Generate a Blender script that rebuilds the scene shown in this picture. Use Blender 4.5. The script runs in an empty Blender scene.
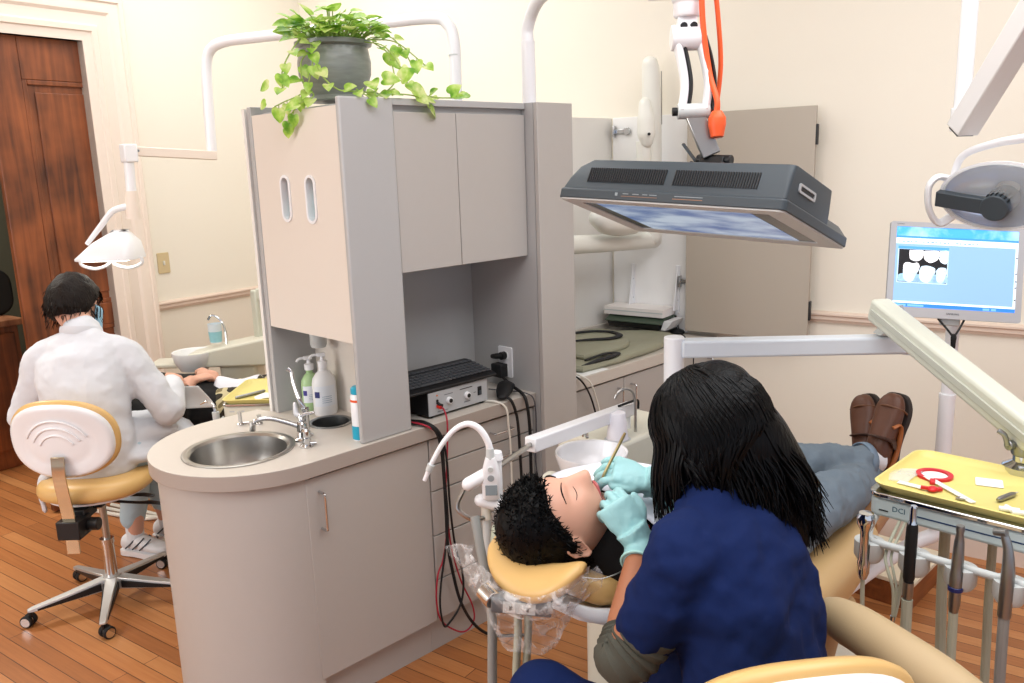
import bpy, bmesh, math, random
from mathutils import Vector, Matrix, Euler, noise
random.seed(7)
PI = math.pi
C = bpy.context.scene.collection
V = Vector

# ------------------------------------------------------------------ helpers
def lin(c):
    c = c / 255.0
    return c / 12.92 if c <= 0.04045 else ((c + 0.055) / 1.055) ** 2.4
def rgb(r, g, b): return (lin(r), lin(g), lin(b), 1.0)

def mat(name, col, rough=0.5, metal=0.0, bump=0.0, bscale=200.0, vary=0.0, vscale=6.0, coat=0.0, trans=0.0, ior=1.45, alpha=1.0, stretch=(1, 1, 1), sss=0.0, sheen=0.0, spec=0.5):
    m = bpy.data.materials.new(name); m.use_nodes = True
    nt = m.node_tree; b = nt.nodes['Principled BSDF']
    c = rgb(*col)
    b.inputs['Base Color'].default_value = c
    b.inputs['Roughness'].default_value = rough
    b.inputs['Metallic'].default_value = metal
    b.inputs['Coat Weight'].default_value = coat
    b.inputs['Transmission Weight'].default_value = trans
    b.inputs['IOR'].default_value = ior
    b.inputs['Alpha'].default_value = alpha
    b.inputs['Specular IOR Level'].default_value = spec
    b.inputs['Sheen Weight'].default_value = sheen
    if sss:
        b.inputs['Subsurface Weight'].default_value = sss
        b.inputs['Subsurface Radius'].default_value = (0.012, 0.005, 0.003)
    tc = nt.nodes.new('ShaderNodeTexCoord'); mp = nt.nodes.new('ShaderNodeMapping')
    mp.inputs['Scale'].default_value = stretch
    nt.links.new(tc.outputs['Object'], mp.inputs['Vector'])
    if vary:
        n = nt.nodes.new('ShaderNodeTexNoise'); n.inputs['Scale'].default_value = vscale; n.inputs['Detail'].default_value = 4
        nt.links.new(mp.outputs['Vector'], n.inputs['Vector'])
        mx = nt.nodes.new('ShaderNodeMix'); mx.data_type = 'RGBA'
        mx.inputs[6].default_value = tuple(v * (1 - vary) for v in c[:3]) + (1,)
        mx.inputs[7].default_value = tuple(min(1, v * (1 + vary)) for v in c[:3]) + (1,)
        nt.links.new(n.outputs['Fac'], mx.inputs[0]); nt.links.new(mx.outputs[2], b.inputs['Base Color'])
    if bump:
        n2 = nt.nodes.new('ShaderNodeTexNoise'); n2.inputs['Scale'].default_value = bscale; n2.inputs['Detail'].default_value = 3
        nt.links.new(mp.outputs['Vector'], n2.inputs['Vector'])
        bp = nt.nodes.new('ShaderNodeBump'); bp.inputs['Strength'].default_value = bump; bp.inputs['Distance'].default_value = 0.01
        nt.links.new(n2.outputs['Fac'], bp.inputs['Height']); nt.links.new(bp.outputs['Normal'], b.inputs['Normal'])
    return m

def emis(name, col, strength):
    m = bpy.data.materials.new(name); m.use_nodes = True
    b = m.node_tree.nodes['Principled BSDF']
    b.inputs['Base Color'].default_value = rgb(*col)
    b.inputs['Emission Color'].default_value = rgb(*col)
    b.inputs['Emission Strength'].default_value = strength
    return m

OFF = {}
def thing(name, label, cat, loc=(0, 0, 0), group=None):
    o = bpy.data.objects.new(name, None); C.objects.link(o)
    o.empty_display_size = 0.05
    o.location = loc; o['label'] = label; o['category'] = cat
    if group: o['group'] = group
    OFF[o] = V(loc)
    return o

def catmull(pts, k=6):
    pts = [V(p) for p in pts]
    if len(pts) < 3: return pts
    P = [pts[0] * 2 - pts[1]] + pts + [pts[-1] * 2 - pts[-2]]
    out = []
    for i in range(1, len(P) - 2):
        a, b, c, d = P[i - 1], P[i], P[i + 1], P[i + 2]
        for j in range(k):
            t = j / k
            out.append(0.5 * ((2 * b) + (c - a) * t + (2 * a - 5 * b + 4 * c - d) * t * t + (3 * b - a - 3 * c + d) * t ** 3))
    out.append(P[-2])
    return out
def lerp_list(v, n):
    if not isinstance(v, (list, tuple)): return [v] * n
    r = []
    for i in range(n):
        t = i / max(1, n - 1) * (len(v) - 1); k = min(int(t), len(v) - 2); f = t - k
        a, b = v[k], v[k + 1]
        if isinstance(a, (tuple, list)): r.append(tuple(a[q] + (b[q] - a[q]) * f for q in range(len(a))))
        else: r.append(a + (b - a) * f)
    return r

def axes(z, up=(0, 0, 1)):
    z = V(z).normalized(); up = V(up)
    if abs(z.dot(up)) > 0.98: up = V((1, 0, 0)) if abs(z.x) < 0.9 else V((0, 1, 0))
    x = up.cross(z).normalized(); y = z.cross(x)
    return x, y, z
def frame(loc, z=(0, 0, 1), up=(0, 0, 1)):
    x, y, z = axes(z, up)
    return Matrix(((x.x, y.x, z.x, loc[0]), (x.y, y.y, z.y, loc[1]), (x.z, y.z, z.z, loc[2]), (0, 0, 0, 1)))
def rotz(a, loc=(0, 0, 0)): return Matrix.Translation(loc) @ Matrix.Rotation(math.radians(a), 4, 'Z')

class G:
    """collects shapes into one mesh"""
    def __init__(s): s.bm = bmesh.new(); s.mi = 0
    def _f(s, vs):
        try:
            f = s.bm.faces.new(vs); f.material_index = s.mi; return f
        except ValueError: return None
    def box(s, a, b, M=None):
        x0, y0, z0 = a; x1, y1, z1 = b
        c = [(x0, y0, z0), (x1, y0, z0), (x1, y1, z0), (x0, y1, z0), (x0, y0, z1), (x1, y0, z1), (x1, y1, z1), (x0, y1, z1)]
        v = [s.bm.verts.new(M @ V(p) if M else V(p)) for p in c]
        for q in ((3, 2, 1, 0), (4, 5, 6, 7), (0, 1, 5, 4), (1, 2, 6, 5), (2, 3, 7, 6), (3, 0, 4, 7)): s._f([v[i] for i in q])
        return s
    def cbox(s, c, d, M=None):
        return s.box((c[0] - d[0] / 2, c[1] - d[1] / 2, c[2] - d[2] / 2), (c[0] + d[0] / 2, c[1] + d[1] / 2, c[2] + d[2] / 2), M)
    def bar(s, a, b, w, h, up=(0, 0, 1)):
        """rectangular bar from a to b; w sideways, h along up"""
        a, b = V(a), V(b); M = frame(a, b - a, up); L = (b - a).length
        return s.box((-w / 2, -h / 2, 0), (w / 2, h / 2, L), M)
    def rings(s, R, cap=True, close=False):
        rs = [[s.bm.verts.new(p) for p in r] for r in R]; n = len(rs[0])
        last = len(rs) if close else len(rs) - 1
        for i in range(last):
            a, b = rs[i], rs[(i + 1) % len(rs)]
            for j in range(n): s._f((a[j], a[(j + 1) % n], b[(j + 1) % n], b[j]))
        if cap and not close: s._f(rs[0][::-1]); s._f(rs[-1])
        return s
    def cyl(s, a, b, r, r2=None, n=24, cap=True):
        a, b = V(a), V(b); r2 = r if r2 is None else r2; x, y, z = axes(b - a)
        return s.rings([[p + (x * math.cos(2 * PI * k / n) + y * math.sin(2 * PI * k / n)) * q for k in range(n)] for p, q in ((a, r), (b, r2))], cap)
    def tube(s, pts, r, n=12, smooth=6, up=None, cap=True, tip=False):
        """r: radius, list of radii, or list of (rx, ry); up keeps the ellipse's y direction"""
        P = catmull(pts, smooth) if smooth else [V(p) for p in pts]
        rr = lerp_list(r, len(P)); R = []; px = None
        for i, p in enumerate(P):
            t = (P[min(i + 1, len(P) - 1)] - P[max(i - 1, 0)])
            if t.length < 1e-9: t = V((0, 0, 1))
            t.normalize()
            if up is not None: x, y, z = axes(t, up)
            elif px is None: x, y, z = axes(t)
            else:
                x = px - t * px.dot(t)
                if x.length < 1e-6: x, _, _ = axes(t)
                x.normalize(); y = t.cross(x)
            px = x
            q = rr[i]; rx, ry = (q if isinstance(q, tuple) else (q, q))
            R.append([p + x * rx * math.cos(2 * PI * k / n) + y * ry * math.sin(2 * PI * k / n) for k in range(n)])
        if tip:
            for end, sg in ((0, -1), (-1, 1)):
                base = R[end]; c = sum(base, V()) / n
                other = R[1] if end == 0 else R[-2]; d = (c - sum(other, V()) / n)
                if d.length < 1e-9: continue
                d.normalize(); rad = sum(((p - c).length for p in base)) / n
                add = []
                for f in (30, 60, 80):
                    a = math.radians(f); add.append([c + (p - c) * math.cos(a) + d * rad * math.sin(a) for p in base])
                R = (add[::-1] + R) if end == 0 else (R + add)
        return s.rings(R, cap)
    def lathe(s, prof, M=None, n=32, cap=False):
        M = M or Matrix(); R = [[M @ V((r * math.cos(2 * PI * k / n), r * math.sin(2 * PI * k / n), z)) for k in range(n)] for r, z in prof]
        return s.rings(R, cap)
    def prism(s, poly, z0, z1, M=None):
        M = M or Matrix()
        return s.rings([[M @ V((x, y, z)) for x, y in poly] for z in (z0, z1)], True)
    def ell(s, c, r, M=None, n=20, m=12):
        M = M or Matrix(); c = V(c); R = []
        for i in range(1, m):
            a = PI * i / m - PI / 2
            R.append([M @ (c + V((r[0] * math.cos(a) * math.cos(2 * PI * k / n), r[1] * math.cos(a) * math.sin(2 * PI * k / n), r[2] * math.sin(a)))) for k in range(n)])
        return s.rings(R, True)
    def quad(s, *p):
        s._f([s.bm.verts.new(V(q)) for q in p]); return s
    def grid(s, fn, nu, nv):
        g = [[s.bm.verts.new(V(fn(i / nu, j / nv))) for j in range(nv + 1)] for i in range(nu + 1)]
        for i in range(nu):
            for j in range(nv): s._f((g[i][j], g[i + 1][j], g[i + 1][j + 1], g[i][j + 1]))
        return s
    def build(s, name, m, parent=None, loc=None, label=None, cat=None, group=None, kind=None, bevel=0.0, seg=2, smooth=35, subsurf=0, solid=0.0, remesh=0.0, sm=0, fix=True):
        if fix: bmesh.ops.recalc_face_normals(s.bm, faces=s.bm.faces[:])
        off = OFF[parent] if parent is not None else V(loc or (0, 0, 0))
        bmesh.ops.translate(s.bm, verts=s.bm.verts[:], vec=-off)
        me = bpy.data.meshes.new(name); s.bm.to_mesh(me); s.bm.free()
        for mm in (m if isinstance(m, (list, tuple)) else [m]): me.materials.append(mm)
        if smooth:
            me.polygons.foreach_set('use_smooth', [True] * len(me.polygons))
            me.set_sharp_from_angle(angle=math.radians(smooth))
        o = bpy.data.objects.new(name, me); C.objects.link(o)
        if parent is not None: o.parent = parent
        else: o.location = off
        OFF[o] = off
        if label: o['label'] = label
        if cat: o['category'] = cat
        if group: o['group'] = group
        if kind: o['kind'] = kind
        if solid:
            d = o.modifiers.new('solid', 'SOLIDIFY'); d.thickness = solid; d.offset = 0
        if remesh:
            d = o.modifiers.new('remesh', 'REMESH'); d.mode = 'VOXEL'; d.voxel_size = remesh; d.use_smooth_shade = True
        if sm:
            d = o.modifiers.new('smooth', 'SMOOTH'); d.iterations = sm; d.factor = 0.5
        if bevel:
            d = o.modifiers.new('bevel', 'BEVEL'); d.width = bevel; d.segments = seg; d.limit_method = 'ANGLE'; d.angle_limit = math.radians(40); d.harden_normals = False
        if subsurf:
            d = o.modifiers.new('subsurf', 'SUBSURF'); d.levels = subsurf; d.render_levels = subsurf
        return o

def displace(o, strength, scale, name='folds', tex='CLOUDS', mid=0.5):
    t = bpy.data.textures.new(name, tex)
    t.noise_scale = scale
    d = o.modifiers.new(name, 'DISPLACE'); d.texture = t; d.strength = strength; d.mid_level = mid; d.texture_coords = 'LOCAL'
    return d
def rrect(w, h, r, n=6, cx=0, cy=0):
    out = []
    for sx, sy, a0 in ((1, 1, 0), (-1, 1, 90), (-1, -1, 180), (1, -1, 270)):
        for k in range(n + 1):
            a = math.radians(a0 + 90 * k / n)
            out.append((cx + sx * (w / 2 - r) + r * math.cos(a), cy + sy * (h / 2 - r) + r * math.sin(a)))
    return out
def copy_tree(o, loc=None, rot=None, label=None, parent=None):
    c = o.copy(); C.objects.link(c); OFF[c] = OFF.get(o, V())
    if parent is not None: c.parent = parent
    for ch in list(o.children): copy_tree(ch, parent=c)
    if loc is not None: c.location = loc
    if rot is not None: c.rotation_euler = rot
    if label: c['label'] = label
    return c
def text_mesh(body, size, M, m, parent, name='lettering', ext=0.0004, align='CENTER'):
    cu = bpy.data.curves.new(name, 'FONT'); cu.body = body; cu.size = size; cu.extrude = ext; cu.align_x = align; cu.align_y = 'CENTER'; cu.resolution_u = 2
    tmp = bpy.data.objects.new('tmp_text', cu); C.objects.link(tmp)
    dg = bpy.context.evaluated_depsgraph_get(); me = bpy.data.meshes.new_from_object(tmp.evaluated_get(dg))
    bpy.data.objects.remove(tmp); bpy.data.curves.remove(cu)
    me.transform(Matrix.Translation(-OFF[parent]) @ M); me.materials.clear(); me.materials.append(m)
    o = bpy.data.objects.new(name, me); C.objects.link(o); o.parent = parent; OFF[o] = OFF[parent]
    return o

# ------------------------------------------------------------------ camera
cam = bpy.data.cameras.new('camera'); co = bpy.data.objects.new('camera', cam); C.objects.link(co)
cam.sensor_width = 36; cam.lens = 832.646 * 36 / 1024; cam.clip_start = 0.05
rx = V((0.70487307, -0.70861593, -0.03189696)); dn = V((-0.16918608, -0.12428245, -0.9777167)); fw = V((0.68886139, 0.6945627, -0.2074913))
co.matrix_world = Matrix(((rx.x, -dn.x, -fw.x, 0), (rx.y, -dn.y, -fw.y, 0), (rx.z, -dn.z, -fw.z, 1.78), (0, 0, 0, 1)))
bpy.context.scene.camera = co
# ------------------------------------------------------------------ materials
M_wall = mat('cream_wall_paint', (236, 229, 214), 0.75, bump=0.03, bscale=60, vary=0.02, vscale=2)
M_trim = mat('cream_trim_paint', (234, 220, 206), 0.5, bump=0.02, bscale=40)
M_rail = mat('chair_rail_paint', (220, 200, 184), 0.5)
M_ceil = mat('ceiling_paint', (238, 234, 224), 0.85)
M_lam = mat('warm_grey_laminate', (180, 175, 170), 0.42, bump=0.015, bscale=500, vary=0.015, vscale=30)
M_lamd = mat('grey_laminate', (176, 175, 174), 0.45, bump=0.015, bscale=500)
M_count = mat('beige_counter_laminate', (202, 194, 184), 0.33, vary=0.03, vscale=150)
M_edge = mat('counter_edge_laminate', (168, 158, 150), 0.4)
M_beige = mat('beige_door_laminate', (222, 213, 202), 0.45, bump=0.01, bscale=400)
M_white = mat('white_enamel', (236, 236, 238), 0.28, coat=0.2)
M_cream = mat('cream_plastic', (222, 220, 204), 0.35)
M_ivory = mat('ivory_plastic', (226, 222, 210), 0.4)
M_lgrey = mat('pale_grey_plastic', (196, 200, 198), 0.4)
M_steel = mat('brushed_steel', (178, 176, 172), 0.28, 1.0, bump=0.02, bscale=300, stretch=(1, 1, 0.05))
M_chrome = mat('chrome', (205, 206, 208), 0.09, 1.0)
M_dsteel = mat('dark_steel', (150, 152, 152), 0.34, 1.0)
M_black = mat('black_plastic', (22, 22, 24), 0.42)
M_blackr = mat('black_rubber', (16, 16, 17), 0.6)
M_charcoal = mat('charcoal_plastic', (58, 66, 72), 0.42, bump=0.01, bscale=900)
M_tan = mat('tan_vinyl', (204, 170, 120), 0.38, bump=0.02, bscale=250, vary=0.03, vscale=8)
M_tan2 = mat('golden_tan_vinyl', (216, 176, 112), 0.36, bump=0.02, bscale=250)
M_beigev = mat('beige_vinyl', (188, 164, 126), 0.5, bump=0.02, bscale=300)
M_red = mat('red_plastic', (206, 30, 40), 0.35)
M_orange = mat('orange_cord_plastic', (238, 92, 40), 0.45)
M_yellow = mat('yellow_tray_plastic', (222, 208, 126), 0.4, vary=0.02, vscale=20)
M_paper = mat('white_paper', (236, 236, 234), 0.8)
M_clear = mat('clear_plastic', (240, 244, 244), 0.15, alpha=0.32)
M_skin = mat('light_skin', (216, 164, 140), 0.48, bump=0.02, bscale=250, vary=0.05, vscale=25, sss=0.06)
M_skin2 = mat('brown_skin', (164, 106, 76), 0.5, bump=0.02, bscale=250, vary=0.05, vscale=25, sss=0.04)
M_lip = mat('lip_skin', (186, 96, 96), 0.35)
M_hair = mat('black_hair', (3, 3, 4), 0.42, bump=0.25, bscale=160, stretch=(1, 1, 0.08), spec=0.16)
M_hairb = mat('dark_brown_hair', (24, 16, 12), 0.55, bump=0.5, bscale=120, stretch=(1, 1, 0.3), spec=0.2)
M_navy = mat('navy_scrub_cotton', (15, 31, 74), 0.9, bump=0.06, bscale=500, vary=0.12, vscale=9, spec=0.2)
M_olive = mat('olive_grey_knit', (72, 71, 62), 0.9, bump=0.15, bscale=200, stretch=(1, 1, 3))
M_glove = mat('aqua_nitrile', (156, 204, 206), 0.5, bump=0.05, bscale=120, vary=0.05, vscale=30)
M_mask = mat('pale_blue_mask', (150, 194, 220), 0.85)
M_coat = mat('white_coat_cotton', (212, 214, 220), 0.85, bump=0.05, bscale=300, sheen=0.1)
M_denim = mat('blue_denim', (112, 126, 138), 0.9, bump=0.08, bscale=700, vary=0.3, vscale=7)
M_scrub = mat('pale_blue_cotton', (176, 198, 208), 0.85)
M_blackc = mat('black_cotton', (14, 13, 14), 0.9, bump=0.05, bscale=300)
M_brownl = mat('brown_leather', (88, 52, 34), 0.42, bump=0.06, bscale=200, vary=0.2, vscale=30)
M_tanl = mat('tan_leather_strip', (160, 92, 46), 0.45)
M_sole = mat('dark_rubber_sole', (44, 34, 30), 0.7)
M_sock = mat('white_sock', (226, 228, 232), 0.9, bump=0.1, bscale=200)
M_apron = mat('green_vinyl_apron', (150, 149, 128), 0.55, bump=0.04, bscale=60)

def wood_floor():
    m = bpy.data.materials.new('wood_plank_floor'); m.use_nodes = True; nt = m.node_tree; b = nt.nodes['Principled BSDF']
    N = nt.nodes.new; L = nt.links.new
    tc = N('ShaderNodeTexCoord'); mp = N('ShaderNodeMapping'); mp.inputs['Rotation'].default_value = (0, 0, math.radians(-100))
    L(tc.outputs['Object'], mp.inputs['Vector'])
    br = N('ShaderNodeTexBrick'); br.offset = 0.37; br.inputs['Scale'].default_value = 1
    br.inputs['Brick Width'].default_value = 1.7; br.inputs['Row Height'].default_value = 0.064; br.inputs['Mortar Size'].default_value = 0.0016; br.inputs['Mortar Smooth'].default_value = 0.3; br.inputs['Bias'].default_value = 0
    br.inputs['Color1'].default_value = (0, 0, 0, 1); br.inputs['Color2'].default_value = (1, 1, 1, 1); br.inputs['Mortar'].default_value = (0.5, 0.5, 0.5, 1)
    L(mp.outputs['Vector'], br.inputs['Vector'])
    mp2 = N('ShaderNodeMapping'); mp2.inputs['Scale'].default_value = (1.2, 28, 1); L(mp.outputs['Vector'], mp2.inputs['Vector'])
    n = N('ShaderNodeTexNoise'); n.inputs['Scale'].default_value = 2.2; n.inputs['Detail'].default_value = 8; n.inputs['Roughness'].default_value = 0.65
    L(mp2.outputs['Vector'], n.inputs['Vector'])
    n3 = N('ShaderNodeTexNoise'); n3.inputs['Scale'].default_value = 1.6; L(mp.outputs['Vector'], n3.inputs['Vector'])
    r = N('ShaderNodeValToRGB'); e = r.color_ramp.elements
    e[0].position = 0.0; e[0].color = rgb(112, 66, 36); e[1].position = 1.0; e[1].color = rgb(210, 152, 98)
    k = r.color_ramp.elements.new(0.5); k.color = rgb(176, 112, 64)
    a1 = N('ShaderNodeMath'); a1.operation = 'MULTIPLY'; a1.inputs[1].default_value = 0.42; L(br.outputs['Color'], a1.inputs[0])
    a2 = N('ShaderNodeMath'); a2.operation = 'MULTIPLY_ADD'; a2.inputs[1].default_value = 0.5; L(n.outputs['Fac'], a2.inputs[0]); L(a1.outputs[0], a2.inputs[2])
    a3 = N('ShaderNodeMath'); a3.operation = 'MULTIPLY_ADD'; a3.inputs[1].default_value = 0.16; L(n3.outputs['Fac'], a3.inputs[0]); L(a2.outputs[0], a3.inputs[2])
    L(a3.outputs[0], r.inputs['Fac'])
    mx = N('ShaderNodeMix'); mx.data_type = 'RGBA'; mx.inputs[7].default_value = rgb(64, 30, 14)
    L(br.outputs['Fac'], mx.inputs[0]); L(r.outputs['Color'], mx.inputs[6]); L(mx.outputs[2], b.inputs['Base Color'])
    b.inputs['Roughness'].default_value = 0.36
    bp = N('ShaderNodeBump'); bp.inputs['Strength'].default_value = 0.25; bp.inputs['Distance'].default_value = 0.004; bp.invert = True
    L(br.outputs['Fac'], bp.inputs['Height']); L(bp.outputs['Normal'], b.inputs['Normal'])
    return m
M_floor = wood_floor()
def dark_wood(name, c1, c2, sc=(14, 14, 0.9), rough=0.4):
    m = bpy.data.materials.new(name); m.use_nodes = True; nt = m.node_tree; b = nt.nodes['Principled BSDF']
    N = nt.nodes.new; L = nt.links.new
    tc = N('ShaderNodeTexCoord'); mp = N('ShaderNodeMapping'); mp.inputs['Scale'].default_value = sc; L(tc.outputs['Object'], mp.inputs['Vector'])
    n = N('ShaderNodeTexNoise'); n.inputs['Scale'].default_value = 1.6; n.inputs['Detail'].default_value = 6; n.inputs['Distortion'].default_value = 1.2; L(mp.outputs['Vector'], n.inputs['Vector'])
    n2 = N('ShaderNodeTexNoise'); n2.inputs['Scale'].default_value = 4; n2.inputs['Detail'].default_value = 3; L(tc.outputs['Object'], n2.inputs['Vector'])
    a = N('ShaderNodeMath'); a.operation = 'MULTIPLY_ADD'; a.inputs[1].default_value = 0.55; L(n2.outputs['Fac'], a.inputs[0])
    a0 = N('ShaderNodeMath'); a0.operation = 'MULTIPLY'; a0.inputs[1].default_value = 0.5; L(n.outputs['Fac'], a0.inputs[0]); L(a0.outputs[0], a.inputs[2])
    r = N('ShaderNodeValToRGB'); e = r.color_ramp.elements; e[0].position = 0.36; e[0].color = rgb(*c1); e[1].position = 0.7; e[1].color = rgb(*c2)
    L(a.outputs[0], r.inputs['Fac']); L(r.outputs['Color'], b.inputs['Base Color']); b.inputs['Roughness'].default_value = rough
    return m
M_door = dark_wood('stained_door_wood', (66, 32, 16), (152, 84, 44))
M_plinth = dark_wood('plinth_wood', (110, 58, 26), (158, 92, 46), (2, 14, 14))
M_ply = dark_wood('plywood_strip', (168, 118, 66), (206, 158, 100), (3, 40, 3))

# ------------------------------------------------------------------ room shell
A10 = math.radians(10)
WR = Matrix(((-math.sin(A10), math.cos(A10), 0, 3.858), (math.cos(A10), math.sin(A10), 0, 1.06), (0, 0, 1, 0), (0, 0, 0, 1)))   # u along the wall, v outward, z up
A9 = math.radians(9.3); WL = Matrix(((math.cos(A9), -math.sin(A9), 0, 1.916), (math.sin(A9), math.cos(A9), 0, 4.862), (0, 0, 1, 0), (0, 0, 0, 1)))
CEIL = 3.3
G().box((-6, -6, -0.06), (7, 9.5, 0)).build('floor', M_floor, kind='structure', smooth=0)
G().box((-6, -6, CEIL), (7, 9.5, CEIL + 0.06)).build('ceiling', M_ceil, kind='structure', smooth=0)
G().box((-5.0, 0, 0), (4.25, 0.14, CEIL), WR).build('wall_right', M_wall, kind='structure', smooth=0)
g = G(); g.box((-0.235, 0, 0), (1.5, 0.14, CEIL), WL); g.box((-1.95, 0, 2.488), (-0.235, 0.14, CEIL), WL); g.box((-6, 0, 0), (-1.95, 0.14, CEIL), WL)
g.build('wall_left', M_wall, kind='structure', smooth=0)
# door casing: stepped moulding swept round the opening
prof = [(0, 0.14), (0, -0.004), (0.045, -0.012), (0.05, -0.022), (0.075, -0.026), (0.085, -0.014), (0.10, -0.014), (0.135, -0.018), (0.15, -0.03), (0.18, -0.034), (0.20, -0.03), (0.205, -0.042), (0.225, -0.042), (0.235, -0.03), (0.235, 0.0)]
g = G(); R = []
for st in range(4):
    r = []
    for o, h in prof:
        z = (0, 2.488 + o, 2.488 + o, 0)[st]; u = (-0.235 + o, -0.235 + o, -1.95 - o, -1.95 - o)[st]
        r.append(WL @ V((u, h, z)))
    R.append(r)
g.rings(R, True); g.build('trim_1', M_trim, kind='structure', smooth=20)
def rail(name, Mx, u0, u1):
    p = [(0, 1.012), (-0.012, 1.012), (-0.016, 1.022), (-0.022, 1.026), (-0.022, 1.042), (-0.03, 1.048), (-0.03, 1.056), (-0.02, 1.062), (0, 1.064)]
    G().rings([[Mx @ V((u, y, z)) for y, z in p] for u in (u0, u1)]).build(name, M_rail, kind='structure', smooth=15)
rail('trim_2', WL, 0.0, 1.36); rail('trim_3', WR, -4.9, 0.71)
def skirt(name, Mx, u0, u1):
    p = [(0, 0), (-0.02, 0), (-0.02, 0.15), (-0.014, 0.16), (-0.014, 0.175), (-0.006, 0.185), (0, 0.187)]
    G().rings([[Mx @ V((u, y, z)) for y, z in p] for u in (u0, u1)]).build(name, M_trim, kind='structure', smooth=15)
skirt('baseboard_left', WL, 0.0, 1.36); skirt('baseboard_right', WR, -4.9, 4.06)
# pocket door leaf, half drawn out of the right jamb
g = G(); D = WL @ Matrix.Translation((0, 0.07, 0))
u0, u1 = -0.705, 0.3
g.box((u0, -0.02, 0.01), (u0 + 0.16, 0.02, 2.50), D)
for z0, z1 in ((0.01, 0.24), (0.98, 1.10), (2.28, 2.50)): g.box((u0 + 0.16, -0.02, z0), (u1, 0.02, z1), D)
for z0, z1 in ((0.24, 0.98), (1.10, 2.28)):
    g.box((u0 + 0.16, -0.004, z0), (u1, 0.004, z1), D)
    g.box((u0 + 0.16, -0.018, z0), (u0 + 0.185, -0.004, z1), D); g.box((u0 + 0.185, -0.018, z1 - 0.025), (u1, -0.004, z1), D); g.box((u0 + 0.185, -0.018, z0), (u1, -0.004, z0 + 0.025), D)
    g.box((u0 + 0.22, -0.012, z0 + 0.06), (u1, -0.004, z1 - 0.06), D)
g.build('door_1', M_door, kind='structure', bevel=0.004)
# dim room beyond the doorway
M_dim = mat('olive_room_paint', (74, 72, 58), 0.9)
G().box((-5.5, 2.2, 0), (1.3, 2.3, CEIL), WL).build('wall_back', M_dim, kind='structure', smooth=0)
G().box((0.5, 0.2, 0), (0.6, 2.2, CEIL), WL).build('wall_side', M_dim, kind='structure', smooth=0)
# wall switch plate
g = G(); D = WL @ Matrix.Translation((0.075, 0, 1.285))
g.prism(rrect(0.075, 0.12, 0.006), 0, 0.007, D @ Matrix.Rotation(PI / 2, 4, 'X'))
sw = g.build('switch_plate', mat('tan_plate', (206, 186, 144), 0.5), loc=D @ V((0, 0, 0)), label='beige switch plate on the cream wall right of the doorway', cat='switch', bevel=0.002)
g = G(); g.box((-0.006, -0.014, -0.012), (0.006, -0.004, 0.012), D); g.build('toggle', M_ivory, sw, bevel=0.002)

# cabinet far behind the doorway, and a chair back showing over it
D = WL @ Matrix.Translation((-0.74, 1.25, 0))
t = thing('sideboard', 'dark red-brown wooden sideboard in the dim room beyond the doorway', 'sideboard', tuple(D @ V((0, 0, 0))))
G().box((-0.9, -0.2, 0.0), (0.42, 0.3, 0.9), D).build('body', M_door, t, bevel=0.004)
g = G(); g.box((-0.93, -0.23, 0.9), (0.45, 0.32, 0.94), D); g.build('top', dark_wood('sideboard_top_wood', (96, 52, 32), (170, 120, 86)), t, bevel=0.005)
for k in range(3):
    g = G(); g.box((-0.88 + k * 0.43, -0.22, 0.12), (-0.47 + k * 0.43, -0.2, 0.86), D); g.build('door', M_door, t, bevel=0.006)
g = G(); g.prism(rrect(0.42, 0.30, 0.10), -0.03, 0.03, D @ Matrix.Translation((0.30, 0.02, 1.09)) @ Matrix.Rotation(PI / 2, 4, 'X'))
g.build('chairback', M_blackr, loc=tuple(D @ V((0.30, 0.02, 0.94))), label='black rounded cushion showing over the sideboard beyond the doorway', cat='chairback', bevel=0.02, seg=4)
# ------------------------------------------------------------------ peninsula of cabinets
def plate_holes(g, outer, holes, z0, z1, M=None):
    """flat slab with holes: outer and holes are 2-D loops"""
    M = M or Matrix(); bm = g.bm
    loops = [outer] + holes; tops = []; bots = []
    for z, store in ((z1, tops), (z0, bots)):
        es = []
        for lp in loops:
            vs = [bm.verts.new(M @ V((x, y, z))) for x, y in lp]; store.append(vs)
            es += [bm.edges.new((vs[i], vs[(i + 1) % len(vs)])) for i in range(len(vs))]
        bmesh.ops.triangle_fill(bm, use_beauty=True, use_dissolve=False, edges=es, normal=M.to_3x3() @ V((0, 0, 1)))
    for a, b in zip(tops, bots):
        for i in range(len(a)): g._f((a[i], a[(i + 1) % len(a)], b[(i + 1) % len(a)], b[i]))
    return g
def circ(cx, cy, r, n=48): return [(cx + r * math.cos(2 * PI * k / n), cy + r * math.sin(2 * PI * k / n)) for k in range(n)]
def wire_pull(a, b, out, r, name, parent, m=M_chrome):
    a, b, out = V(a), V(b), V(out); d = (b - a).normalized() * r * 2.5
    g = G(); g.tube([a, a + out * 0.7, a + out + d * 0.4, a + out + d * 1.6, b + out - d * 1.6, b + out - d * 0.4, b + out * 0.7, b], r, 10, 5); return g.build(name, m, parent)

CT = 0.90
arc = [(1.27 + 0.34 * math.cos(a), 2.52 + 0.34 * math.sin(a)) for a in [math.radians(90 + 180 * k / 32) for k in range(33)]]
outer = [(2.29, 2.785), (1.484, 2.785), (1.46, 2.86)] + arc + [(2.29, 2.185)]
SINK = (1.185, 2.475); WASTE = (1.545, 2.492)
g = G(); plate_holes(g, outer, [circ(*SINK, 0.166)[::-1], circ(*WASTE, 0.068)[::-1]], CT - 0.05, CT)
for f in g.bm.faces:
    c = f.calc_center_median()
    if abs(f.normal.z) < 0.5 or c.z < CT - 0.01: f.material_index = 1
g.build('countertop', [M_count, M_edge], label='beige laminate countertop with a rounded end around the steel sink', cat='countertop', loc=(1.3, 2.5, CT - 0.05), smooth=25, bevel=0.002)

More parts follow.
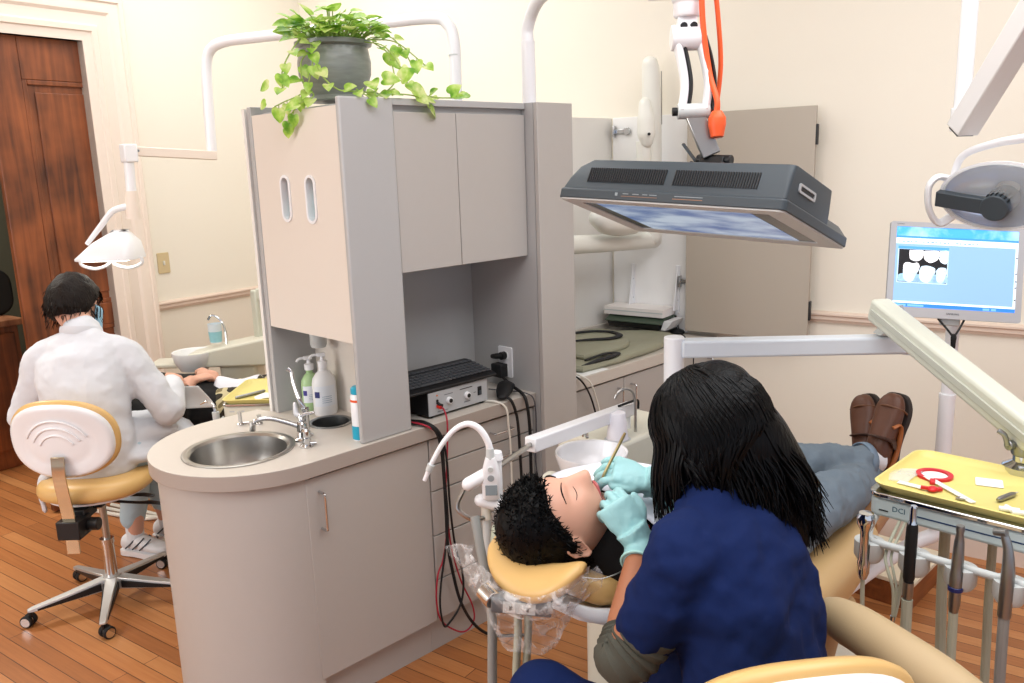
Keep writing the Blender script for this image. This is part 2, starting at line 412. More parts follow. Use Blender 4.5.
# sink cabinet
t = thing('sink_cabinet', 'grey sink base cabinet with a curved end and one plain door', 'cabinet', (1.35, 2.5, 0))
arcb = [(1.27 + 0.318 * math.cos(a), 2.52 + 0.318 * math.sin(a)) for a in [math.radians(90 + 180 * k / 40) for k in range(41)]]
arci = [(1.27 + 0.298 * math.cos(a), 2.52 + 0.298 * math.sin(a)) for a in [math.radians(90 + 180 * k / 40) for k in range(41)]]
g = G(); g.prism([(1.475, 2.838)] + arcb + [(1.27, 2.202), (1.27, 2.222)] + arci[::-1] + [(1.475, 2.818)], 0, CT - 0.05)
g.build('curved_end', M_lam, t, smooth=25)
g = G()
for x0, x1, y0, y1, z0, z1 in ((1.272, 1.75, 2.222, 2.77, 0.14, 0.16), (1.732, 1.75, 2.222, 2.77, 0.16, 0.848), (1.272, 1.732, 2.752, 2.77, 0.16, 0.848), (1.272, 1.732, 2.222, 2.24, 0.79, 0.848)): g.box((x0, y0, z0), (x1, y1, z1))
g.build('body', M_lamd, t, smooth=0)
G().box((1.25, 2.245, 0), (1.75, 2.77, 0.14)).build('toe_kick', M_lam, t, smooth=0)
d = G().box((1.258, 2.2, 0.145), (1.747, 2.221, 0.84)).build('door', M_lam, t, bevel=0.0015)
wire_pull((1.302, 2.2, 0.665), (1.302, 2.2, 0.79), (0, -0.032, 0), 0.0045, 'handle', d)

# drawer cabinet
t = thing('drawer_cabinet', 'grey base cabinet with five drawers under the black amplifier', 'cabinet', (2.02, 2.5, 0))
G().box((1.751, 2.222, 0.14), (2.288, 2.77, CT - 0.05)).build('body', M_lamd, t, smooth=0)
G().box((1.751, 2.245, 0), (2.288, 2.77, 0.14)).build('toe_kick', M_lam, t, smooth=0)
zs = [0.84, 0.744, 0.645, 0.475, 0.302, 0.145]
for k in range(5):
    dr = G().box((1.754, 2.2, zs[k + 1] + 0.003), (2.285, 2.221, zs[k] - 0.002)).build('drawer', M_lam, t, bevel=0.0015)
    zc = (zs[k] + zs[k + 1]) / 2
    wire_pull((2.05, 2.2, zc), (2.15, 2.2, zc), (0, -0.03, 0), 0.004, 'handle', dr)

# dispenser tower at the sink
t = thing('dispenser_tower', 'tall grey tower cabinet with two oval dispenser slots over the sink niche', 'cabinet', (1.58, 2.48, CT))
G().box((1.476, 2.195, CT), (1.68, 2.216, 2.0)).build('front_panel', M_lamd, t, bevel=0.006, seg=3)
G().box((1.484, 2.748, CT), (1.68, 2.772, 2.005)).build('side_panel', M_lamd, t, bevel=0.002)
G().box((1.662, 2.216, CT), (1.68, 2.748, 2.0)).build('back_panel', M_beige, t, smooth=0)
G().box((1.504, 2.217, 1.235), (1.66, 2.747, 1.25)).build('bottom_panel', M_lamd, t, smooth=0)
G().box((1.53, 2.217, 1.965), (1.66, 2.747, 1.985)).build('top_panel', M_lamd, t, smooth=0)
Mx = Matrix(((0, 0, -1, 1.486), (1, 0, 0, 0), (0, 1, 0, 0), (0, 0, 0, 1)))   # x -> world y, y -> world z, z -> -x
g = G(); slots = [(2.56, 1.692), (2.404, 1.690)]
plate_holes(g, [(2.218, 1.232), (2.746, 1.232), (2.746, 1.975), (2.218, 1.975)], [rrect(0.046, 0.142, 0.0225, 6, *s)[::-1] for s in slots], -0.016, 0.0, Mx)
g.build('beige_door', M_beige, t, smooth=25)
for i, s_ in enumerate(slots):
    g = G(); o = rrect(0.062, 0.158, 0.0305, 6, *s_); q = rrect(0.044, 0.140, 0.0215, 6, *s_)
    g.rings([[Mx @ V((x, y, z)) for x, y in L] for L, z in ((o, 0.0005), (o, 0.004), (q, 0.004), (q, -0.04))], False)
    g.build('slot_frame', M_white, t, smooth=40)
    g = G(); y0, z0 = s_
    g.box((1.545, y0 - 0.075, z0 - 0.11), (1.60, y0 + 0.07, z0 + 0.11)); bx = g.build('glove_box', mat('slot_shade_teal', (38, 58, 64), 0.6), t, bevel=0.002)  # carton colour darkened to stand in for the shade inside the slots
    g = G(); g.tube([(1.54, y0 + 0.005, z0 - 0.075), (1.53, y0 - 0.004, z0 - 0.045), (1.522, y0 + 0.004, z0 - 0.03 + 0.05 * i), (1.532, y0 + 0.0, z0 + 0.03 * i)], [0.02, 0.024, 0.013, 0.006], 10, 5)
    g.build('glove', M_glove, t)
g = G(); g.lathe([(0.0, 0.0), (0.026, 0.0), (0.03, 0.01), (0.03, 0.085), (0, 0.085)], Matrix.Translation((1.60, 2.62, 1.15))); g.build('cup_dispenser', M_lgrey, t)

# wall cabinet with two doors
t = thing('wall_cabinet', 'grey two-door upper cabinet over the open niche with amplifier', 'cabinet', (1.98, 2.37, CT))
g = G(); g.box((1.681, 2.222, 1.452), (2.288, 2.53, 1.978)); g.build('body', M_lamd, t, smooth=0)
G().box((1.681, 2.2, 1.978), (2.288, 2.545, 2.0)).build('top_panel', M_lamd, t, bevel=0.002)
G().box((1.681, 2.53, CT), (2.288, 2.545, 1.978)).build('back_panel', M_lamd, t, smooth=0)
G().box((1.684, 2.203, 1.44), (1.949, 2.221, 1.958)).build('door', M_lam, t, bevel=0.0015)
G().box((1.952, 2.203, 1.44), (2.285, 2.221, 1.958)).build('door', M_lam, t, bevel=0.0015)

# service column
t = thing('service_column', 'tall narrow grey column cabinet between the niche and the alcove', 'column', (2.385, 2.46, 0))
G().box((2.289, 2.162, 0), (2.481, 2.79, 2.0)).build('body', M_lamd, t, smooth=0)
G().box((2.289, 2.14, 0), (2.483, 2.16, 2.0)).build('front_panel', M_lam, t, bevel=0.002)
# partition behind, white towards the alcove
G().box((1.484, 2.792, 0), (3.553, 2.81, 2.0)).build('partition_panel', mat('white_laminate', (234, 231, 226), 0.4), label='white partition panel along the left side of the alcove', cat='panel', loc=(2.5, 2.8, 0), smooth=0)

# alcove base cabinet
t = thing('alcove_cabinet', 'grey two-door base cabinet in the alcove under the folded apron', 'cabinet', (3.0, 2.5, 0))
wx = lambda y, d=0.025: 3.858 - (y - 1.06) * math.tan(A10) - d
G().prism([(2.486, 2.222), (wx(2.222), 2.222), (wx(2.785), 2.785), (2.486, 2.785)], 0.1, 0.85).build('body', M_lamd, t, smooth=0)
G().prism([(2.486, 2.245), (wx(2.245), 2.245), (wx(2.785), 2.785), (2.486, 2.785)], 0.0, 0.1).build('toe_kick', M_lam, t, smooth=0)
for x0, x1, hx in ((2.488, 2.874, 2.83), (2.878, 3.30, 2.925), (3.304, 3.60, 3.56)):
    d = G().box((x0, 2.2, 0.12), (x1, 2.221, 0.84)).build('door', M_lam, t, bevel=0.0015)
    wire_pull((hx, 2.2, 0.70), (hx, 2.2, 0.80), (0, -0.032, 0), 0.0045, 'handle', d)
g = G(); g.prism([(2.486, 2.19), (wx(2.19), 2.19), (wx(2.785), 2.785), (2.486, 2.785)], 0.85, CT)
g.box((2.486, 2.765, CT), (wx(2.785), 2.785, CT + 0.03))
g.build('alcove_countertop', M_count, label='beige worktop in the alcove under the folded green apron', cat='countertop', loc=(3.0, 2.5, 0.85), smooth=0, bevel=0.002)

# white panel and open grey door on the right wall of the alcove
uY = lambda y: (y - 1.06) / math.cos(A10)
t = thing('xray_cupboard', 'shallow cupboard on the alcove wall, white inside with one grey door folded open', 'cupboard', tuple(WR @ V((1.0, -0.02, CT))))
G().box((uY(2.36), -0.018, CT + 0.002), (uY(2.775), -0.001, 2.0), WR).build('white_panel', mat('white_melamine', (242, 241, 239), 0.35), t, bevel=0.002)
g = G(); g.box((uY(1.745), -0.075, 0.925), (uY(2.345), -0.055, 1.995), WR); dr = g.build('door', mat('taupe_laminate', (178, 168, 154), 0.45), t, bevel=0.002)
for z in (1.2, 1.7): G().box((uY(1.80), -0.055, z), (uY(2.3), -0.001, z + 0.06), WR).build('batten', M_trim, t, smooth=0)
for z in (1.07, 1.87):
    g = G(); g.box((uY(1.743) - 0.006, -0.074, z - 0.045), (uY(1.743) + 0.004, -0.05, z + 0.045), WR); g.build('hinge', M_black, t, bevel=0.002)
for y, z in ((2.735, 1.93), (2.368, 1.17)):
    g = G(); g.box((uY(y) - 0.045, -0.03, z - 0.011), (uY(y) + 0.02, -0.019, z + 0.011), WR); g.cyl(WR @ V((uY(y) - 0.045, -0.02, z)), WR @ V((uY(y) - 0.045, -0.034, z)), 0.02); g.box((uY(y) + 0.02, -0.05, z - 0.03), (uY(y) + 0.03, -0.019, z + 0.03), WR)
    g.build('hinge', M_chrome, t, bevel=0.002)
for y in (2.66, 2.41):
    g = G(); g.box((uY(y) - 0.012, -0.024, 1.0), (uY(y) + 0.012, -0.019, 1.25), WR); g.rings([[WR @ V((uY(y) + q, v, z)) for v, z in ((-0.024, 1.25), (-0.024, 1.02), (-0.07, 1.02), (-0.07, 1.03))] for q in (-0.004, 0.004)])
    g.build('shelf_bracket', M_white, t, bevel=0.001)
    for z in (1.17, 1.07): G().cyl(WR @ V((uY(y), -0.024, z)), WR @ V((uY(y), -0.028, z)), 0.005, n=10).build('screw', M_dsteel, t)

# ------------------------------------------------------------------ sink and taps
g = G(); sx, sy = SINK
g.lathe([(0.178, CT + 0.0005), (0.178, CT + 0.004), (0.172, CT + 0.006), (0.160, CT + 0.004), (0.152, CT - 0.004), (0.146, CT - 0.05), (0.136, CT - 0.10), (0.115, CT - 0.125), (0.05, CT - 0.133), (0.022, CT - 0.136), (0.0, CT - 0.136)], Matrix.Translation((sx, sy, 0)), 64)
g.lathe([(0.15, CT - 0.02), (0.158, CT - 0.06), (0.15, CT - 0.11), (0.12, CT - 0.138), (0, CT - 0.142)], Matrix.Translation((sx, sy, 0)), 48)
sk = g.build('sink_basin', M_steel, loc=(sx, sy, CT), label='round brushed steel sink set in the rounded counter end', cat='sink', fix=True)
g = G(); g.lathe([(0.0, CT - 0.133), (0.02, CT - 0.133), (0.024, CT - 0.131), (0.026, CT - 0.133)], Matrix.Translation((sx, sy, 0)), 24); g.build('drain', M_chrome, sk)
g = G(); wxx, wy = WASTE
g.lathe([(0.079, CT + 0.0005), (0.079, CT + 0.004), (0.074, CT + 0.006), (0.066, CT + 0.003), (0.064, CT - 0.16), (0, CT - 0.16)], Matrix.Translation((wxx, wy, 0)), 48)
g.lathe([(0.0665, CT - 0.001), (0.067, CT - 0.163), (0, CT - 0.164)], Matrix.Translation((wxx, wy, 0)), 48)
g.build('waste_chute', M_dsteel, loc=(wxx, wy, CT), label='round steel waste chute in the counter by the white pump bottle', cat='chute')

fx, fy = 1.372, 2.392
t = thing('sink_faucet', 'chrome low faucet with a long spout over the round sink', 'faucet', (fx, fy, CT))
g = G(); g.lathe([(0, 0), (0.026, 0), (0.026, 0.006), (0.018, 0.012), (0.014, 0.03), (0.017, 0.034), (0.017, 0.06), (0.012, 0.066), (0, 0.068)], Matrix.Translation((fx, fy, CT)), 24); g.build('body', M_chrome, t)
g = G(); g.tube([(fx, fy, CT + 0.045), (fx - 0.03, fy + 0.035, CT + 0.062), (fx - 0.07, fy + 0.075, CT + 0.078), (1.268, 2.486, CT + 0.078), (1.252, 2.498, CT + 0.066)], [0.009, 0.0085, 0.008, 0.0075, 0.008], 14, 6); g.cyl((1.252, 2.498, CT + 0.074), (1.250, 2.5, CT + 0.042), 0.0105); g.build('spout', M_chrome, t)
g = G(); g.tube([(fx, fy, CT + 0.068), (fx + 0.002, fy + 0.003, CT + 0.085), (fx + 0.03, fy - 0.03, CT + 0.095)], [0.009, 0.007, 0.005], 12, 5, tip=True); g.build('lever', M_chrome, t)
fx, fy = 1.408, 2.423
t = thing('filter_tap', 'tall slim chrome tap with a white handle beside the low sink faucet', 'tap', (fx, fy, CT))
g = G(); g.lathe([(0, 0), (0.02, 0), (0.02, 0.005), (0.011, 0.01), (0.01, 0.085), (0.013, 0.09), (0.013, 0.1), (0, 0.102)], Matrix.Translation((fx, fy, CT)), 20); g.build('body', M_chrome, t)
g = G(); g.tube([(fx, fy, CT + 0.09), (fx - 0.012, fy + 0.013, CT + 0.13), (fx - 0.01, fy + 0.045, CT + 0.18), (fx - 0.005, fy + 0.06, CT + 0.215), (fx - 0.012, fy + 0.07, CT + 0.228)], [0.009, 0.008, 0.007, 0.007, 0.009], 12, 6); g.build('spout', M_chrome, t)
g = G(); g.tube([(fx - 0.006, fy + 0.01, CT + 0.07), (fx - 0.016, fy + 0.03, CT + 0.075), (fx - 0.017, fy + 0.035, CT + 0.11)], [0.008, 0.011, 0.007], 12, 4, tip=True); g.build('handle', M_white, t)
fx, fy = 1.345, 2.325
t = thing('soap_lever', 'short chrome pillar valve on the counter in front of the sink faucets', 'valve', (fx, fy, CT))
g = G(); g.lathe([(0, 0), (0.022, 0), (0.022, 0.004), (0.013, 0.01), (0.012, 0.03), (0.016, 0.035), (0.016, 0.055), (0.01, 0.062), (0, 0.063)], Matrix.Translation((fx, fy, CT)), 20); g.build('body', M_chrome, t)
g = G(); g.cyl((fx, fy, CT + 0.01), (fx + 0.03, fy - 0.012, CT + 0.008), 0.006); g.build('side_stub', M_chrome, t)
fx, fy = 1.40, 2.69
t = thing('eyewash_nozzles', 'pair of small chrome nozzles on the counter behind the sink', 'nozzle', (fx, fy, CT))
for q in (0, 1):
    x, y = fx - 0.05 * q - 0.03, fy - 0.01 + 0.045 * q
    g = G(); g.lathe([(0, 0), (0.012, 0), (0.012, 0.004), (0.007, 0.008), (0.007, 0.03 + 0.015 * q), (0.009, 0.034 + 0.015 * q), (0, 0.036 + 0.015 * q)], Matrix.Translation((x, y, CT)), 16); g.build('nozzle', M_chrome, t)
g = G(); g.tube([(fx - 0.03, fy - 0.01, CT + 0.006), (fx - 0.055, fy + 0.012, CT + 0.006), (fx - 0.08, fy + 0.035, CT + 0.006)], 0.004, 8, 3); g.build('link_pipe', M_chrome, t)

# bottles in the niche
def pump_bottle(nm, label, x, y, r, h, m, band, rot, pump_h):
    t = thing(nm, label, 'bottle', (x, y, CT))
    T = Matrix.Translation((x, y, CT)); S = T @ Matrix.Diagonal((1, 0.8, 1, 1))
    g = G(); g.lathe([(0, 0), (r * 0.92, 0), (r, 0.008), (r, h * 0.72), (r * 0.92, h * 0.83), (r * 0.6, h * 0.95), (r * 0.36, h), (r * 0.36, h + 0.012), (0, h + 0.012)], S, 32); b = g.build('body', m, t)
    g = G(); g.grid(lambda u, v: S @ V((1.012 * r * math.cos(-PI * 0.95 + u * PI * 0.62), 1.012 * r * math.sin(-PI * 0.95 + u * PI * 0.62), h * (0.22 + 0.46 * v))), 16, 1); lb = g.build('front_label', mat(nm + '_label', (226, 230, 236), 0.5), b, fix=False)
    g = G(); g.grid(lambda u, v: S @ V((1.02 * r * math.cos(-PI * 0.94 + u * PI * 0.16), 1.02 * r * math.sin(-PI * 0.94 + u * PI * 0.16), h * (0.42 + 0.14 * v))), 6, 1); g.build('label_badge', band, b, fix=False)
    for k in range(4):
        g = G(); g.grid(lambda u, v: S @ V((1.02 * r * math.cos(-PI * 0.72 + u * PI * 0.26), 1.02 * r * math.sin(-PI * 0.72 + u * PI * 0.26), h * (0.30 + 0.045 * k + 0.012 * v))), 6, 1); g.build('label_line', mat(nm + '_print', (150, 170, 186), 0.6), b, fix=False)
    q = h + 0.012; T2 = T @ Matrix.Rotation(math.radians(rot), 4, 'Z')
    g = G(); g.lathe([(0, q), (0.017, q), (0.018, q + 0.022), (0.008, q + 0.026), (0.006, q + pump_h), (0, q + pump_h)], T, 20)
    g.rings([[T2 @ V((x_, y_, z_)) for y_, z_ in ((-0.009, q + pump_h), (0.009, q + pump_h), (0.007, q + pump_h + 0.013), (-0.007, q + pump_h + 0.013))] for x_ in (-0.012, 0.018)])
    g.tube([T2 @ V((0.014, 0, q + pump_h + 0.007)), T2 @ V((0.035, 0, q + pump_h + 0.006)), T2 @ V((0.046, 0, q + pump_h - 0.004))], 0.005, 10, 4)
    g.build('pump', M_white, t, bevel=0.001)
    return t
pump_bottle('lotion_bottle', 'large white pump bottle with a white label in the sink niche', 1.60, 2.605, 0.046, 0.165, mat('white_bottle', (232, 232, 232), 0.4), mat('navy_print', (46, 50, 110), 0.5), 155, 0.04)
pump_bottle('soap_bottle', 'green liquid soap pump bottle behind the white pump bottle', 1.60, 2.70, 0.036, 0.14, mat('green_soap_bottle', (172, 204, 150), 0.25), mat('violet_print', (66, 60, 140), 0.5), 165, 0.04)
t = thing('spray_can', 'white can with a cyan cap and base band at the tower edge', 'can', (1.50, 2.255, CT))
T = Matrix.Translation((1.509, 2.2525, CT))
g = G(); g.lathe([(0, 0), (0.026, 0), (0.027, 0.004), (0.027, 0.15), (0.022, 0.158), (0, 0.158)], T, 24); g.build('body', M_white, t)
M_cyan = mat('cyan_plastic', (30, 160, 190), 0.35)
g = G(); g.lathe([(0.0276, 0.004), (0.0278, 0.05)], T, 24); g.build('base_band', M_cyan, t)
g = G(); g.lathe([(0.0276, 0.132), (0.0278, 0.14)], T, 24); g.build('orange_band', M_orange, t)
g = G(); g.lathe([(0.0, 0.158), (0.024, 0.158), (0.024, 0.176), (0.018, 0.182), (0, 0.183)], T, 24); g.build('cap', M_cyan, t)

# ------------------------------------------------------------------ power outlet and amplifier on the niche counter
t = thing('power_outlet', 'white outlet plate on the column side with black plugs in it', 'outlet', (2.286, 2.34, 1.0))
Mo = Matrix(((0, 0, -1, 2.289), (-1, 0, 0, 2.345), (0, 1, 0, 1.003), (0, 0, 0, 1)))
g = G(); g.prism(rrect(0.078, 0.125, 0.006), 0.0, 0.006, Mo); g.build('plate', M_white, t, bevel=0.0015)
for z in (-0.028, 0.028):
    g = G(); g.prism(rrect(0.034, 0.03, 0.008, 5, 0, z), 0.006, 0.008, Mo); g.build('socket', M_paper, t)
g = G(); g.box((-0.04, -0.058, 0.009), (0.018, -0.004, 0.05), Mo); g.build('power_adapter', M_black, loc=Mo @ V((0, -0.03, 0.03)), label='square black power adapter in the lower socket of the outlet', cat='plug', bevel=0.004)
g = G(); g.cyl(Mo @ V((0, 0.028, 0.009)), Mo @ V((0, 0.028, 0.03)), 0.016); g.tube([Mo @ V((0.0, 0.028, 0.022)), Mo @ V((-0.02, 0.026, 0.035)), Mo @ V((-0.045, 0.022, 0.035))], [0.012, 0.012, 0.009], 12, 4); g.build('black_plug', M_blackr, loc=Mo @ V((0, 0.028, 0.009)), label='round black plug in the upper socket of the outlet', cat='plug')

t = thing('amplifier', 'grey-fronted black amplifier box with two knobs under the keyboard', 'amplifier', (1.935, 2.37, CT))
ax0, ax1, ay, az = 1.79, 2.078, 2.236, 0.098
for x in (1.81, 2.06):
    for y in (2.255, 2.45): G().cyl((x, y, CT), (x, y, CT + 0.008), 0.01, n=14).build('foot', M_blackr, t)
G().box((ax0, ay + 0.004, CT + 0.008), (ax1, 2.47, CT + az)).build('body', M_black, t, bevel=0.002)
G().box((ax0 + 0.001, ay, CT + 0.010), (ax1 - 0.001, ay + 0.004, CT + az - 0.003)).build('front_panel', mat('silver_panel', (176, 178, 180), 0.4), t, bevel=0.001)
Mf = Matrix(((1, 0, 0, 1.935), (0, 0, -1, ay), (0, 1, 0, CT + 0.05), (0, 0, 0, 1)))
for x in (-0.05, 0.038):
    kn = G().cyl(Mf @ V((x, 0.002, 0)), Mf @ V((x, 0.002, 0.012)), 0.0135, 0.0115).build('knob', M_white, t, bevel=0.001)
    G().cyl(Mf @ V((x, 0.002, 0.012)), Mf @ V((x, 0.002, 0.014)), 0.008).build('knob_cap', M_black, kn)
g = G(); g.box((0.092, -0.012, 0), (0.112, 0.022, 0.002), Mf); sw_ = g.build('switch', M_black, t, bevel=0.001)
g = G(); g.box((0.096, -0.008, 0.002), (0.108, 0.006, 0.005), Mf); g.build('rocker', M_charcoal, sw_, bevel=0.001)
G().box((0.005, 0.028, 0), (0.066, 0.031, 0.001), Mf).build('slot', M_black, t)
G().cyl(Mf @ V((-0.105, 0.012, 0)), Mf @ V((-0.105, 0.012, 0.003)), 0.005, n=14).build('black_jack', M_black, t)
G().cyl(Mf @ V((-0.105, -0.008, 0)), Mf @ V((-0.105, -0.008, 0.003)), 0.005, n=14).build('red_jack', M_red, t)
G().cyl(Mf @ V((-0.105, 0.031, 0)), Mf @ V((-0.105, 0.031, 0.002)), 0.003, n=12).build('indicator_light', mat('amber_lens', (220, 120, 60), 0.3), t)
for w_, x_, z_ in ((0.04, -0.05, 0.026), (0.03, 0.038, -0.022), (0.05, -0.08, -0.03), (0.012, 0.078, 0.004)):
    G().box((x_ - w_ / 2, z_ - 0.0015, 0), (x_ + w_ / 2, z_ + 0.0015, 0.0006), Mf).build('printed_line', mat('panel_print', (110, 112, 116), 0.5), t, smooth=0)

# keyboard lying on the amplifier
kz = CT + az + 0.001
t = thing('keyboard', 'black computer keyboard lying on top of the amplifier', 'keyboard', (1.91, 2.33, kz))
K = Matrix.Translation((1.905, 2.325, kz)) @ Matrix.Rotation(math.radians(-2), 4, 'Z')
g = G(); g.rings([[K @ V((x, y, z)) for y, z in ((-0.095, 0), (0.095, 0), (0.095, 0.040), (0.075, 0.042), (-0.075, 0.016), (-0.095, 0.009))] for x in (-0.215, 0.215)]); g.build('case', M_black, t, bevel=0.003)
g = G()
for r_ in range(6):
    y = -0.062 + r_ * 0.0205 + (0.006 if r_ == 5 else 0); z = 0.0165 + (y + 0.075) / 0.15 * 0.026
    for k in range(20):
        x = -0.198 + k * 0.0208
        if r_ == 0 and 4 <= k <= 8:
            if k > 4: continue
            g.box((x - 0.009, y - 0.009, z), (x + 0.093, y + 0.009, z + 0.006), K); continue
        g.box((x - 0.0088, y - 0.0085, z), (x + 0.0088, y + 0.0085, z + 0.0065), K)
g.build('keys', mat('dark_keys', (66, 68, 72), 0.45), t, bevel=0.0015)
# handset beside the amplifier, red pen behind it
g = G(); g.tube([(2.255, 2.30, CT + 0.018), (2.20, 2.262, CT + 0.032), (2.165, 2.235, CT + 0.026), (2.13, 2.21, CT + 0.016)], [(0.026, 0.014), (0.034, 0.024), (0.032, 0.022), (0.022, 0.012)], 16, 5, up=(0, 0, 1), tip=True)
g.build('foot_control', M_blackr, loc=(2.19, 2.26, CT), label='black rounded control box on the counter below the outlet', cat='control')
t = thing('red_pen', 'red pen sticking up beside the keyboard at the tower edge', 'pen', (1.72, 2.44, CT + 0.05))
g = G(); g.tube([(1.70, 2.475, kz + 0.004), (1.76, 2.468, kz + 0.028)], 0.005, 10, 0); g.build('barrel', mat('crimson_plastic', (150, 24, 50), 0.4), t)
g = G(); g.tube([(1.76, 2.468, kz + 0.028), (1.785, 2.465, kz + 0.038)], [0.0055, 0.0025], 10, 0); g.build('tip', mat('crimson_plastic_tip', (120, 20, 40), 0.4), t)
# ------------------------------------------------------------------ ceiling-boom television over the patient
TVX, TVY, TVZ = V((0.0447, -0.998, -0.0454)).normalized(), V((-0.9534, -0.0562, 0.2965)).normalized(), None
TVZ = TVX.cross(TVY).normalized(); TVY = TVZ.cross(TVX)
def mframe(o, x, y, z): return Matrix(((x[0], y[0], z[0], o[0]), (x[1], y[1], z[1], o[1]), (x[2], y[2], z[2], o[2]), (0, 0, 0, 1)))
TV = mframe((1.9731, 1.2552, 1.609), TVX, TVY, TVZ)      # x along the set, y to its top edge, z out of the screen
tvt = thing('television', 'dark grey flat television hung face down over the patient', 'television', tuple(TV @ V((0, 0.03, -0.115))))
def slab(M, loops):
    g = G(); g.rings([[M @ V((x, y, z)) for x, y in L] for L, z in loops]); return g
slab(TV, [(rrect(0.655, 0.412, 0.012), -0.032), (rrect(0.664, 0.42, 0.016), -0.028), (rrect(0.664, 0.42, 0.016), -0.004)]).build('case_band', M_charcoal, tvt, bevel=0.002)
M_bezel = mat('silver_bezel', (196, 196, 194), 0.5)
g = G(); plate_holes(g, rrect(0.656, 0.412, 0.014), [rrect(0.552, 0.322, 0.003, 2, 0, 0.006)[::-1]], -0.004, 0.0, TV); g.build('bezel', M_bezel, tvt, smooth=20)
slab(TV, [(rrect(0.652, 0.270, 0.008, 4, 0.002, 0.071), -0.030), (rrect(0.640, 0.264, 0.010, 4, 0.008, 0.069), -0.06), (rrect(0.618, 0.256, 0.014, 4, 0.018, 0.066), -0.095), (rrect(0.585, 0.245, 0.016, 4, 0.034, 0.062), -0.117)]).build('rear_housing', M_charcoal, tvt, bevel=0.003)
slab(TV, [(rrect(0.655, 0.16, 0.01, 4, 0, -0.128), -0.030), (rrect(0.62, 0.14, 0.02, 4, 0, -0.126), -0.055)]).build('lower_housing', M_charcoal, tvt, bevel=0.003)
# vents on the top face of the housing
vf = lambda x, s: TV @ V((x, 0.2034 + (0.1952 - 0.2034) * s, -0.050 - 0.042 * s))
for i, (xa, xb) in enumerate(((-0.245, 0.0), (0.022, 0.255))):
    g = G(); n = 34
    for k in range(n):
        x = xa + (xb - xa) * k / n; wv = (xb - xa) / n * 0.5; a, b, c, d = vf(x, 0.02), vf(x + wv, 0.02), vf(x + wv, 0.98), vf(x, 0.98)
        o = (b - a).cross(d - a).normalized() * 0.0025
        if o.dot(TVY) < 0: o = -o
        g.rings([[a, b, c, d], [p + o for p in (a, b, c, d)]])
    g.build('vent_grille', M_black, tvt, smooth=0)
# carrying slot on the right side, printed marks on the band
Ms = mframe(TV @ V((0.327, 0.10, -0.072)), TVY * -1, TVZ * -1, TVX)
g = G(); o, q = rrect(0.10, 0.022, 0.006), rrect(0.084, 0.011, 0.003)
g.rings([[Ms @ V((x, y, z)) for x, y in L] for L, z in ((o, -0.004), (o, 0.004), (q, 0.004), (q, 0.001))], True); g.build('side_slot', mat('silver_trim', (176, 178, 180), 0.4), tvt, smooth=30)
G().box((-0.04, -0.0045, 0.001), (0.04, 0.0045, 0.0025), Ms).build('slot_recess', M_black, tvt, smooth=0)
Mt = mframe(TV @ V((0, 0.2103, -0.025)), TVX, TVZ * -1, TVY) @ Matrix.Translation((0, -0.0082, 0)) @ Matrix.Diagonal((1, 0.6, 1, 1))
M_print = mat('pale_print', (140, 148, 152), 0.5); M_printo = mat('orange_print', (150, 112, 88), 0.5)
for x0, x1, y, h, m_ in ((-0.14, -0.132, 0.004, 0.014, M_print), (-0.116, -0.098, 0.007, 0.003, M_print), (-0.086, -0.066, 0.007, 0.003, M_print), (-0.055, -0.04, 0.007, 0.003, M_print), (-0.034, -0.012, 0.007, 0.003, M_print), (-0.12, -0.01, -0.004, 0.002, M_printo), (0.04, 0.12, 0.007, 0.003, M_print), (0.035, 0.12, -0.004, 0.003, M_printo)):
    G().box((x0, y - h / 2, 0), (x1, y + h / 2, 0.0005), Mt).build('print_mark', m_, tvt, smooth=0)
def tv_screen():
    m = bpy.data.materials.new('tv_picture'); m.use_nodes = True; nt = m.node_tree; b = nt.nodes['Principled BSDF']; N = nt.nodes.new; L = nt.links.new
    tc = N('ShaderNodeTexCoord'); mp = N('ShaderNodeMapping'); mp.inputs['Scale'].default_value = (9, 4, 9); L(tc.outputs['Object'], mp.inputs['Vector'])
    n = N('ShaderNodeTexNoise'); n.inputs['Scale'].default_value = 1.4; n.inputs['Detail'].default_value = 5; L(mp.outputs['Vector'], n.inputs['Vector'])
    r = N('ShaderNodeValToRGB'); e = r.color_ramp.elements; e[0].position = 0.40; e[0].color = rgb(92, 124, 182); e[1].position = 0.62; e[1].color = rgb(206, 222, 242)
    L(n.outputs['Fac'], r.inputs['Fac']); L(r.outputs['Color'], b.inputs['Emission Color']); b.inputs['Emission Strength'].default_value = 0.6
    b.inputs['Base Color'].default_value = (0.01, 0.01, 0.012, 1); b.inputs['Roughness'].default_value = 0.25
    return m
g = G(); g.box((-0.278, -0.157, -0.004), (0.278, 0.169, -0.0025), TV); s_ = g.build('screen_glass', mat('dark_screen_glass', (26, 28, 34), 0.2), tvt, smooth=0)
g = G(); g.box((-0.235, -0.150, -0.0025), (0.225, 0.163, -0.0018), TV); g.build('picture', tv_screen(), s_, smooth=0)

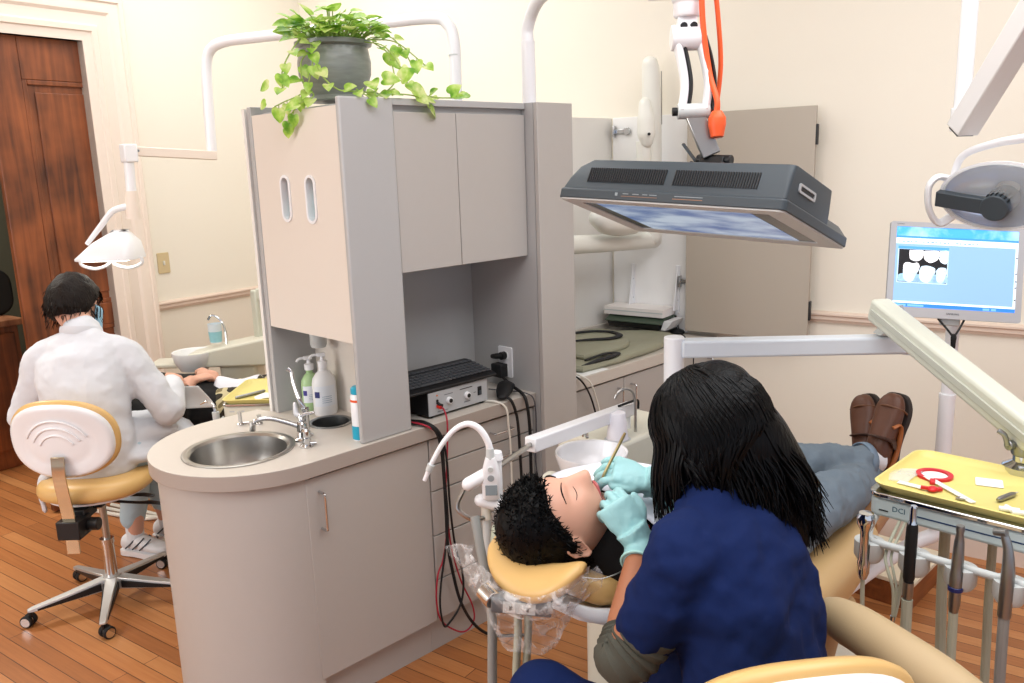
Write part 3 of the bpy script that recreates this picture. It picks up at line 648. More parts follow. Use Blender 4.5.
# boom that carries it
PX, PY = 2.313, 2.20
AX = V((0.68, -0.73, 0)).normalized()                    # hinge axis, across the view
bt = thing('monitor_boom', 'white pipe boom from the column with a jointed arm holding the television', 'boom', (PX, PY, 2.0))
g = G(); g.cyl((PX, PY, 2.0), (PX, PY, 2.215), 0.0255, n=28); g.cyl((PX, PY, 2.213), (PX, PY, 2.217), 0.026, n=28); g.build('post', M_white, bt)
hub = V((1.99, 1.31, 2.165))
g = G(); g.tube([(PX, PY, 2.216), (PX, PY, 2.26), (PX - 0.012, PY - 0.04, 2.315), (PX - 0.06, PY - 0.13, 2.345), (PX - 0.12, PY - 0.28, 2.355), (2.13, 1.78, 2.36), (2.05, 1.52, 2.36), (2.02, 1.42, 2.345), (2.0, 1.345, 2.30), (1.99, 1.31, 2.24), (1.99, 1.31, 2.2)], 0.0225, 20, 6); g.build('boom_pipe', M_white, bt)
F = frame(hub, (0, 0, 1)); Fh = mframe(hub, AX, V((0.73, 0.68, 0)), V((0, 0, 1)))
g = G(); g.lathe([(0, 0.05), (0.04, 0.05), (0.04, 0.022), (0.036, 0.018), (0.036, -0.012), (0.033, -0.018), (0, -0.018)], F, 32); g.box((-0.10, -0.02, 0.03), (0.0, 0.02, 0.048), Fh); g.build('swivel_collar', M_white, bt, bevel=0.002)
kn, el, br = V((1.980, 1.302, 2.094)), V((1.953, 1.262, 1.903)), TV @ V((0.03, 0.035, -0.12))
g = G(); g.bar(hub - V((0, 0, 0.018)), kn, 0.05, 0.036, up=V((0.73, 0.68, 0))); g.cyl(kn - AX * 0.042, kn + AX * 0.042, 0.033, n=32); g.build('upper_knuckle', M_white, bt, bevel=0.003)
for q in (-0.012, 0.014):
    c = hub.lerp(kn, 0.62) + AX * q - V((0.73, 0.68, 0)) * 0.026; G().cyl(c - V((0.73, 0.68, 0)) * 0.002, c + V((0.73, 0.68, 0)) * 0.016, 0.0095, n=18).build('screw', M_black, bt)
G().cyl(kn + AX * 0.042, kn + AX * 0.046, 0.02, n=24).build('hinge_cap', mat('rose_metal', (190, 120, 110), 0.3, 1.0), bt)
side = V((0.73, 0.68, 0))
for q in (-1, 1):
    g = G(); pts = [kn, kn.lerp(el, 0.3) + AX * 0.010, kn.lerp(el, 0.65) + AX * 0.014, el]
    g.tube([p + AX * q * 0.031 for p in pts], [(0.026, 0.0125), (0.02, 0.012), (0.018, 0.0115), (0.022, 0.0115)], 16, 6, up=AX); g.build('arm_plate', M_white, bt)
    g = G(); g.tube([p + AX * (q * 0.031 + 0.016) + side * 0.006 for p in pts], [(0.018, 0.007), (0.022, 0.007), (0.02, 0.007), (0.015, 0.007)], 14, 6, up=AX); g.build('arm_insert', M_black, bt)
g = G(); g.cyl(el - AX * 0.042, el + AX * 0.042, 0.02, n=28); g.build('elbow_joint', M_lgrey, bt, bevel=0.002)
G().cyl(el - AX * 0.055, el - AX * 0.042, 0.011, n=18).build('elbow_knob', M_blackr, bt)
g = G(); g.bar(el, br + V((0, 0, 0.055)), 0.05, 0.018, up=side); g.build('lower_link', M_steel, bt, bevel=0.003)
g = G(); Mb = mframe(br, TVX, TVY, TVZ)
g.box((-0.05, -0.05, -0.006), (0.05, 0.05, 0.004), Mb); g.box((-0.035, -0.02, -0.05), (0.035, 0.02, -0.006), Mb); g.cyl(Mb @ V((-0.05, 0, -0.045)), Mb @ V((0.05, 0, -0.045)), 0.014); g.box((-0.05, -0.04, -0.03), (-0.042, 0.04, -0.006), Mb); g.box((0.042, -0.04, -0.03), (0.05, 0.04, -0.006), Mb)
g.build('tilt_bracket', M_black, bt, bevel=0.002)
G().bar(Mb @ V((-0.055, 0, -0.04)), Mb @ V((-0.1, 0.01, -0.085)), 0.01, 0.006).build('tilt_lever', M_charcoal, bt, bevel=0.001)
# two orange extension cords running down the arm
def cordset(pts, r, label, plug_r):
    t = thing('extension_cord', label, 'cord', tuple(pts[0]))
    g = G(); g.tube(pts, r, 12, 6); g.build('cable', M_orange, t)
    e, d = V(pts[-1]), (V(pts[-1]) - V(pts[-2])).normalized()
    g = G(); g.tube([e - d * 0.006, e + d * 0.012, e + d * 0.03, e + d * 0.062], [plug_r * 0.55, plug_r, plug_r, plug_r * 0.72], 16, 3); g.build('plug', M_orange, t, bevel=0.002)
    return t
K0 = lambda a, b, z: kn + AX * (a - 0.022) + side * b + V((0, 0, z))
cordset([K0(0.045, -0.03, 0.50), K0(0.05, -0.03, 0.25), K0(0.056, -0.03, 0.05), K0(0.075, -0.035, -0.09), K0(0.088, -0.075, -0.165), K0(0.088, -0.08, -0.20)], 0.0075, 'orange power cord nearer the lower joint with its thick plug on the bracket', 0.023)
cordset([K0(0.075, 0.02, 0.50), K0(0.085, 0.03, 0.25), K0(0.108, 0.03, 0.06), K0(0.118, 0.03, -0.07), K0(0.108, 0.03, -0.18), K0(0.103, 0.02, -0.21)], 0.0065, 'thinner orange cord bowing out behind the plugged orange cord', 0.013)

# ------------------------------------------------------------------ computer monitor on a floor post
MX, MY = V((0.587, -0.8066, -0.0698)).normalized(), V((0.2368, 0.0886, 0.9675)).normalized(); MZ = MX.cross(MY).normalized(); MY = MZ.cross(MX)
MO = mframe((2.9031, 0.8825, 1.397), MX, MY, MZ)
POST = V((2.965, 0.895, 0))
mt = thing('computer_monitor', 'silver flat computer monitor showing a dental x-ray on its blue screen', 'monitor', tuple(MO @ V((0, -0.155, -0.04))))
slab(MO, [(rrect(0.36, 0.26, 0.02), -0.05), (rrect(0.40, 0.30, 0.012), -0.02), (rrect(0.41, 0.31, 0.008), -0.016), (rrect(0.41, 0.31, 0.008), -0.004)]).build('case', mat('silver_case', (172, 172, 174), 0.35), mt, bevel=0.002)
g = G(); plate_holes(g, rrect(0.41, 0.31, 0.008), [rrect(0.372, 0.262, 0.002, 2, 0, 0.008)[::-1]], -0.004, 0.0, MO); g.build('bezel', mat('silver_bezel_light', (186, 186, 188), 0.35), mt, smooth=20)
def flat(name, x0, y0, x1, y1, z, m, par):
    g = G(); g.box((x0, y0, z - 0.0004), (x1, y1, z), MO); return g.build(name, m, par, smooth=0)
E_blue = emis('window_blue', (134, 172, 214), 0.72)
scn = flat('screen', -0.186, -0.123, 0.186, 0.139, -0.0022, E_blue, mt)
def cloudsky():
    m = emis('wallpaper_sky', (70, 160, 230), 0.95); nt = m.node_tree; b = nt.nodes['Principled BSDF']; N = nt.nodes.new; L = nt.links.new
    tc = N('ShaderNodeTexCoord'); n = N('ShaderNodeTexNoise'); n.inputs['Scale'].default_value = 16; n.inputs['Detail'].default_value = 4; L(tc.outputs['Object'], n.inputs['Vector'])
    r = N('ShaderNodeValToRGB'); e = r.color_ramp.elements; e[0].position = 0.42; e[0].color = rgb(60, 156, 232); e[1].position = 0.65; e[1].color = rgb(206, 232, 250); L(n.outputs['Fac'], r.inputs['Fac']); L(r.outputs['Color'], b.inputs['Emission Color']); return m
flat('wallpaper_strip', -0.186, 0.108, 0.186, 0.139, -0.0018, cloudsky(), scn)
flat('title_bar', -0.186, 0.102, 0.186, 0.1085, -0.0016, emis('title_blue', (60, 136, 222), 0.9), scn)
flat('tool_bar', -0.186, 0.083, 0.186, 0.102, -0.0016, emis('toolbar_white', (216, 230, 240), 0.95), scn)
E_ico = emis('toolbar_marks', (130, 160, 190), 0.7)
for k in range(20):
    x = -0.178 + k * 0.0125
    if k in (5, 13): continue
    flat('tool_icon', x, 0.088, x + 0.005 + 0.002 * (k % 3), 0.0925, -0.0013, E_ico, scn)
flat('task_bar', -0.186, -0.123, 0.186, -0.111, -0.0016, emis('taskbar_blue', (46, 120, 220), 0.9), scn)
flat('status_bar', -0.186, -0.111, 0.186, -0.1045, -0.0016, emis('status_white', (220, 236, 250), 0.95), scn)
for x0, x1 in ((-0.183, -0.145), (-0.14, -0.09), (0.09, 0.11), (0.115, 0.13)): flat('task_button', x0, -0.121, x1, -0.114, -0.0013, emis('task_button_blue', (110, 170, 236), 0.9), scn)
flat('scroll_bar', 0.179, -0.1045, 0.186, 0.083, -0.0014, emis('scroll_white', (220, 232, 244), 0.9), scn)
for y in (0.05, 0.0, -0.025, -0.045, -0.085): flat('scroll_mark', 0.181, y, 0.1855, y + 0.004, -0.001, M_black, scn)
# the x-ray window
xw = flat('xray_window', -0.178, -0.045, -0.022, 0.075, -0.0014, emis('window_frame_pale', (188, 212, 234), 0.85), scn)
flat('xray_title', -0.178, 0.066, -0.022, 0.075, -0.0012, emis('xray_title_blue', (76, 146, 224), 0.9), scn)
flat('xray_film', -0.175, -0.042, -0.025, 0.065, -0.0011, emis('film_black', (22, 22, 26), 0.15), scn)
def blob(pts, z, m, nm='tooth'):
    P = catmull([(x, y, 0) for x, y in pts] + [(pts[0][0], pts[0][1], 0)], 5)[:-1]
    g = G(); g.prism([(p.x, p.y) for p in P], z - 0.0003, z, MO); return g.build(nm, m, scn, smooth=0)
def film_grad(name, c0, c1, sc):
    m = emis(name, c1, 0.95); nt = m.node_tree; b = nt.nodes['Principled BSDF']; N = nt.nodes.new; L = nt.links.new
    tc = N('ShaderNodeTexCoord'); n = N('ShaderNodeTexNoise'); n.inputs['Scale'].default_value = sc; n.inputs['Detail'].default_value = 2; L(tc.outputs['Object'], n.inputs['Vector'])
    r = N('ShaderNodeValToRGB'); e = r.color_ramp.elements; e[0].position = 0.35; e[0].color = rgb(*c0); e[1].position = 0.65; e[1].color = rgb(*c1); L(n.outputs['Fac'], r.inputs['Fac']); L(r.outputs['Color'], b.inputs['Emission Color']); return m
E_tooth, E_root, E_bone = emis('tooth_white', (246, 246, 248), 1.0), film_grad('root_grey', (120, 160, 190), (206, 226, 238), 60), film_grad('bone_grey', (70, 110, 140), (150, 186, 208), 50)
blob([(-0.174, -0.04), (-0.172, -0.018), (-0.14, -0.014), (-0.09, -0.016), (-0.05, -0.013), (-0.027, -0.015), (-0.026, -0.04), (-0.10, -0.0415)], -0.0009, E_bone, 'bone')
for x, w_ in ((-0.138, 0.022), (-0.086, 0.024), (-0.042, 0.016)): blob([(x - w_, 0.0), (x + w_, 0.0), (x + w_ * 0.7, -0.025), (x + w_ * 0.3, -0.04), (x - w_ * 0.4, -0.04), (x - w_ * 0.9, -0.028)], -0.0007, E_root, 'tooth_root')
blob([(-0.160, 0.004), (-0.157, 0.018), (-0.145, 0.022), (-0.13, 0.019), (-0.117, 0.022), (-0.110, 0.012), (-0.112, 0.0), (-0.118, -0.008), (-0.15, -0.008)], -0.0005, E_tooth)
blob([(-0.108, 0.0), (-0.104, 0.010), (-0.088, 0.014), (-0.072, 0.011), (-0.062, 0.006), (-0.062, -0.002), (-0.070, -0.012), (-0.10, -0.012)], -0.0005, E_root)
blob([(-0.058, -0.002), (-0.05, 0.008), (-0.036, 0.01), (-0.027, 0.006), (-0.027, -0.012), (-0.052, -0.012)], -0.0005, E_root)
blob([(-0.143, 0.062), (-0.142, 0.042), (-0.138, 0.032), (-0.122, 0.027), (-0.108, 0.032), (-0.102, 0.042), (-0.1, 0.062)], -0.0005, E_tooth)
blob([(-0.096, 0.062), (-0.098, 0.046), (-0.095, 0.034), (-0.08, 0.024), (-0.065, 0.028), (-0.054, 0.038), (-0.053, 0.062)], -0.0005, E_tooth)
blob([(-0.05, 0.064), (-0.049, 0.035), (-0.04, 0.024), (-0.03, 0.022), (-0.026, 0.03), (-0.026, 0.064)], -0.0006, E_root)
blob([(-0.052, 0.040), (-0.046, 0.03), (-0.036, 0.024), (-0.027, 0.026), (-0.026, 0.038), (-0.04, 0.036)], -0.0004, E_tooth)
text_mesh('SAMSUNG', 0.0085, MO @ Matrix.Translation((0.0, -0.139, 0.0002)), mat('bezel_print', (70, 72, 76), 0.5), mt)
text_mesh('SyncMaster', 0.005, MO @ Matrix.Translation((-0.175, 0.1475, 0.0002)), mat('bezel_print2', (120, 122, 126), 0.5), mt)
g = G(); g.box((-0.03, -0.175, -0.03), (0.03, -0.15, -0.016), MO); g.build('lower_mount', M_lgrey, mt, bevel=0.003); g = G(); g.box((-0.04, -0.05, -0.062), (0.04, 0.04, -0.05), MO); g.build('mount_block', M_lgrey, mt, bevel=0.003)
t = thing('monitor_post', 'white floor-unit post standing behind the yellow tray under the monitor', 'post', (POST.x, POST.y, 0.35))
g = G(); g.cyl((POST.x, POST.y, 0.96), (POST.x, POST.y, 1.36), 0.021, n=28); g.build('upper_tube', M_white, t)
g = G(); g.cyl((POST.x, POST.y, 0.50), (POST.x, POST.y, 0.965), 0.0255, n=28); g.cyl((POST.x, POST.y, 0.955), (POST.x, POST.y, 0.972), 0.0265, n=28); g.build('lower_tube', M_white, t)
g = G(); g.tube([(POST.x, POST.y, 0.52), (POST.x - 0.005, POST.y + 0.005, 0.46), (POST.x - 0.05, POST.y + 0.06, 0.42), (2.78, 1.06, 0.32), (2.55, 1.15, 0.22)], 0.026, 20, 6); g.build('elbow_tube', M_white, t)
for q in (-0.032, 0.032):
    pass
t = thing('y_cable', 'black cable forked like a Y below the monitor on its post', 'cable', tuple(MO @ V((0, -0.19, -0.02))))
a, b, c = MO @ V((-0.04, -0.155, -0.012)), MO @ V((0.04, -0.155, -0.012)), MO @ V((0.003, -0.215, 0.012))
for p in (a, b):
    g = G(); g.tube([p, p.lerp(c, 0.5) + MZ * 0.004, c], 0.0035, 8, 4); g.build('branch', M_blackr, t)
g = G(); g.tube([c + V((0, 0, 0.012)), c, c - V((0, 0, 0.035))], [0.006, 0.009, 0.007], 12, 3); g.build('junction', M_blackr, t)

# ------------------------------------------------------------------ overhead operatory light at the right
t = thing('operatory_light', 'white dental light with clear shield hanging in front of the monitor', 'lamp', (2.45, 0.74, 1.8))
J = V((2.452, 0.752, 1.84)); TOP = V((2.325, 0.545, 2.16))
g = G(); g.cyl((J.x + 0.012, J.y + 0.012, 1.86), (J.x + 0.012, J.y + 0.012, CEIL), 0.0205, n=24); g.build('ceiling_tube', M_white, t)
g = G(); g.bar(J - (TOP - J).normalized() * 0.01, TOP, 0.064, 0.056); g.build('swing_arm', mat('arm_white', (222, 220, 218), 0.35), t, bevel=0.004)
dJ = (TOP - J).normalized(); g = G(); g.bar(J - dJ * 0.016, J - dJ * 0.009, 0.05, 0.04); g.build('end_socket', M_black, t)
G().cyl((J.x + 0.012, J.y + 0.012, 1.83), (J.x + 0.012, J.y + 0.012, 1.89), 0.026, n=24).build('pivot', M_white, t, bevel=0.002)
LC = V((2.470, 0.657, 1.662)); LZ = (V((1.5, 1.0, 1.05)) - LC).normalized()
LZ = (LZ * 0.75 + (V((0, 0, 1.78)) - LC).normalized() * 0.5).normalized()
LF = frame(LC, LZ); e2 = Matrix.Diagonal((1.45, 0.93, 1, 1))
M_refl = mat('painted_blue_reflection', (176, 192, 226), 0.22, 0.55)  # pale blue base colour stands in for blue reflections in the dish
g = G(); g.lathe([(0.02, -0.055), (0.06, -0.04), (0.088, -0.01), (0.094, 0.01)], LF @ e2, 40); g.build('reflector', M_refl, t, fix=True)
g = G(); g.lathe([(0.0, -0.075), (0.05, -0.066), (0.085, -0.035), (0.1, 0.0), (0.103, 0.014), (0.0945, 0.014), (0.0945, 0.008)], LF @ e2, 40); g.build('housing', M_white, t)
g = G(); g.lathe([(0.0945, 0.012), (0.099, 0.013), (0.096, 0.022), (0.07, 0.03), (0.03, 0.034), (0.0, 0.035)], LF @ e2, 40); g.build('clear_shield', mat('clear_shield_plastic', (240, 244, 244), 0.06, alpha=0.16), t, solid=0.0012)
g = G(); g.bar(LF @ V((-0.145, 0.005, 0.036)), LF @ V((0.0, -0.018, 0.04)), 0.042, 0.024, up=LZ); g.cyl(LF @ V((0.004, -0.017, -0.03)), LF @ V((0.004, -0.017, 0.056)), 0.035, n=28); g.build('lamp_holder', M_charcoal, t, bevel=0.003)
for k in range(6):
    a = 0.5 + k * 0.32; G().bar(LF @ V((0.004 + 0.0355 * math.cos(a), -0.017 + 0.0355 * math.sin(a), 0.006)), LF @ V((0.004 + 0.0355 * math.cos(a), -0.017 + 0.0355 * math.sin(a), 0.050)), 0.003, 0.004).build('holder_rib', M_blackr, t, smooth=0)
for q in (-1, 1):
    g = G(); g.tube([LF @ V((q * 0.128, 0.045, -0.005)), LF @ V((q * 0.15, 0.055, 0.015)), LF @ V((q * 0.168, 0.03, 0.03)), LF @ V((q * 0.168, -0.03, 0.035)), LF @ V((q * 0.152, -0.075, 0.02)), LF @ V((q * 0.12, -0.06, -0.005))], [(0.018, 0.009)] * 6, 14, 6); g.build('handle', M_white, t)
g = G(); g.tube([LF @ V((-0.125, 0.03, -0.015)), LF @ V((-0.10, 0.098, -0.03)), LF @ V((-0.02, 0.128, -0.035)), LF @ V((0.08, 0.145, -0.04)), LF @ V((0.13, 0.19, -0.045)), LF @ V((0.14, 0.28, -0.05))], [(0.010, 0.008), (0.012, 0.009), (0.014, 0.010), (0.02, 0.012), (0.03, 0.02), (0.022, 0.02)], 16, 6); g.build('yoke', M_white, t)
tp = LF @ V((0.14, 0.28, -0.05))
g = G(); g.tube([tp, tp + V((0.01, -0.03, 0.12)), TOP + V((0.0, -0.02, -0.03)), TOP], [0.02, 0.018, 0.02, 0.024], 16, 5); g.build('drop_arm', M_white, t)
G().cyl(TOP - V((0, 0, 0.04)), TOP + V((0, 0, 0.04)), 0.036, n=24).build('elbow', M_white, t, bevel=0.004)

# ------------------------------------------------------------------ instrument delivery unit with its arms
HUB = V((2.10, 1.415, 0)); ARMZ = 1.216; ELB = V((2.545, 0.915, ARMZ))
dt = thing('delivery_unit', 'pale green-grey instrument delivery unit on a white two-part arm', 'dental unit', (HUB.x, HUB.y, 0.0))
G().cyl((HUB.x, HUB.y, 0.0), (HUB.x, HUB.y, 1.252), 0.031, n=32).build('swivel_post', M_white, dt, bevel=0.004)
da = (ELB - V((HUB.x, HUB.y, ARMZ))).normalized()
g = G(); g.bar(V((HUB.x, HUB.y, ARMZ)) + da * 0.02, ELB + da * 0.03, 0.06, 0.054); g.cyl(ELB + da * 0.03 - V((0, 0, 0.031)), ELB + da * 0.03 + V((0, 0, 0.031)), 0.03, n=28); g.build('straight_arm', mat('arm_pale', (208, 214, 220), 0.35), dt, bevel=0.008, seg=3)
E1 = ELB + da * 0.01 + V((0, 0, 0.031)); TOPE = V((2.50, 0.955, 1.318)); LOWE = V((2.10, 0.435, 1.135))
g = G(); g.rings([[E1 + da * u + V((da.y * -v, da.x * v, 0)) * 1.0 + V((0, 0, z)) for u, z in ((-0.08, 0), (0.03, 0), (0.015, 0.045), (-0.03, 0.045))] for v in (-0.028, 0.028)]); g.build('elbow_wedge', M_lgrey, dt, bevel=0.004)
G().cyl(E1 + V((-0.005, 0.0, 0.03)), E1 + V((-0.015, 0.01, 0.085)), 0.012, n=18).build('elbow_pivot', M_chrome, dt)
dl = (LOWE - TOPE).normalized()
g = G(); g.bar(TOPE - dl * 0.02, LOWE, 0.062, 0.072); g.build('parallel_arm', mat('arm_cream', (206, 208, 194), 0.38), dt, bevel=0.012, seg=3)
g = G(); up_ = (V((0, 0, 1)) - dl * dl.z).normalized(); sd_ = dl.cross(up_)
g.bar(TOPE + sd_ * 0.0325 * (-1 if sd_.x > 0 else 1), LOWE + sd_ * 0.0325 * (-1 if sd_.x > 0 else 1), 0.006, 0.02); g.build('arm_groove', mat('arm_groove_grey', (186, 188, 176), 0.5), dt, bevel=0.002)
g = G(); KN = V((2.12, 0.465, 1.06)); g.lathe([(0, -0.02), (0.045, -0.02), (0.045, 0.0), (0.03, 0.008), (0.024, 0.012), (0.024, 0.03), (0, 0.03)], Matrix.Translation(KN), 28); g.build('knuckle_base', M_chrome, dt)
g = G(); g.lathe([(0, 0.025), (0.027, 0.025), (0.029, 0.03), (0.029, 0.062), (0, 0.066)], Matrix.Translation(KN), 24); g.cyl(KN + V((-0.03, 0.03, 0.05)), KN + V((-0.015, 0.02, 0.05)), 0.012); g.tube([KN + V((-0.03, 0.03, 0.05)), KN + V((-0.036, 0.036, 0.075)), KN + V((-0.04, 0.05, 0.085))], 0.006, 10, 3); g.build('knuckle', M_dsteel, dt, bevel=0.002)
# the head under the tray
HX0, HX1, HY0, HY1 = 1.795, 2.10, 0.18, 0.688
g = G(); g.prism(rrect(HX1 - HX0, HY1 - HY0, 0.02, 4, (HX0 + HX1) / 2, (HY0 + HY1) / 2), 0.985, 1.030); hd = g.build('head', mat('pale_aqua_enamel', (190, 204, 204), 0.3), dt, bevel=0.008, seg=3)
g = G(); g.prism(rrect(HX1 - HX0 + 0.01, HY1 - HY0 + 0.01, 0.03, 5, (HX0 + HX1) / 2, (HY0 + HY1) / 2), 1.0305, 1.042); g.build('tray_rest', M_chrome, dt, bevel=0.003)
Mh = Matrix(((0, 0, -1, HX0 - 0.0004), (-1, 0, 0, 0.688), (0, 1, 0, 1.008), (0, 0, 0, 1)))
M_ink = mat('teal_ink', (60, 96, 112), 0.5)
text_mesh('DCI', 0.017, Mh @ Matrix.Translation((0.066, 0.002, 0)), M_ink, dt)
G().box((0.024, -0.0075, 0), (0.044, -0.0045, 0.0006), Mh).build('printed_dash', M_black, dt, smooth=0)
G().box((0.098, -0.002, 0), (0.45, 0.001, 0.0006), Mh).build('printed_line', mat('navy_line', (30, 60, 100), 0.5), dt, smooth=0)
g = G(); g.tube([(1.83, 0.675, 0.99), (1.77, 0.672, 0.965), (1.742, 0.655, 0.948), (1.74, 0.60, 0.948), (1.74, 0.2, 0.948)], 0.0085, 14, 5); g.build('holder_rod', M_lgrey, dt)
HPY = [0.662, 0.5665, 0.4755, 0.385, 0.29]
for i, y in enumerate(HPY):
    g = G(); c = V((1.746, y, 0.925))
    R = [[c + V((r * math.cos(a), r * math.sin(a), z)) for a in [math.radians(-166 + 332 * k / 20) for k in range(21)]] for r, z in ((0.017, 0.024), (0.031, 0.022), (0.031, -0.012), (0.024, -0.024), (0.014, -0.022), (0.0135, 0.02))]
    R = [[c + Matrix.Rotation(math.radians(10), 3, 'Z') @ (p - c) for p in r] for r in R]
    rs = [[g.bm.verts.new(p) for p in r] for r in R]
    for a in range(6):
        for k in range(20): g._f((rs[a][k], rs[a][k + 1], rs[(a + 1) % 6][k + 1], rs[(a + 1) % 6][k]))
    for e_ in (0, 20): g._f([rs[a][e_] for a in range(6)])
    g.build('instrument_holder', M_lgrey, dt, smooth=40)
def hose(pts, r, m, name='hose', parent=None):
    g = G(); g.tube(pts, r, 10, 6); return g.build(name, m, parent)
M_hose = mat('cream_hose', (176, 178, 158), 0.45); M_hoseg = mat('grey_hose', (142, 142, 138), 0.45)
def loop_hose(y, x1, depth, r, m, parent, name='hose', ztop=0.87):
    hose([(1.72, y, ztop), (1.722, y - 0.003, ztop - 0.15), (1.735, y - 0.008, depth + 0.16), (1.78, y - 0.02, depth + 0.02), (1.85, y - 0.03, depth), (x1 - 0.05, y - 0.028, depth + 0.05), (x1, y - 0.022, depth + 0.2), (x1 + 0.005, y - 0.012, 0.80), (x1, y - 0.01, 0.99)], r, m, name, parent)
# the instruments hanging in the holders
y = HPY[0]; t = thing('air_syringe', 'chrome three-way syringe hanging leftmost on the instrument rod', 'dental instrument', (1.72, y, 0.87))
g = G(); g.lathe([(0.0, 0.135), (0.015, 0.134), (0.019, 0.124), (0.018, 0.108), (0.0105, 0.092), (0.0105, 0.03), (0.013, 0.02), (0.013, -0.005), (0.008, -0.02), (0, -0.02)], Matrix.Translation((1.72, y, 0.885)), 22); g.build('handle', M_chrome, t)
hose([(1.72, y, 0.868), (1.722, y - 0.002, 0.80), (1.72, y - 0.008, 0.74), (1.73, y - 0.03, 0.70), (1.78, y - 0.04, 0.72), (1.82, y - 0.045, 0.80), (1.84, y - 0.05, 0.99)], 0.0048, M_hose, 'hose', t)
y = HPY[1]; t = thing('curing_handpiece', 'black-bodied handpiece with steel tip on the instrument rod', 'dental instrument', (1.72, y, 0.87))
g = G(); g.lathe([(0.0105, 0.11), (0.0118, 0.10), (0.0118, -0.01), (0.009, -0.02), (0, -0.02)], Matrix.Translation((1.72, y, 0.91)), 22, cap=True); g.build('grip', M_blackr, t)
g = G(); g.lathe([(0, 0.152), (0.006, 0.152), (0.0072, 0.146), (0.0072, 0.12), (0.0095, 0.112), (0.0, 0.11)], Matrix.Translation((1.72, y, 0.91)), 18); g.build('tip', M_chrome, t)
g = G(); g.lathe([(0, -0.02), (0.011, -0.02), (0.011, -0.05), (0.008, -0.062), (0, -0.062)], Matrix.Translation((1.72, y, 0.91)), 18); g.build('coupling', M_dsteel, t)
loop_hose(y, 1.90, 0.40, 0.0115, M_hose, t, ztop=0.85)
y = HPY[2]; t = thing('steel_handpiece', 'steel handpiece with a navy ring on the instrument rod', 'dental instrument', (1.72, y, 0.87))
g = G(); g.lathe([(0, 0.135), (0.0075, 0.135), (0.0085, 0.128), (0.0068, 0.118), (0.0095, 0.10), (0.0115, 0.06), (0.0115, 0.035), (0.0125, 0.03), (0.0125, -0.005), (0.0, -0.005)], Matrix.Translation((1.72, y, 0.91)), 22); g.build('body', M_dsteel, t)
g = G(); g.lathe([(0.013, -0.005), (0.0145, -0.004), (0.0145, 0.004), (0.013, 0.005)], Matrix.Translation((1.72, y, 0.908)), 22); g.build('ring', mat('navy_plastic', (28, 38, 96), 0.4), t)
g = G(); g.lathe([(0, 0.0), (0.0115, 0.0), (0.0115, -0.03), (0.008, -0.055), (0, -0.055)], Matrix.Translation((1.72, y, 0.904)), 20); g.build('coupling', M_dsteel, t)
loop_hose(y, 1.92, 0.33, 0.0095, M_hose, t, ztop=0.855)
y = HPY[3]; t = thing('angled_handpiece', 'angled dark steel handpiece hanging at the right edge of the instrument rod', 'dental instrument', (1.72, y, 0.87))
g = G(); g.tube([(1.72, y, 0.88), (1.72, y, 0.97), (1.72, y + 0.004, 1.02), (1.72, y + 0.013, 1.05)], [0.0125, 0.0125, 0.009, 0.0075], 18, 5); g.cyl((1.715, y + 0.008, 1.056), (1.72, y + 0.03, 1.05), 0.0075, n=16); g.build('body', M_dsteel, t)
loop_hose(y, 1.94, 0.36, 0.0105, M_hoseg, t, ztop=0.885)
y = HPY[4]; t = thing('suction_handpiece', 'grey suction handpiece beyond the angled steel handpiece', 'dental instrument', (1.72, y, 0.87))
g = G(); g.lathe([(0, 0.10), (0.008, 0.10), (0.01, 0.09), (0.012, 0.02), (0.012, -0.03), (0, -0.03)], Matrix.Translation((1.72, y, 0.90)), 20); g.build('body', M_lgrey, t)
loop_hose(y, 1.96, 0.38, 0.01, M_hoseg, t, ztop=0.875)
# thin tube with a luer tip dangling in front of the head
t = thing('air_line', 'thin doubled air line with a silver tip dangling below the syringe', 'hose', (1.72, 0.60, 0.78))
for q, r in ((0.0, 0.0035), (0.012, 0.003)):
    hose([(1.80, 0.62 - q, 0.985), (1.745, 0.625 - q, 0.93), (1.725, 0.612 - q, 0.90), (1.722, 0.597 - q * 0.6, 0.86), (1.72, 0.593 - q * 0.2, 0.80)], r, M_hose, 'line', t)
g = G(); g.cyl((1.72, 0.593, 0.80), (1.72, 0.595, 0.765), 0.0055, n=14); g.build('connector', M_chrome, t)
g = G(); g.cyl((1.72, 0.595, 0.765), (1.72, 0.597, 0.738), 0.0095, 0.0105, n=16); g.build('cap', M_clear, t)

# ------------------------------------------------------------------ yellow tray and what lies on it
TX0, TX1, TY0, TY1, TZ = 1.80, 2.095, 0.33, 0.69, 1.0425
tcx, tcy = (TX0 + TX1) / 2, (TY0 + TY1) / 2; W_, H_ = TX1 - TX0, TY1 - TY0
g = G(); g.rings([[V((x, y, z)) for x, y in rrect(W_ - d, H_ - d, 0.035, 6, tcx, tcy)] for d, z in ((0.02, TZ), (0.004, TZ + 0.012), (0.0, TZ + 0.017), (0.012, TZ + 0.018), (0.018, TZ + 0.012), (0.034, TZ + 0.0035))], True)
g.build('instrument_tray', M_yellow, loc=(tcx, tcy, TZ), label='yellow instrument tray with rounded corners on the delivery unit', cat='tray', smooth=50)
tz = TZ + 0.004
def item(name, g, m, loc, label, cat, **k): return g.build(name, m, loc=loc, label=label, cat=cat, **k)
t = thing('red_ring_holder', 'red ring film holder with a stub lying on the yellow tray', 'film holder', (1.955, 0.605, tz))
g = G(); R = []
for k in range(32):
    a = 2 * PI * k / 32; R.append([V((1.958 + (0.034 + dx) * math.cos(a), 0.605 + (0.034 + dx) * math.sin(a), tz + dz)) for dx, dz in ((-0.005, 0), (0.005, 0), (0.005, 0.006), (-0.005, 0.006))])
g.rings(R, False, True); g.build('ring', M_red, t, smooth=30)
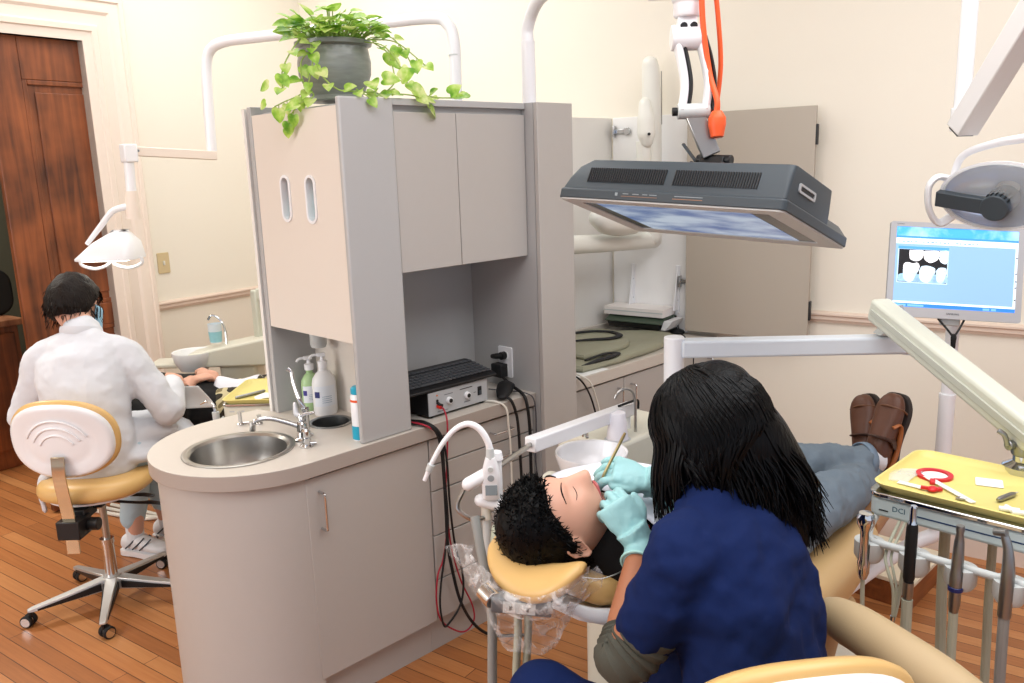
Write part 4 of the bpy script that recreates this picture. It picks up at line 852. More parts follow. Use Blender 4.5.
g = G(); g.bar((1.922, 0.597, tz + 0.004), (1.90, 0.590, tz + 0.004), 0.012, 0.008); g.build('stub', M_red, t, bevel=0.002)
g = G(); g.prism(circ(1.958, 0.605, 0.028, 28), tz + 0.0005, tz + 0.0015); item('paper_disc', g, M_paper, (1.958, 0.605, tz), 'white paper disc lying inside the red ring', 'paper')
g = G(); g.prism(rrect(0.05, 0.055, 0.004), 0, 0.002, rotz(18, (1.99, 0.50, tz + 0.0005))); item('gauze_square', g, M_paper, (1.99, 0.50, tz), 'white square gauze pad behind the red ring on tray', 'gauze', bevel=0.001)
g = G(); g.bar((1.93, 0.615, tz + 0.006), (1.845, 0.49, tz + 0.003), 0.014, 0.003); item('bite_stick', g, M_white, (1.89, 0.55, tz), 'long white plastic stick lying slantwise in front of the red ring', 'stick', bevel=0.001)
t = thing('red_clip', 'small red plastic clip with a white strip near the tray front', 'clip', (1.86, 0.58, tz))
g = G(); g.ell((1.862, 0.577, tz + 0.006), (0.014, 0.011, 0.006)); g.bar((1.862, 0.577, tz + 0.006), (1.856, 0.60, tz + 0.006), 0.008, 0.006); g.bar((1.862, 0.577, tz + 0.005), (1.875, 0.563, tz + 0.005), 0.012, 0.006); g.build('clip', M_red, t)
g = G(); g.bar((1.862, 0.598, tz + 0.003), (1.866, 0.652, tz + 0.002), 0.016, 0.003); g.build('strip', M_paper, t, bevel=0.001)
g = G(); g.tube([(1.872, 0.655, tz + 0.001), (1.90, 0.66, tz + 0.006), (1.94, 0.655, tz + 0.004), (1.965, 0.64, tz + 0.003)], [(0.02, 0.002), (0.028, 0.004), (0.024, 0.003), (0.012, 0.002)], 12, 5, up=(0, 0, 1)); item('clear_wrapper', g, M_clear, (1.91, 0.655, tz), 'crumpled clear plastic wrapper at the left end of the yellow tray', 'wrapper')
def rodtool(name, a, b, r, label, tipd=0.03, m=M_dsteel, two=False):
    a, b = V(a), V(b); d = (b - a).normalized(); t = thing(name, label, 'dental instrument', tuple(a))
    g = G(); g.tube([a, a + d * 0.01, b - d * 0.01, b], [r * 0.6, r, r, r * 0.6], 14, 0); g.build('handle', m, t)
    g = G(); g.tube([b - d * 0.002, b + d * tipd * 0.6, b + d * tipd], [r * 0.5, r * 0.3, r * 0.12], 10, 0); g.build('tip', M_chrome, t)
    return t
g = G(); g.tube([(1.848, 0.523, tz + 0.003), (1.85, 0.515, tz + 0.004), (1.853, 0.505, tz + 0.003)], [0.003, 0.005, 0.003], 10, 3, tip=True); item('steel_stub', g, M_steel, (1.85, 0.515, tz), 'tiny steel stub beside the end of the white stick', 'stub')
rodtool('scaler', (1.885, 0.455, tz + 0.006), (1.945, 0.438, tz + 0.006), 0.006, 'thick ribbed steel handle lying alone mid-tray', 0.014)
t = thing('tweezers', 'open steel tweezers lying on the tray right of the lone handle', 'tweezers', (1.89, 0.36, tz))
for q in (-1, 1):
    g = G(); g.tube([(1.874, 0.378, tz + 0.005), (1.90, 0.374 + q * 0.006, tz + 0.008), (1.93, 0.366 + q * 0.008, tz + 0.006), (1.95, 0.362 + q * 0.002, tz + 0.003)], [(0.005, 0.002), (0.006, 0.002), (0.004, 0.0016), (0.002, 0.001)], 10, 5, up=(0, 0, 1)); g.build('arm', M_dsteel, t)
rodtool('mirror_handle', (1.868, 0.376, tz + 0.005), (1.945, 0.338, tz + 0.008), 0.0045, 'slim steel instrument crossing the tweezers at the tray edge', 0.02)
t = thing('cotton_roll', 'small white cotton rolls near the front edge of tray', 'cotton rolls', (1.84, 0.42, tz))
for a, b in (((1.838, 0.44, 0.007), (1.85, 0.405, 0.007)), ((1.858, 0.432, 0.006), (1.838, 0.41, 0.006)), ((1.835, 0.415, 0.006), (1.845, 0.395, 0.006))):
    g = G(); g.tube([(a[0], a[1], tz + a[2]), (b[0], b[1], tz + b[2])], 0.0055, 12, 0); g.build('roll', M_sock, t)
# ------------------------------------------------------------------ x-ray arm in the alcove
M_xray = mat('xray_ivory', (232, 231, 222), 0.35)
t = thing('xray_unit', 'ivory dental x-ray unit with folded jointed arm in the alcove', 'x-ray unit', (2.62, 2.785, 1.42))
G().box((2.54, 2.72, 1.30), (2.70, 2.791, 1.56)).build('wall_plate', M_xray, t, bevel=0.01, seg=3)
g = G(); g.tube([(2.62, 2.70, 1.425), (2.66, 2.58, 1.42), (2.80, 2.51, 1.418), (3.1, 2.50, 1.402), (3.515, 2.50, 1.383)], 0.043, 24, 5, tip=True); g.build('extension_arm', M_xray, t)
g = G(); g.tube([(3.49, 2.49, 1.40), (3.49, 2.49, 1.6), (3.487, 2.49, 1.95), (3.478, 2.49, 2.18), (3.47, 2.49, 2.235)], [(0.05, 0.045), (0.05, 0.045), (0.048, 0.045), (0.046, 0.042), (0.04, 0.036)], 22, 6, up=(1, 0, 0), tip=True); g.build('upright_arm', M_xray, t)
g = G(); g.tube([(3.505, 2.448, 2.20), (3.507, 2.447, 2.10), (3.508, 2.447, 1.95)], 0.002, 8, 3); g.build('arm_seam', mat('grey_gasket', (120, 118, 112), 0.6), t)
g = G(); g.tube([(3.335, 2.42, 2.04), (3.33, 2.41, 1.97), (3.325, 2.405, 1.90), (3.325, 2.405, 1.87)], [(0.03, 0.03), (0.042, 0.04), (0.044, 0.04), (0.034, 0.03)], 22, 5, tip=True); yk = g.build('folded_arm', M_xray, t)
g = G(); g.cyl((3.298, 2.372, 1.90), (3.292, 2.366, 1.90), 0.007, n=14); g.build('pivot_screw', M_black, yk)
g = G(); g.tube([(3.335, 2.43, 1.87), (3.34, 2.43, 1.72), (3.30, 2.43, 1.58), (3.22, 2.43, 1.52)], [0.036, 0.034, 0.03, 0.03], 18, 5); g.build('head_yoke', M_xray, t)
g = G(); g.tube([(3.30, 2.42, 1.49), (3.24, 2.42, 1.50), (3.13, 2.42, 1.508), (3.03, 2.42, 1.52), (2.98, 2.42, 1.53)], [0.04, 0.062, 0.072, 0.066, 0.045], 26, 6, tip=True); g.build('tube_head', M_xray, t)
G().cyl((3.30, 2.42, 1.485), (3.34, 2.40, 1.475), 0.034, n=24).build('cone', mat('pale_blue_plastic', (196, 212, 226), 0.35), t, bevel=0.003)

# ------------------------------------------------------------------ things on the alcove worktop
t = thing('lead_apron', 'folded olive green lead apron with dark trim on the alcove worktop', 'apron', (3.0, 2.45, 0.902))
def puffy(poly, z0, th, n=6):
    P = catmull([(x, y, 0) for x, y in poly] + [(poly[0][0], poly[0][1], 0)], n)[:-1]; c = sum(P, V()) / len(P); g = G()
    R = [[V((c.x + (p.x - c.x) * s, c.y + (p.y - c.y) * s, z0 + th * h)) for p in P] for s, h in ((0.97, 0), (1.0, 0.35), (1.0, 0.6), (0.975, 0.93), (0.9, 1.0), (0.5, 1.03), (0.1, 1.0))]
    g.rings(R, True); return g, P
g, P = puffy([(2.63, 2.23), (2.9, 2.215), (3.2, 2.235), (3.42, 2.30), (3.45, 2.45), (3.36, 2.60), (3.3, 2.74), (2.9, 2.75), (2.62, 2.73), (2.58, 2.45)], 0.902, 0.03); b_ = g.build('skirt', M_apron, t); displace(b_, 0.012, 0.12)
g, P = puffy([(2.72, 2.30), (3.0, 2.29), (3.14, 2.38), (3.20, 2.50), (3.12, 2.62), (2.95, 2.66), (2.72, 2.62)], 0.93, 0.025); b_ = g.build('collar', M_apron, t); displace(b_, 0.01, 0.1)
M_trimd = mat('dark_apron_trim', (34, 34, 36), 0.7)
g = G(); g.tube([(2.90, 2.615, 0.958), (3.02, 2.63, 0.962), (3.13, 2.585, 0.962), (3.17, 2.50, 0.962), (3.13, 2.42, 0.962), (3.05, 2.41, 0.962), (2.97, 2.47, 0.962), (2.88, 2.52, 0.962)], [(0.006, 0.005), (0.007, 0.006), (0.008, 0.006), (0.008, 0.006), (0.018, 0.006), (0.016, 0.006), (0.01, 0.005), (0.005, 0.004)], 12, 6, up=(0, 0, 1)); g.build('neck_trim', M_trimd, t)
g = G(); g.tube([(2.64, 2.25, 0.925), (2.72, 2.235, 0.938), (2.82, 2.232, 0.94), (2.90, 2.25, 0.938), (2.84, 2.275, 0.944), (2.7, 2.275, 0.94)], [(0.006, 0.005), (0.012, 0.006), (0.014, 0.008), (0.012, 0.006), (0.01, 0.005), (0.006, 0.004)], 12, 6, up=(0, 0, 1)); g.build('strap_trim', M_trimd, t)
g = G(); g.prism([(2.50, 2.20), (2.76, 2.195), (2.78, 2.30), (2.52, 2.34)], 0.9008, 0.902); g.build('paper_pad', M_paper, loc=(2.63, 2.25, 0.9), label='sheet of white paper half under the green apron by the column', cat='paper', smooth=0)
# dark case with green lid and the white carton on it
t = thing('dark_case', 'black case with a sloping green lid behind the apron', 'case', (3.48, 2.60, 0.902))
YA = Matrix.Translation((3.487, 2.555, 0.934)) @ Matrix.Rotation(math.radians(8), 4, 'Z')
g = G(); g.rings([[YA @ V((x, y, z)) for x, z in ((-0.07, 0), (0.065, 0), (0.075, 0.05), (-0.03, 0.05), (-0.085, 0.03))] for y in (-0.14, 0.155)]); g.build('case', M_black, t, bevel=0.006)
g = G(); g.rings([[YA @ V((x, y, z)) for x, z in ((-0.09, 0.032), (-0.032, 0.053), (0.08, 0.053), (0.08, 0.06), (-0.036, 0.06), (-0.092, 0.038))] for y in (-0.16, 0.165)]); g.build('lid', mat('dark_green_plastic', (62, 76, 62), 0.4), t, bevel=0.003)
g = G(); g.rings([[YA @ V((x, y, z)) for y, z in ((-0.141, 0.0), (-0.17, 0.0), (-0.21, 0.055), (-0.16, 0.05))] for x in (-0.06, 0.07)]); g.build('white_end', M_white, t, bevel=0.003)
g = G(); Mw = Matrix.Translation((3.497, 2.575, 0.996)) @ Matrix.Rotation(math.radians(9), 4, 'Z'); g.box((-0.07, -0.17, 0), (0.07, 0.17, 0.042), Mw); b_ = g.build('carton', mat('white_carton', (232, 226, 222), 0.7), loc=tuple(Mw @ V((0, 0, 0))), label='long white carton lying on the dark green-lidded case', cat='box', bevel=0.002)
g = G(); g.box((-0.0715, -0.168, 0.02), (-0.0702, 0.168, 0.026), Mw); g.build('flap_edge', M_lgrey, b_, smooth=0)
t = thing('camera_stand', 'small round black stand with a thin cable by the shelf bracket', 'stand', (3.585, 2.395, CT))
T = Matrix.Translation((3.585, 2.395, CT + 0.001))
g = G(); g.lathe([(0, 0), (0.036, 0), (0.038, 0.006), (0.03, 0.016), (0.012, 0.022), (0, 0.023)], T, 28); g.build('base', M_black, t)
for q in (-0.006, 0.006):
    g = G(); g.tube([T @ V((0, q, 0.02)), T @ V((-0.004, q + 0.006, 0.06)), T @ V((0.0, q * 0.5 + 0.014, 0.09))], 0.003, 8, 4); g.build('stem', M_black, t)
g = G(); g.tube([(3.56, 2.37, CT + 0.008), (3.50, 2.30, CT + 0.012), (3.46, 2.26, CT + 0.006), (3.42, 2.21, CT + 0.005), (3.40, 2.18, CT - 0.02), (3.40, 2.178, 0.80)], 0.003, 8, 6); g.build('stand_cable', M_blackr, loc=(3.45, 2.25, CT), label='thin black cable hanging over the alcove worktop edge above the white arm', cat='cable')
g = G(); g.box((2.52, 2.25, CT + 0.003), (2.58, 2.29, CT + 0.045)); b_ = g.build('cable_box', M_lgrey, loc=(2.55, 2.27, CT + 0.003), label='small grey connector box at the column end of the alcove worktop', cat='box', bevel=0.003)
g = G(); g.box((2.525, 2.248, CT + 0.012), (2.545, 2.25, CT + 0.03)); g.build('socket', M_black, b_, smooth=0)
def cable(pts, r, m, label, nm='cable'):
    g = G(); g.tube(pts, r, 8, 6); return g.build(nm, m, loc=tuple(pts[0]), label=label, cat='cable')
cable([(2.535, 2.247, 0.92), (2.54, 2.19, 0.912), (2.56, 2.165, 0.88), (2.604, 2.165, 0.812), (2.64, 2.165, 0.72)], 0.004, M_blackr, 'black cable falling from the grey connector box in the alcove')
cable([(2.56, 2.247, 0.92), (2.565, 2.19, 0.912), (2.60, 2.165, 0.88), (2.640, 2.165, 0.796), (2.668, 2.165, 0.71)], 0.004, M_ivory, 'white cable falling from the grey connector box in the alcove')

# ------------------------------------------------------------------ cables in front of the drawers
M_redc = mat('red_cable', (168, 36, 56), 0.5); M_gryc = mat('grey_cable', (70, 70, 76), 0.5)
cable([(1.83, 2.215, 0.942), (1.822, 2.19, 0.938), (1.815, 2.168, 0.905), (1.812, 2.168, 0.834), (1.804, 2.168, 0.743), (1.794, 2.168, 0.651), (1.801, 2.168, 0.456), (1.839, 2.168, 0.291), (1.892, 2.168, 0.163), (1.898, 2.168, 0.094), (1.856, 2.168, 0.067), (1.802, 2.168, 0.095), (1.739, 2.168, 0.164), (1.723, 2.168, 0.250), (1.736, 2.168, 0.344), (1.763, 2.168, 0.392), (1.780, 2.160, 0.501), (1.783, 2.160, 0.691), (1.772, 2.160, 0.806), (1.758, 2.162, 0.875), (1.72, 2.18, 0.91), (1.705, 2.24, 0.912)], 0.0033, M_redc, 'thin red cable looping from the amplifier front to near the floor')
cable([(1.70, 2.25, 0.907), (1.725, 2.19, 0.909), (1.753, 2.160, 0.885), (1.772, 2.156, 0.815), (1.778, 2.156, 0.694), (1.779, 2.156, 0.561), (1.781, 2.158, 0.444), (1.802, 2.16, 0.318), (1.829, 2.16, 0.206), (1.878, 2.16, 0.103), (1.937, 2.15, 0.03), (1.99, 2.12, 0.006), (2.06, 2.05, 0.006)], 0.006, M_blackr, 'thick black cable running down the drawers and away over the floor')
cable([(1.715, 2.26, 0.905), (1.738, 2.19, 0.907), (1.768, 2.150, 0.86), (1.773, 2.146, 0.695), (1.777, 2.146, 0.542), (1.761, 2.15, 0.432), (1.735, 2.15, 0.324), (1.724, 2.15, 0.230), (1.738, 2.15, 0.148), (1.767, 2.15, 0.152), (1.813, 2.15, 0.188), (1.836, 2.15, 0.244), (1.836, 2.15, 0.324), (1.809, 2.15, 0.434), (1.787, 2.142, 0.6), (1.782, 2.142, 0.78), (1.765, 2.15, 0.875), (1.74, 2.19, 0.912), (1.735, 2.27, 0.906)], 0.004, M_blackr, 'thinner black cable making a small loop before the lowest drawers')
g = G(); g.tube([(1.83, 2.234, 0.955), (1.83, 2.222, 0.95), (1.84, 2.218, 0.945)], 0.0055, 10, 3); g.build('black_jack_plug', M_black, loc=(1.83, 2.23, 0.95), label='small black plug in the amplifier above the red plug', cat='plug')
g = G(); g.tube([(1.83, 2.234, 0.941), (1.83, 2.216, 0.940)], 0.0065, 10, 0); g.build('red_jack_plug', mat('scarlet_plastic', (226, 50, 34), 0.4), loc=(1.83, 2.23, 0.94), label='small red plug in the amplifier front at its left', cat='plug')
cable([(2.13, 2.215, 0.915), (2.135, 2.18, 0.912), (2.147, 2.168, 0.885), (2.163, 2.165, 0.822), (2.170, 2.165, 0.719), (2.175, 2.165, 0.574), (2.179, 2.165, 0.3), (2.2, 2.15, 0.06), (2.25, 2.1, 0.006)], 0.006, M_blackr, 'black cable hanging from the rounded control box over the drawers')
cable([(2.255, 2.35, 0.96), (2.24, 2.28, 0.93), (2.22, 2.19, 0.91), (2.218, 2.165, 0.87), (2.228, 2.163, 0.766), (2.228, 2.163, 0.621), (2.228, 2.163, 0.3), (2.24, 2.15, 0.06), (2.28, 2.1, 0.006)], 0.0065, M_blackr, 'black power cable hanging from the adapter beside the column')
cable([(2.20, 2.36, 0.905), (2.21, 2.28, 0.91), (2.235, 2.19, 0.91), (2.262, 2.166, 0.87), (2.262, 2.163, 0.721), (2.256, 2.163, 0.640), (2.266, 2.163, 0.5), (2.268, 2.15, 0.006)], 0.0025, M_gryc, 'thin grey cable hanging closest to the column side')
cable([(2.07, 2.25, 0.905), (2.085, 2.20, 0.907), (2.107, 2.168, 0.883), (2.114, 2.165, 0.814), (2.121, 2.165, 0.732), (2.122, 2.165, 0.55), (2.127, 2.165, 0.3), (2.13, 2.15, 0.006)], 0.004, M_ivory, 'white cable hanging over the drawers right of the amplifier')

# ------------------------------------------------------------------ potted pothos on the cabinets
PT = (1.66, 2.475, 2.006)
pt = thing('potted_pothos', 'trailing green and yellow pothos in a dark grey glazed pot', 'plant', PT)
T = Matrix.Translation(PT)
M_pot = mat('grey_glazed_clay', (122, 126, 120), 0.38, bump=0.06, bscale=30, vary=0.35, vscale=14, stretch=(1, 1, 6), coat=0.3)
g = G(); g.lathe([(0, 0), (0.10, 0), (0.103, 0.004), (0.088, 0.02), (0.098, 0.035), (0.12, 0.085), (0.122, 0.125), (0.115, 0.165), (0.113, 0.172), (0.127, 0.178), (0.128, 0.190), (0.12, 0.194), (0.108, 0.19), (0.104, 0.16), (0, 0.16)], T, 48); g.build('pot', M_pot, pt)
g = G(); g.lathe([(0.105, 0.165), (0.05, 0.17), (0, 0.17)], T, 24); g.build('soil', mat('dark_soil', (48, 36, 26), 0.95, bump=0.5, bscale=80), pt)
def leaf_mat():
    m = bpy.data.materials.new('variegated_leaf'); m.use_nodes = True; nt = m.node_tree; b = nt.nodes['Principled BSDF']; N = nt.nodes.new; L = nt.links.new
    tc = N('ShaderNodeTexCoord'); n = N('ShaderNodeTexNoise'); n.inputs['Scale'].default_value = 22; n.inputs['Detail'].default_value = 3; L(tc.outputs['Object'], n.inputs['Vector'])
    r = N('ShaderNodeValToRGB'); e = r.color_ramp.elements; e[0].position = 0.35; e[0].color = rgb(112, 170, 52); e[1].position = 0.66; e[1].color = rgb(232, 240, 168)
    k = r.color_ramp.elements.new(0.5); k.color = rgb(178, 216, 92)
    L(n.outputs['Fac'], r.inputs['Fac']); L(r.outputs['Color'], b.inputs['Base Color']); b.inputs['Roughness'].default_value = 0.35
    tr = N('ShaderNodeBsdfTranslucent'); L(r.outputs['Color'], tr.inputs['Color']); ms = N('ShaderNodeMixShader'); ms.inputs[0].default_value = 0.45; out = nt.nodes['Material Output']; L(b.outputs[0], ms.inputs[1]); L(tr.outputs[0], ms.inputs[2]); L(ms.outputs[0], out.inputs['Surface'])
    return m
M_leaf = leaf_mat(); M_vine = mat('vine_stem', (150, 176, 84), 0.5)
gl, gv = G(), G(); rnd = random.Random(3)
def leaf(g, base, d, nrm, size):
    d = V(d).normalized(); n = V(nrm) - d * V(nrm).dot(d)
    if n.length < 1e-3: n = axes(d)[0]
    n.normalize(); s = d.cross(n); R = []
    prof = [(0.0, 0.10), (-0.10, 0.24), (-0.05, 0.40), (0.12, 0.50), (0.35, 0.49), (0.6, 0.38), (0.82, 0.2), (1.0, 0.0)]
    rows = []
    for t_, w_ in prof:
        rw = []
        for q in (-1, -0.5, 0, 0.5, 1):
            tt = t_ if abs(q) > 0.6 else (max(t_, 0.0) if q == 0 else t_ * 0.6 + max(t_, 0) * 0.4)
            rw.append(g.bm.verts.new(V(base) + d * size * tt + s * size * w_ * q * 0.95 + n * size * (0.16 * abs(q) * w_ * 1.3 - 0.22 * t_ * t_)))
        rows.append(rw)
    for a, b in zip(rows, rows[1:]):
        for k in range(4): g._f((a[k], a[k + 1], b[k + 1], b[k]))
cam_dir = V((-0.68, -0.70, 0.25))
c0 = V((PT[0], PT[1], PT[2] + 0.18))
for k in range(150):                                   # the bushy top
    a = rnd.uniform(0, 2 * PI); r = 0.16 * math.sqrt(rnd.random()); h = 0.02 + rnd.uniform(0.01, 0.105) * (1.15 - r / 0.16 * 0.7)
    p = c0 + V((r * math.cos(a), r * math.sin(a), h)); d = V((math.cos(a), math.sin(a), rnd.uniform(-0.15, 0.5))) + V((rnd.uniform(-.5, .5), rnd.uniform(-.5, .5), 0))
    gv.tube([c0 + V((r * 0.4 * math.cos(a), r * 0.4 * math.sin(a), -0.02)), c0 + V((r * 0.8 * math.cos(a), r * 0.8 * math.sin(a), h * 0.8)), p], 0.0018, 6, 3)
    leaf(gl, p, d, V((0, 0, 1)) + V((rnd.uniform(-.5, .5), rnd.uniform(-.5, .5), 0)) + cam_dir * 0.5, rnd.uniform(0.036, 0.058))
vines = [
    [(1.56, 2.43, 2.19), (1.525, 2.44, 2.20), (1.475, 2.44, 2.15), (1.44, 2.44, 2.09), (1.425, 2.42, 2.03)],
    [(1.57, 2.40, 2.19), (1.53, 2.39, 2.17), (1.505, 2.37, 2.10), (1.49, 2.40, 2.03), (1.45, 2.46, 2.0), (1.42, 2.47, 1.985)],
    [(1.57, 2.42, 2.18), (1.52, 2.45, 2.13), (1.50, 2.42, 2.06), (1.51, 2.38, 2.015), (1.468, 2.40, 1.99), (1.458, 2.45, 1.95), (1.46, 2.47, 1.925)],
    [(1.555, 2.42, 2.19), (1.52, 2.39, 2.16), (1.515, 2.34, 2.08), (1.53, 2.27, 2.025), (1.57, 2.215, 2.015), (1.60, 2.18, 1.985)],
    [(1.74, 2.36, 2.19), (1.76, 2.31, 2.15), (1.75, 2.27, 2.06), (1.68, 2.23, 2.015), (1.74, 2.20, 2.012), (1.80, 2.19, 2.0), (1.82, 2.185, 1.97)],
    [(1.70, 2.36, 2.19), (1.74, 2.30, 2.17), (1.78, 2.27, 2.10), (1.80, 2.25, 2.03), (1.88, 2.24, 2.012), (1.96, 2.25, 2.012), (2.02, 2.25, 2.015)],
    [(1.74, 2.40, 2.20), (1.79, 2.34, 2.21), (1.82, 2.30, 2.16), (1.84, 2.27, 2.09)],
    [(1.73, 2.38, 2.20), (1.79, 2.31, 2.19), (1.85, 2.26, 2.13), (1.87, 2.25, 2.11)],
    [(1.57, 2.23, 2.025), (1.61, 2.26, 2.02), (1.65, 2.25, 2.02), (1.70, 2.28, 2.015)]]
for vn in vines:
    P = catmull(vn, 6); gv.tube(P, 0.0023, 6, 0)
    for i in range(3, len(P), 4):
        d = (P[i] - P[i - 1]).normalized(); o = V((rnd.uniform(-1, 1), rnd.uniform(-1, 1), rnd.uniform(-0.3, 0.6))); dd = (d * 0.6 + o * 0.8 + V((-.3, -.3, -0.1)))
        hanging = P[i].z < 2.03 and P[i].x < 1.47
        if hanging: dd = V((0, 0.15, -1))
        q = P[i] + dd.normalized() * 0.012; gv.tube([P[i], q], 0.0014, 5, 0)
        leaf(gl, q, dd, cam_dir + V((0, 0, 0.6)), rnd.uniform(0.032, 0.048))
for p, d, s_ in (((1.462, 2.468, 1.94), (0.0, -0.35, -1), 0.06), ((1.76, 2.19, 2.03), (0.8, -0.3, -0.3), 0.075), ((1.62, 2.22, 2.05), (-0.3, -0.6, -0.3), 0.075), ((1.68, 2.24, 2.06), (0.5, -0.6, 0), 0.08), ((1.73, 2.21, 2.06), (0.3, -0.5, 0.4), 0.08), ((1.97, 2.25, 2.025), (0.4, -0.6, 0.6), 0.07), ((2.03, 2.25, 2.02), (1, 0, 0.35), 0.055), ((1.40, 2.46, 2.05), (-0.3, 0.7, -0.2), 0.06), ((1.43, 2.43, 2.08), (0, 0, -1), 0.06), ((1.385, 2.46, 1.995), (-0.2, 0.6, -0.3), 0.05)):
    leaf(gl, p, d, cam_dir + V((0, 0, 0.3)), s_ * 0.72)
gl.build('foliage', M_leaf, pt, fix=False, smooth=60); gv.build('vine', M_vine, pt, fix=False)

# ------------------------------------------------------------------ cuspidor unit
ct = thing('cuspidor_unit', 'cream cuspidor unit with a white bowl and bent rinse pipe', 'cuspidor', (2.0, 1.55, 0))
g = G(); g.prism(rrect(0.345, 0.26, 0.03, 5, 2.05, 1.585), 0.82, 0.953); g.build('body', M_cream, ct, bevel=0.012, seg=3)
g = G(); g.prism(rrect(0.22, 0.2, 0.04, 5, 2.08, 1.59), 0.0, 0.82); g.build('pedestal', M_cream, ct, bevel=0.01)
g = G(); g.lathe([(0, 0.085), (0.03, 0.085), (0.066, 0.10), (0.088, 0.125), (0.098, 0.15), (0.104, 0.175), (0.110, 0.178), (0.111, 0.172), (0.104, 0.145), (0.092, 0.105), (0.07, 0.075), (0.035, 0.058), (0, 0.056)], Matrix.Translation((1.745, 1.452, 0.806)) @ Matrix.Scale(0.94, 4), 48); g.build('bowl', mat('white_porcelain', (234, 234, 236), 0.15, coat=0.4), ct)
g = G(); g.cyl((1.745, 1.452, 0.79), (1.745, 1.452, 0.865), 0.03); g.bar((1.745, 1.452, 0.805), (1.92, 1.54, 0.84), 0.05, 0.03); g.build('bowl_support', M_cream, ct, bevel=0.003)
g = G(); g.tube([(1.66, 1.49, 0.90), (1.635, 1.51, 0.918), (1.62, 1.52, 0.90), (1.625, 1.515, 0.85), (1.665, 1.49, 0.815), (1.735, 1.455, 0.81)], 0.013, 14, 6); g.build('drain_pipe', M_cream, ct)
g = G(); g.tube([(2.015, 1.498, 0.953), (2.015, 1.498, 1.03), (2.010, 1.498, 1.07), (1.995, 1.502, 1.092), (1.97, 1.51, 1.098), (1.952, 1.518, 1.088), (1.945, 1.523, 1.072)], 0.0048, 12, 6); g.build('rinse_pipe', M_steel, ct)
g = G(); g.tube([(1.885, 1.60, 0.95), (1.875, 1.59, 0.985), (1.85, 1.56, 0.99), (1.82, 1.53, 0.978)], 0.005, 10, 5); g.build('bowl_spout', M_chrome, ct)
G().prism(rrect(0.07, 0.07, 0.02, 4, 1.922, 1.496), 0.953, 0.956).build('cup_platform', M_lgrey, ct, bevel=0.002)
cy = Matrix.Translation((1.922, 1.496, 0.9565)) @ Matrix.Diagonal((0.9, 0.9, 0.95, 1))
g = G(); g.lathe([(0.0, 0.086), (0.026, 0.086), (0.028, 0.083), (0.0365, 0.004), (0.038, 0.003), (0.038, 0.0), (0.035, 0.0), (0.0265, 0.081), (0, 0.083)], cy, 32); g.build('paper_cup', mat('white_cup', (232, 230, 236), 0.6), loc=tuple(cy @ V((0, 0, 0))), label='white paper cup standing upside down beside the cuspidor bowl', cat='cup')

# assistant's instrument arm
at = thing('assistant_arm', 'white square assistant arm reaching from the cuspidor to the suction holders', 'arm', (2.03, 1.54, 0.953))
A0, A1 = V((2.055, 1.545, 1.012)), V((1.502, 1.46, 1.055))
g = G(); g.bar(A0, A1, 0.036, 0.040); g.build('square_bar', M_white, at, bevel=0.004)
G().cyl((2.03, 1.541, 0.953), (2.03, 1.541, 1.0), 0.011).build('bar_post', M_white, at)
HB = V((1.282, 1.39, 1.055))
g = G(); g.cyl(A1, HB + V((0.02, 0, 0.005)), 0.0075, n=16); g.build('steel_rod', M_steel, at)
g = G(); g.tube([A0 + V((-0.09, -0.02, 0.03)), A0 + V((-0.05, -0.03, 0.035)), A0 + V((0.0, -0.026, 0.03)), A0 + V((0.012, -0.02, 0.0))], 0.004, 8, 5); g.build('black_tie', M_blackr, at)
g = G(); g.tube([HB + V((0.03, 0.0, 0.03)), HB + V((0.03, 0, -0.085))], [0.013, 0.013], 16, 0); g.cyl(HB + V((0.03, 0, 0.03)), HB + V((0.03, 0, 0.05)), 0.017, 0.014); g.build('clamp_post', M_white, at, bevel=0.001)
G().cyl(HB + V((-0.01, 0.0, -0.06)), HB + V((-0.01, 0.0, -0.11)), 0.012).build('clamp_stem', M_ivory, at)
g = G(); g.cyl(HB + V((-0.01, 0, -0.10)), HB + V((-0.01, 0.0, -0.32)), 0.010); g.build('support_tube', M_lgrey, at)
g = G(); g.tube([HB + V((-0.05, 0.03, -0.03)), HB + V((-0.075, 0.03, -0.07)), HB + V((-0.05, 0.0, -0.10)), HB + V((-0.01, 0, -0.105))], 0.006, 10, 4); g.build('bracket_wire', M_steel, at)
def roll(a, b, r, label):
    g = G(); g.tube([a, b], r, 24, 0, tip=True); return g.build('suction_valve', M_white, loc=tuple(a), label=label, cat='suction valve')
roll(HB + V((-0.052, 0.012, -0.012)), HB + V((-0.018, -0.012, 0.008)), 0.0165, 'short white suction cylinder held highest left of the gooseneck handset')
roll(HB + V((-0.022, 0.004, -0.060)), HB + V((0.046, -0.058, -0.09)), 0.016, 'longer white suction cylinder lying under the gooseneck handset')
# gooseneck handset
t = thing('gooseneck_handset', 'white handset with grey buttons and a curved gooseneck tube', 'dental instrument', tuple(HB))
Hm = frame(HB + V((-0.01, -0.022, 0.0)), V((-0.05, -0.05, 1)), (-0.7, -0.7, 0.1))
g = G(); g.rings([[Hm @ V((x, y, z)) for x, y in rrect(w_, d_, 0.009, 4)] for z, w_, d_ in ((-0.055, 0.030, 0.022), (-0.048, 0.044, 0.03), (0.005, 0.046, 0.032), (0.03, 0.036, 0.028), (0.055, 0.022, 0.02))]); hb = g.build('body', M_white, t, bevel=0.002)
fs = -1 if (Hm.to_3x3() @ V((0, 1, 0))).dot(V((0.7, 0.7, 0))) > 0 else 1
for z, r in ((0.006, 0.008), (0.028, 0.0065)):
    g = G(); g.cyl(Hm @ V((0, fs * 0.0135, z)), Hm @ V((0, fs * 0.0172, z)), r, n=20); g.build('button', M_lgrey if r < 0.008 else mat('grey_button', (150, 156, 160), 0.4), hb)
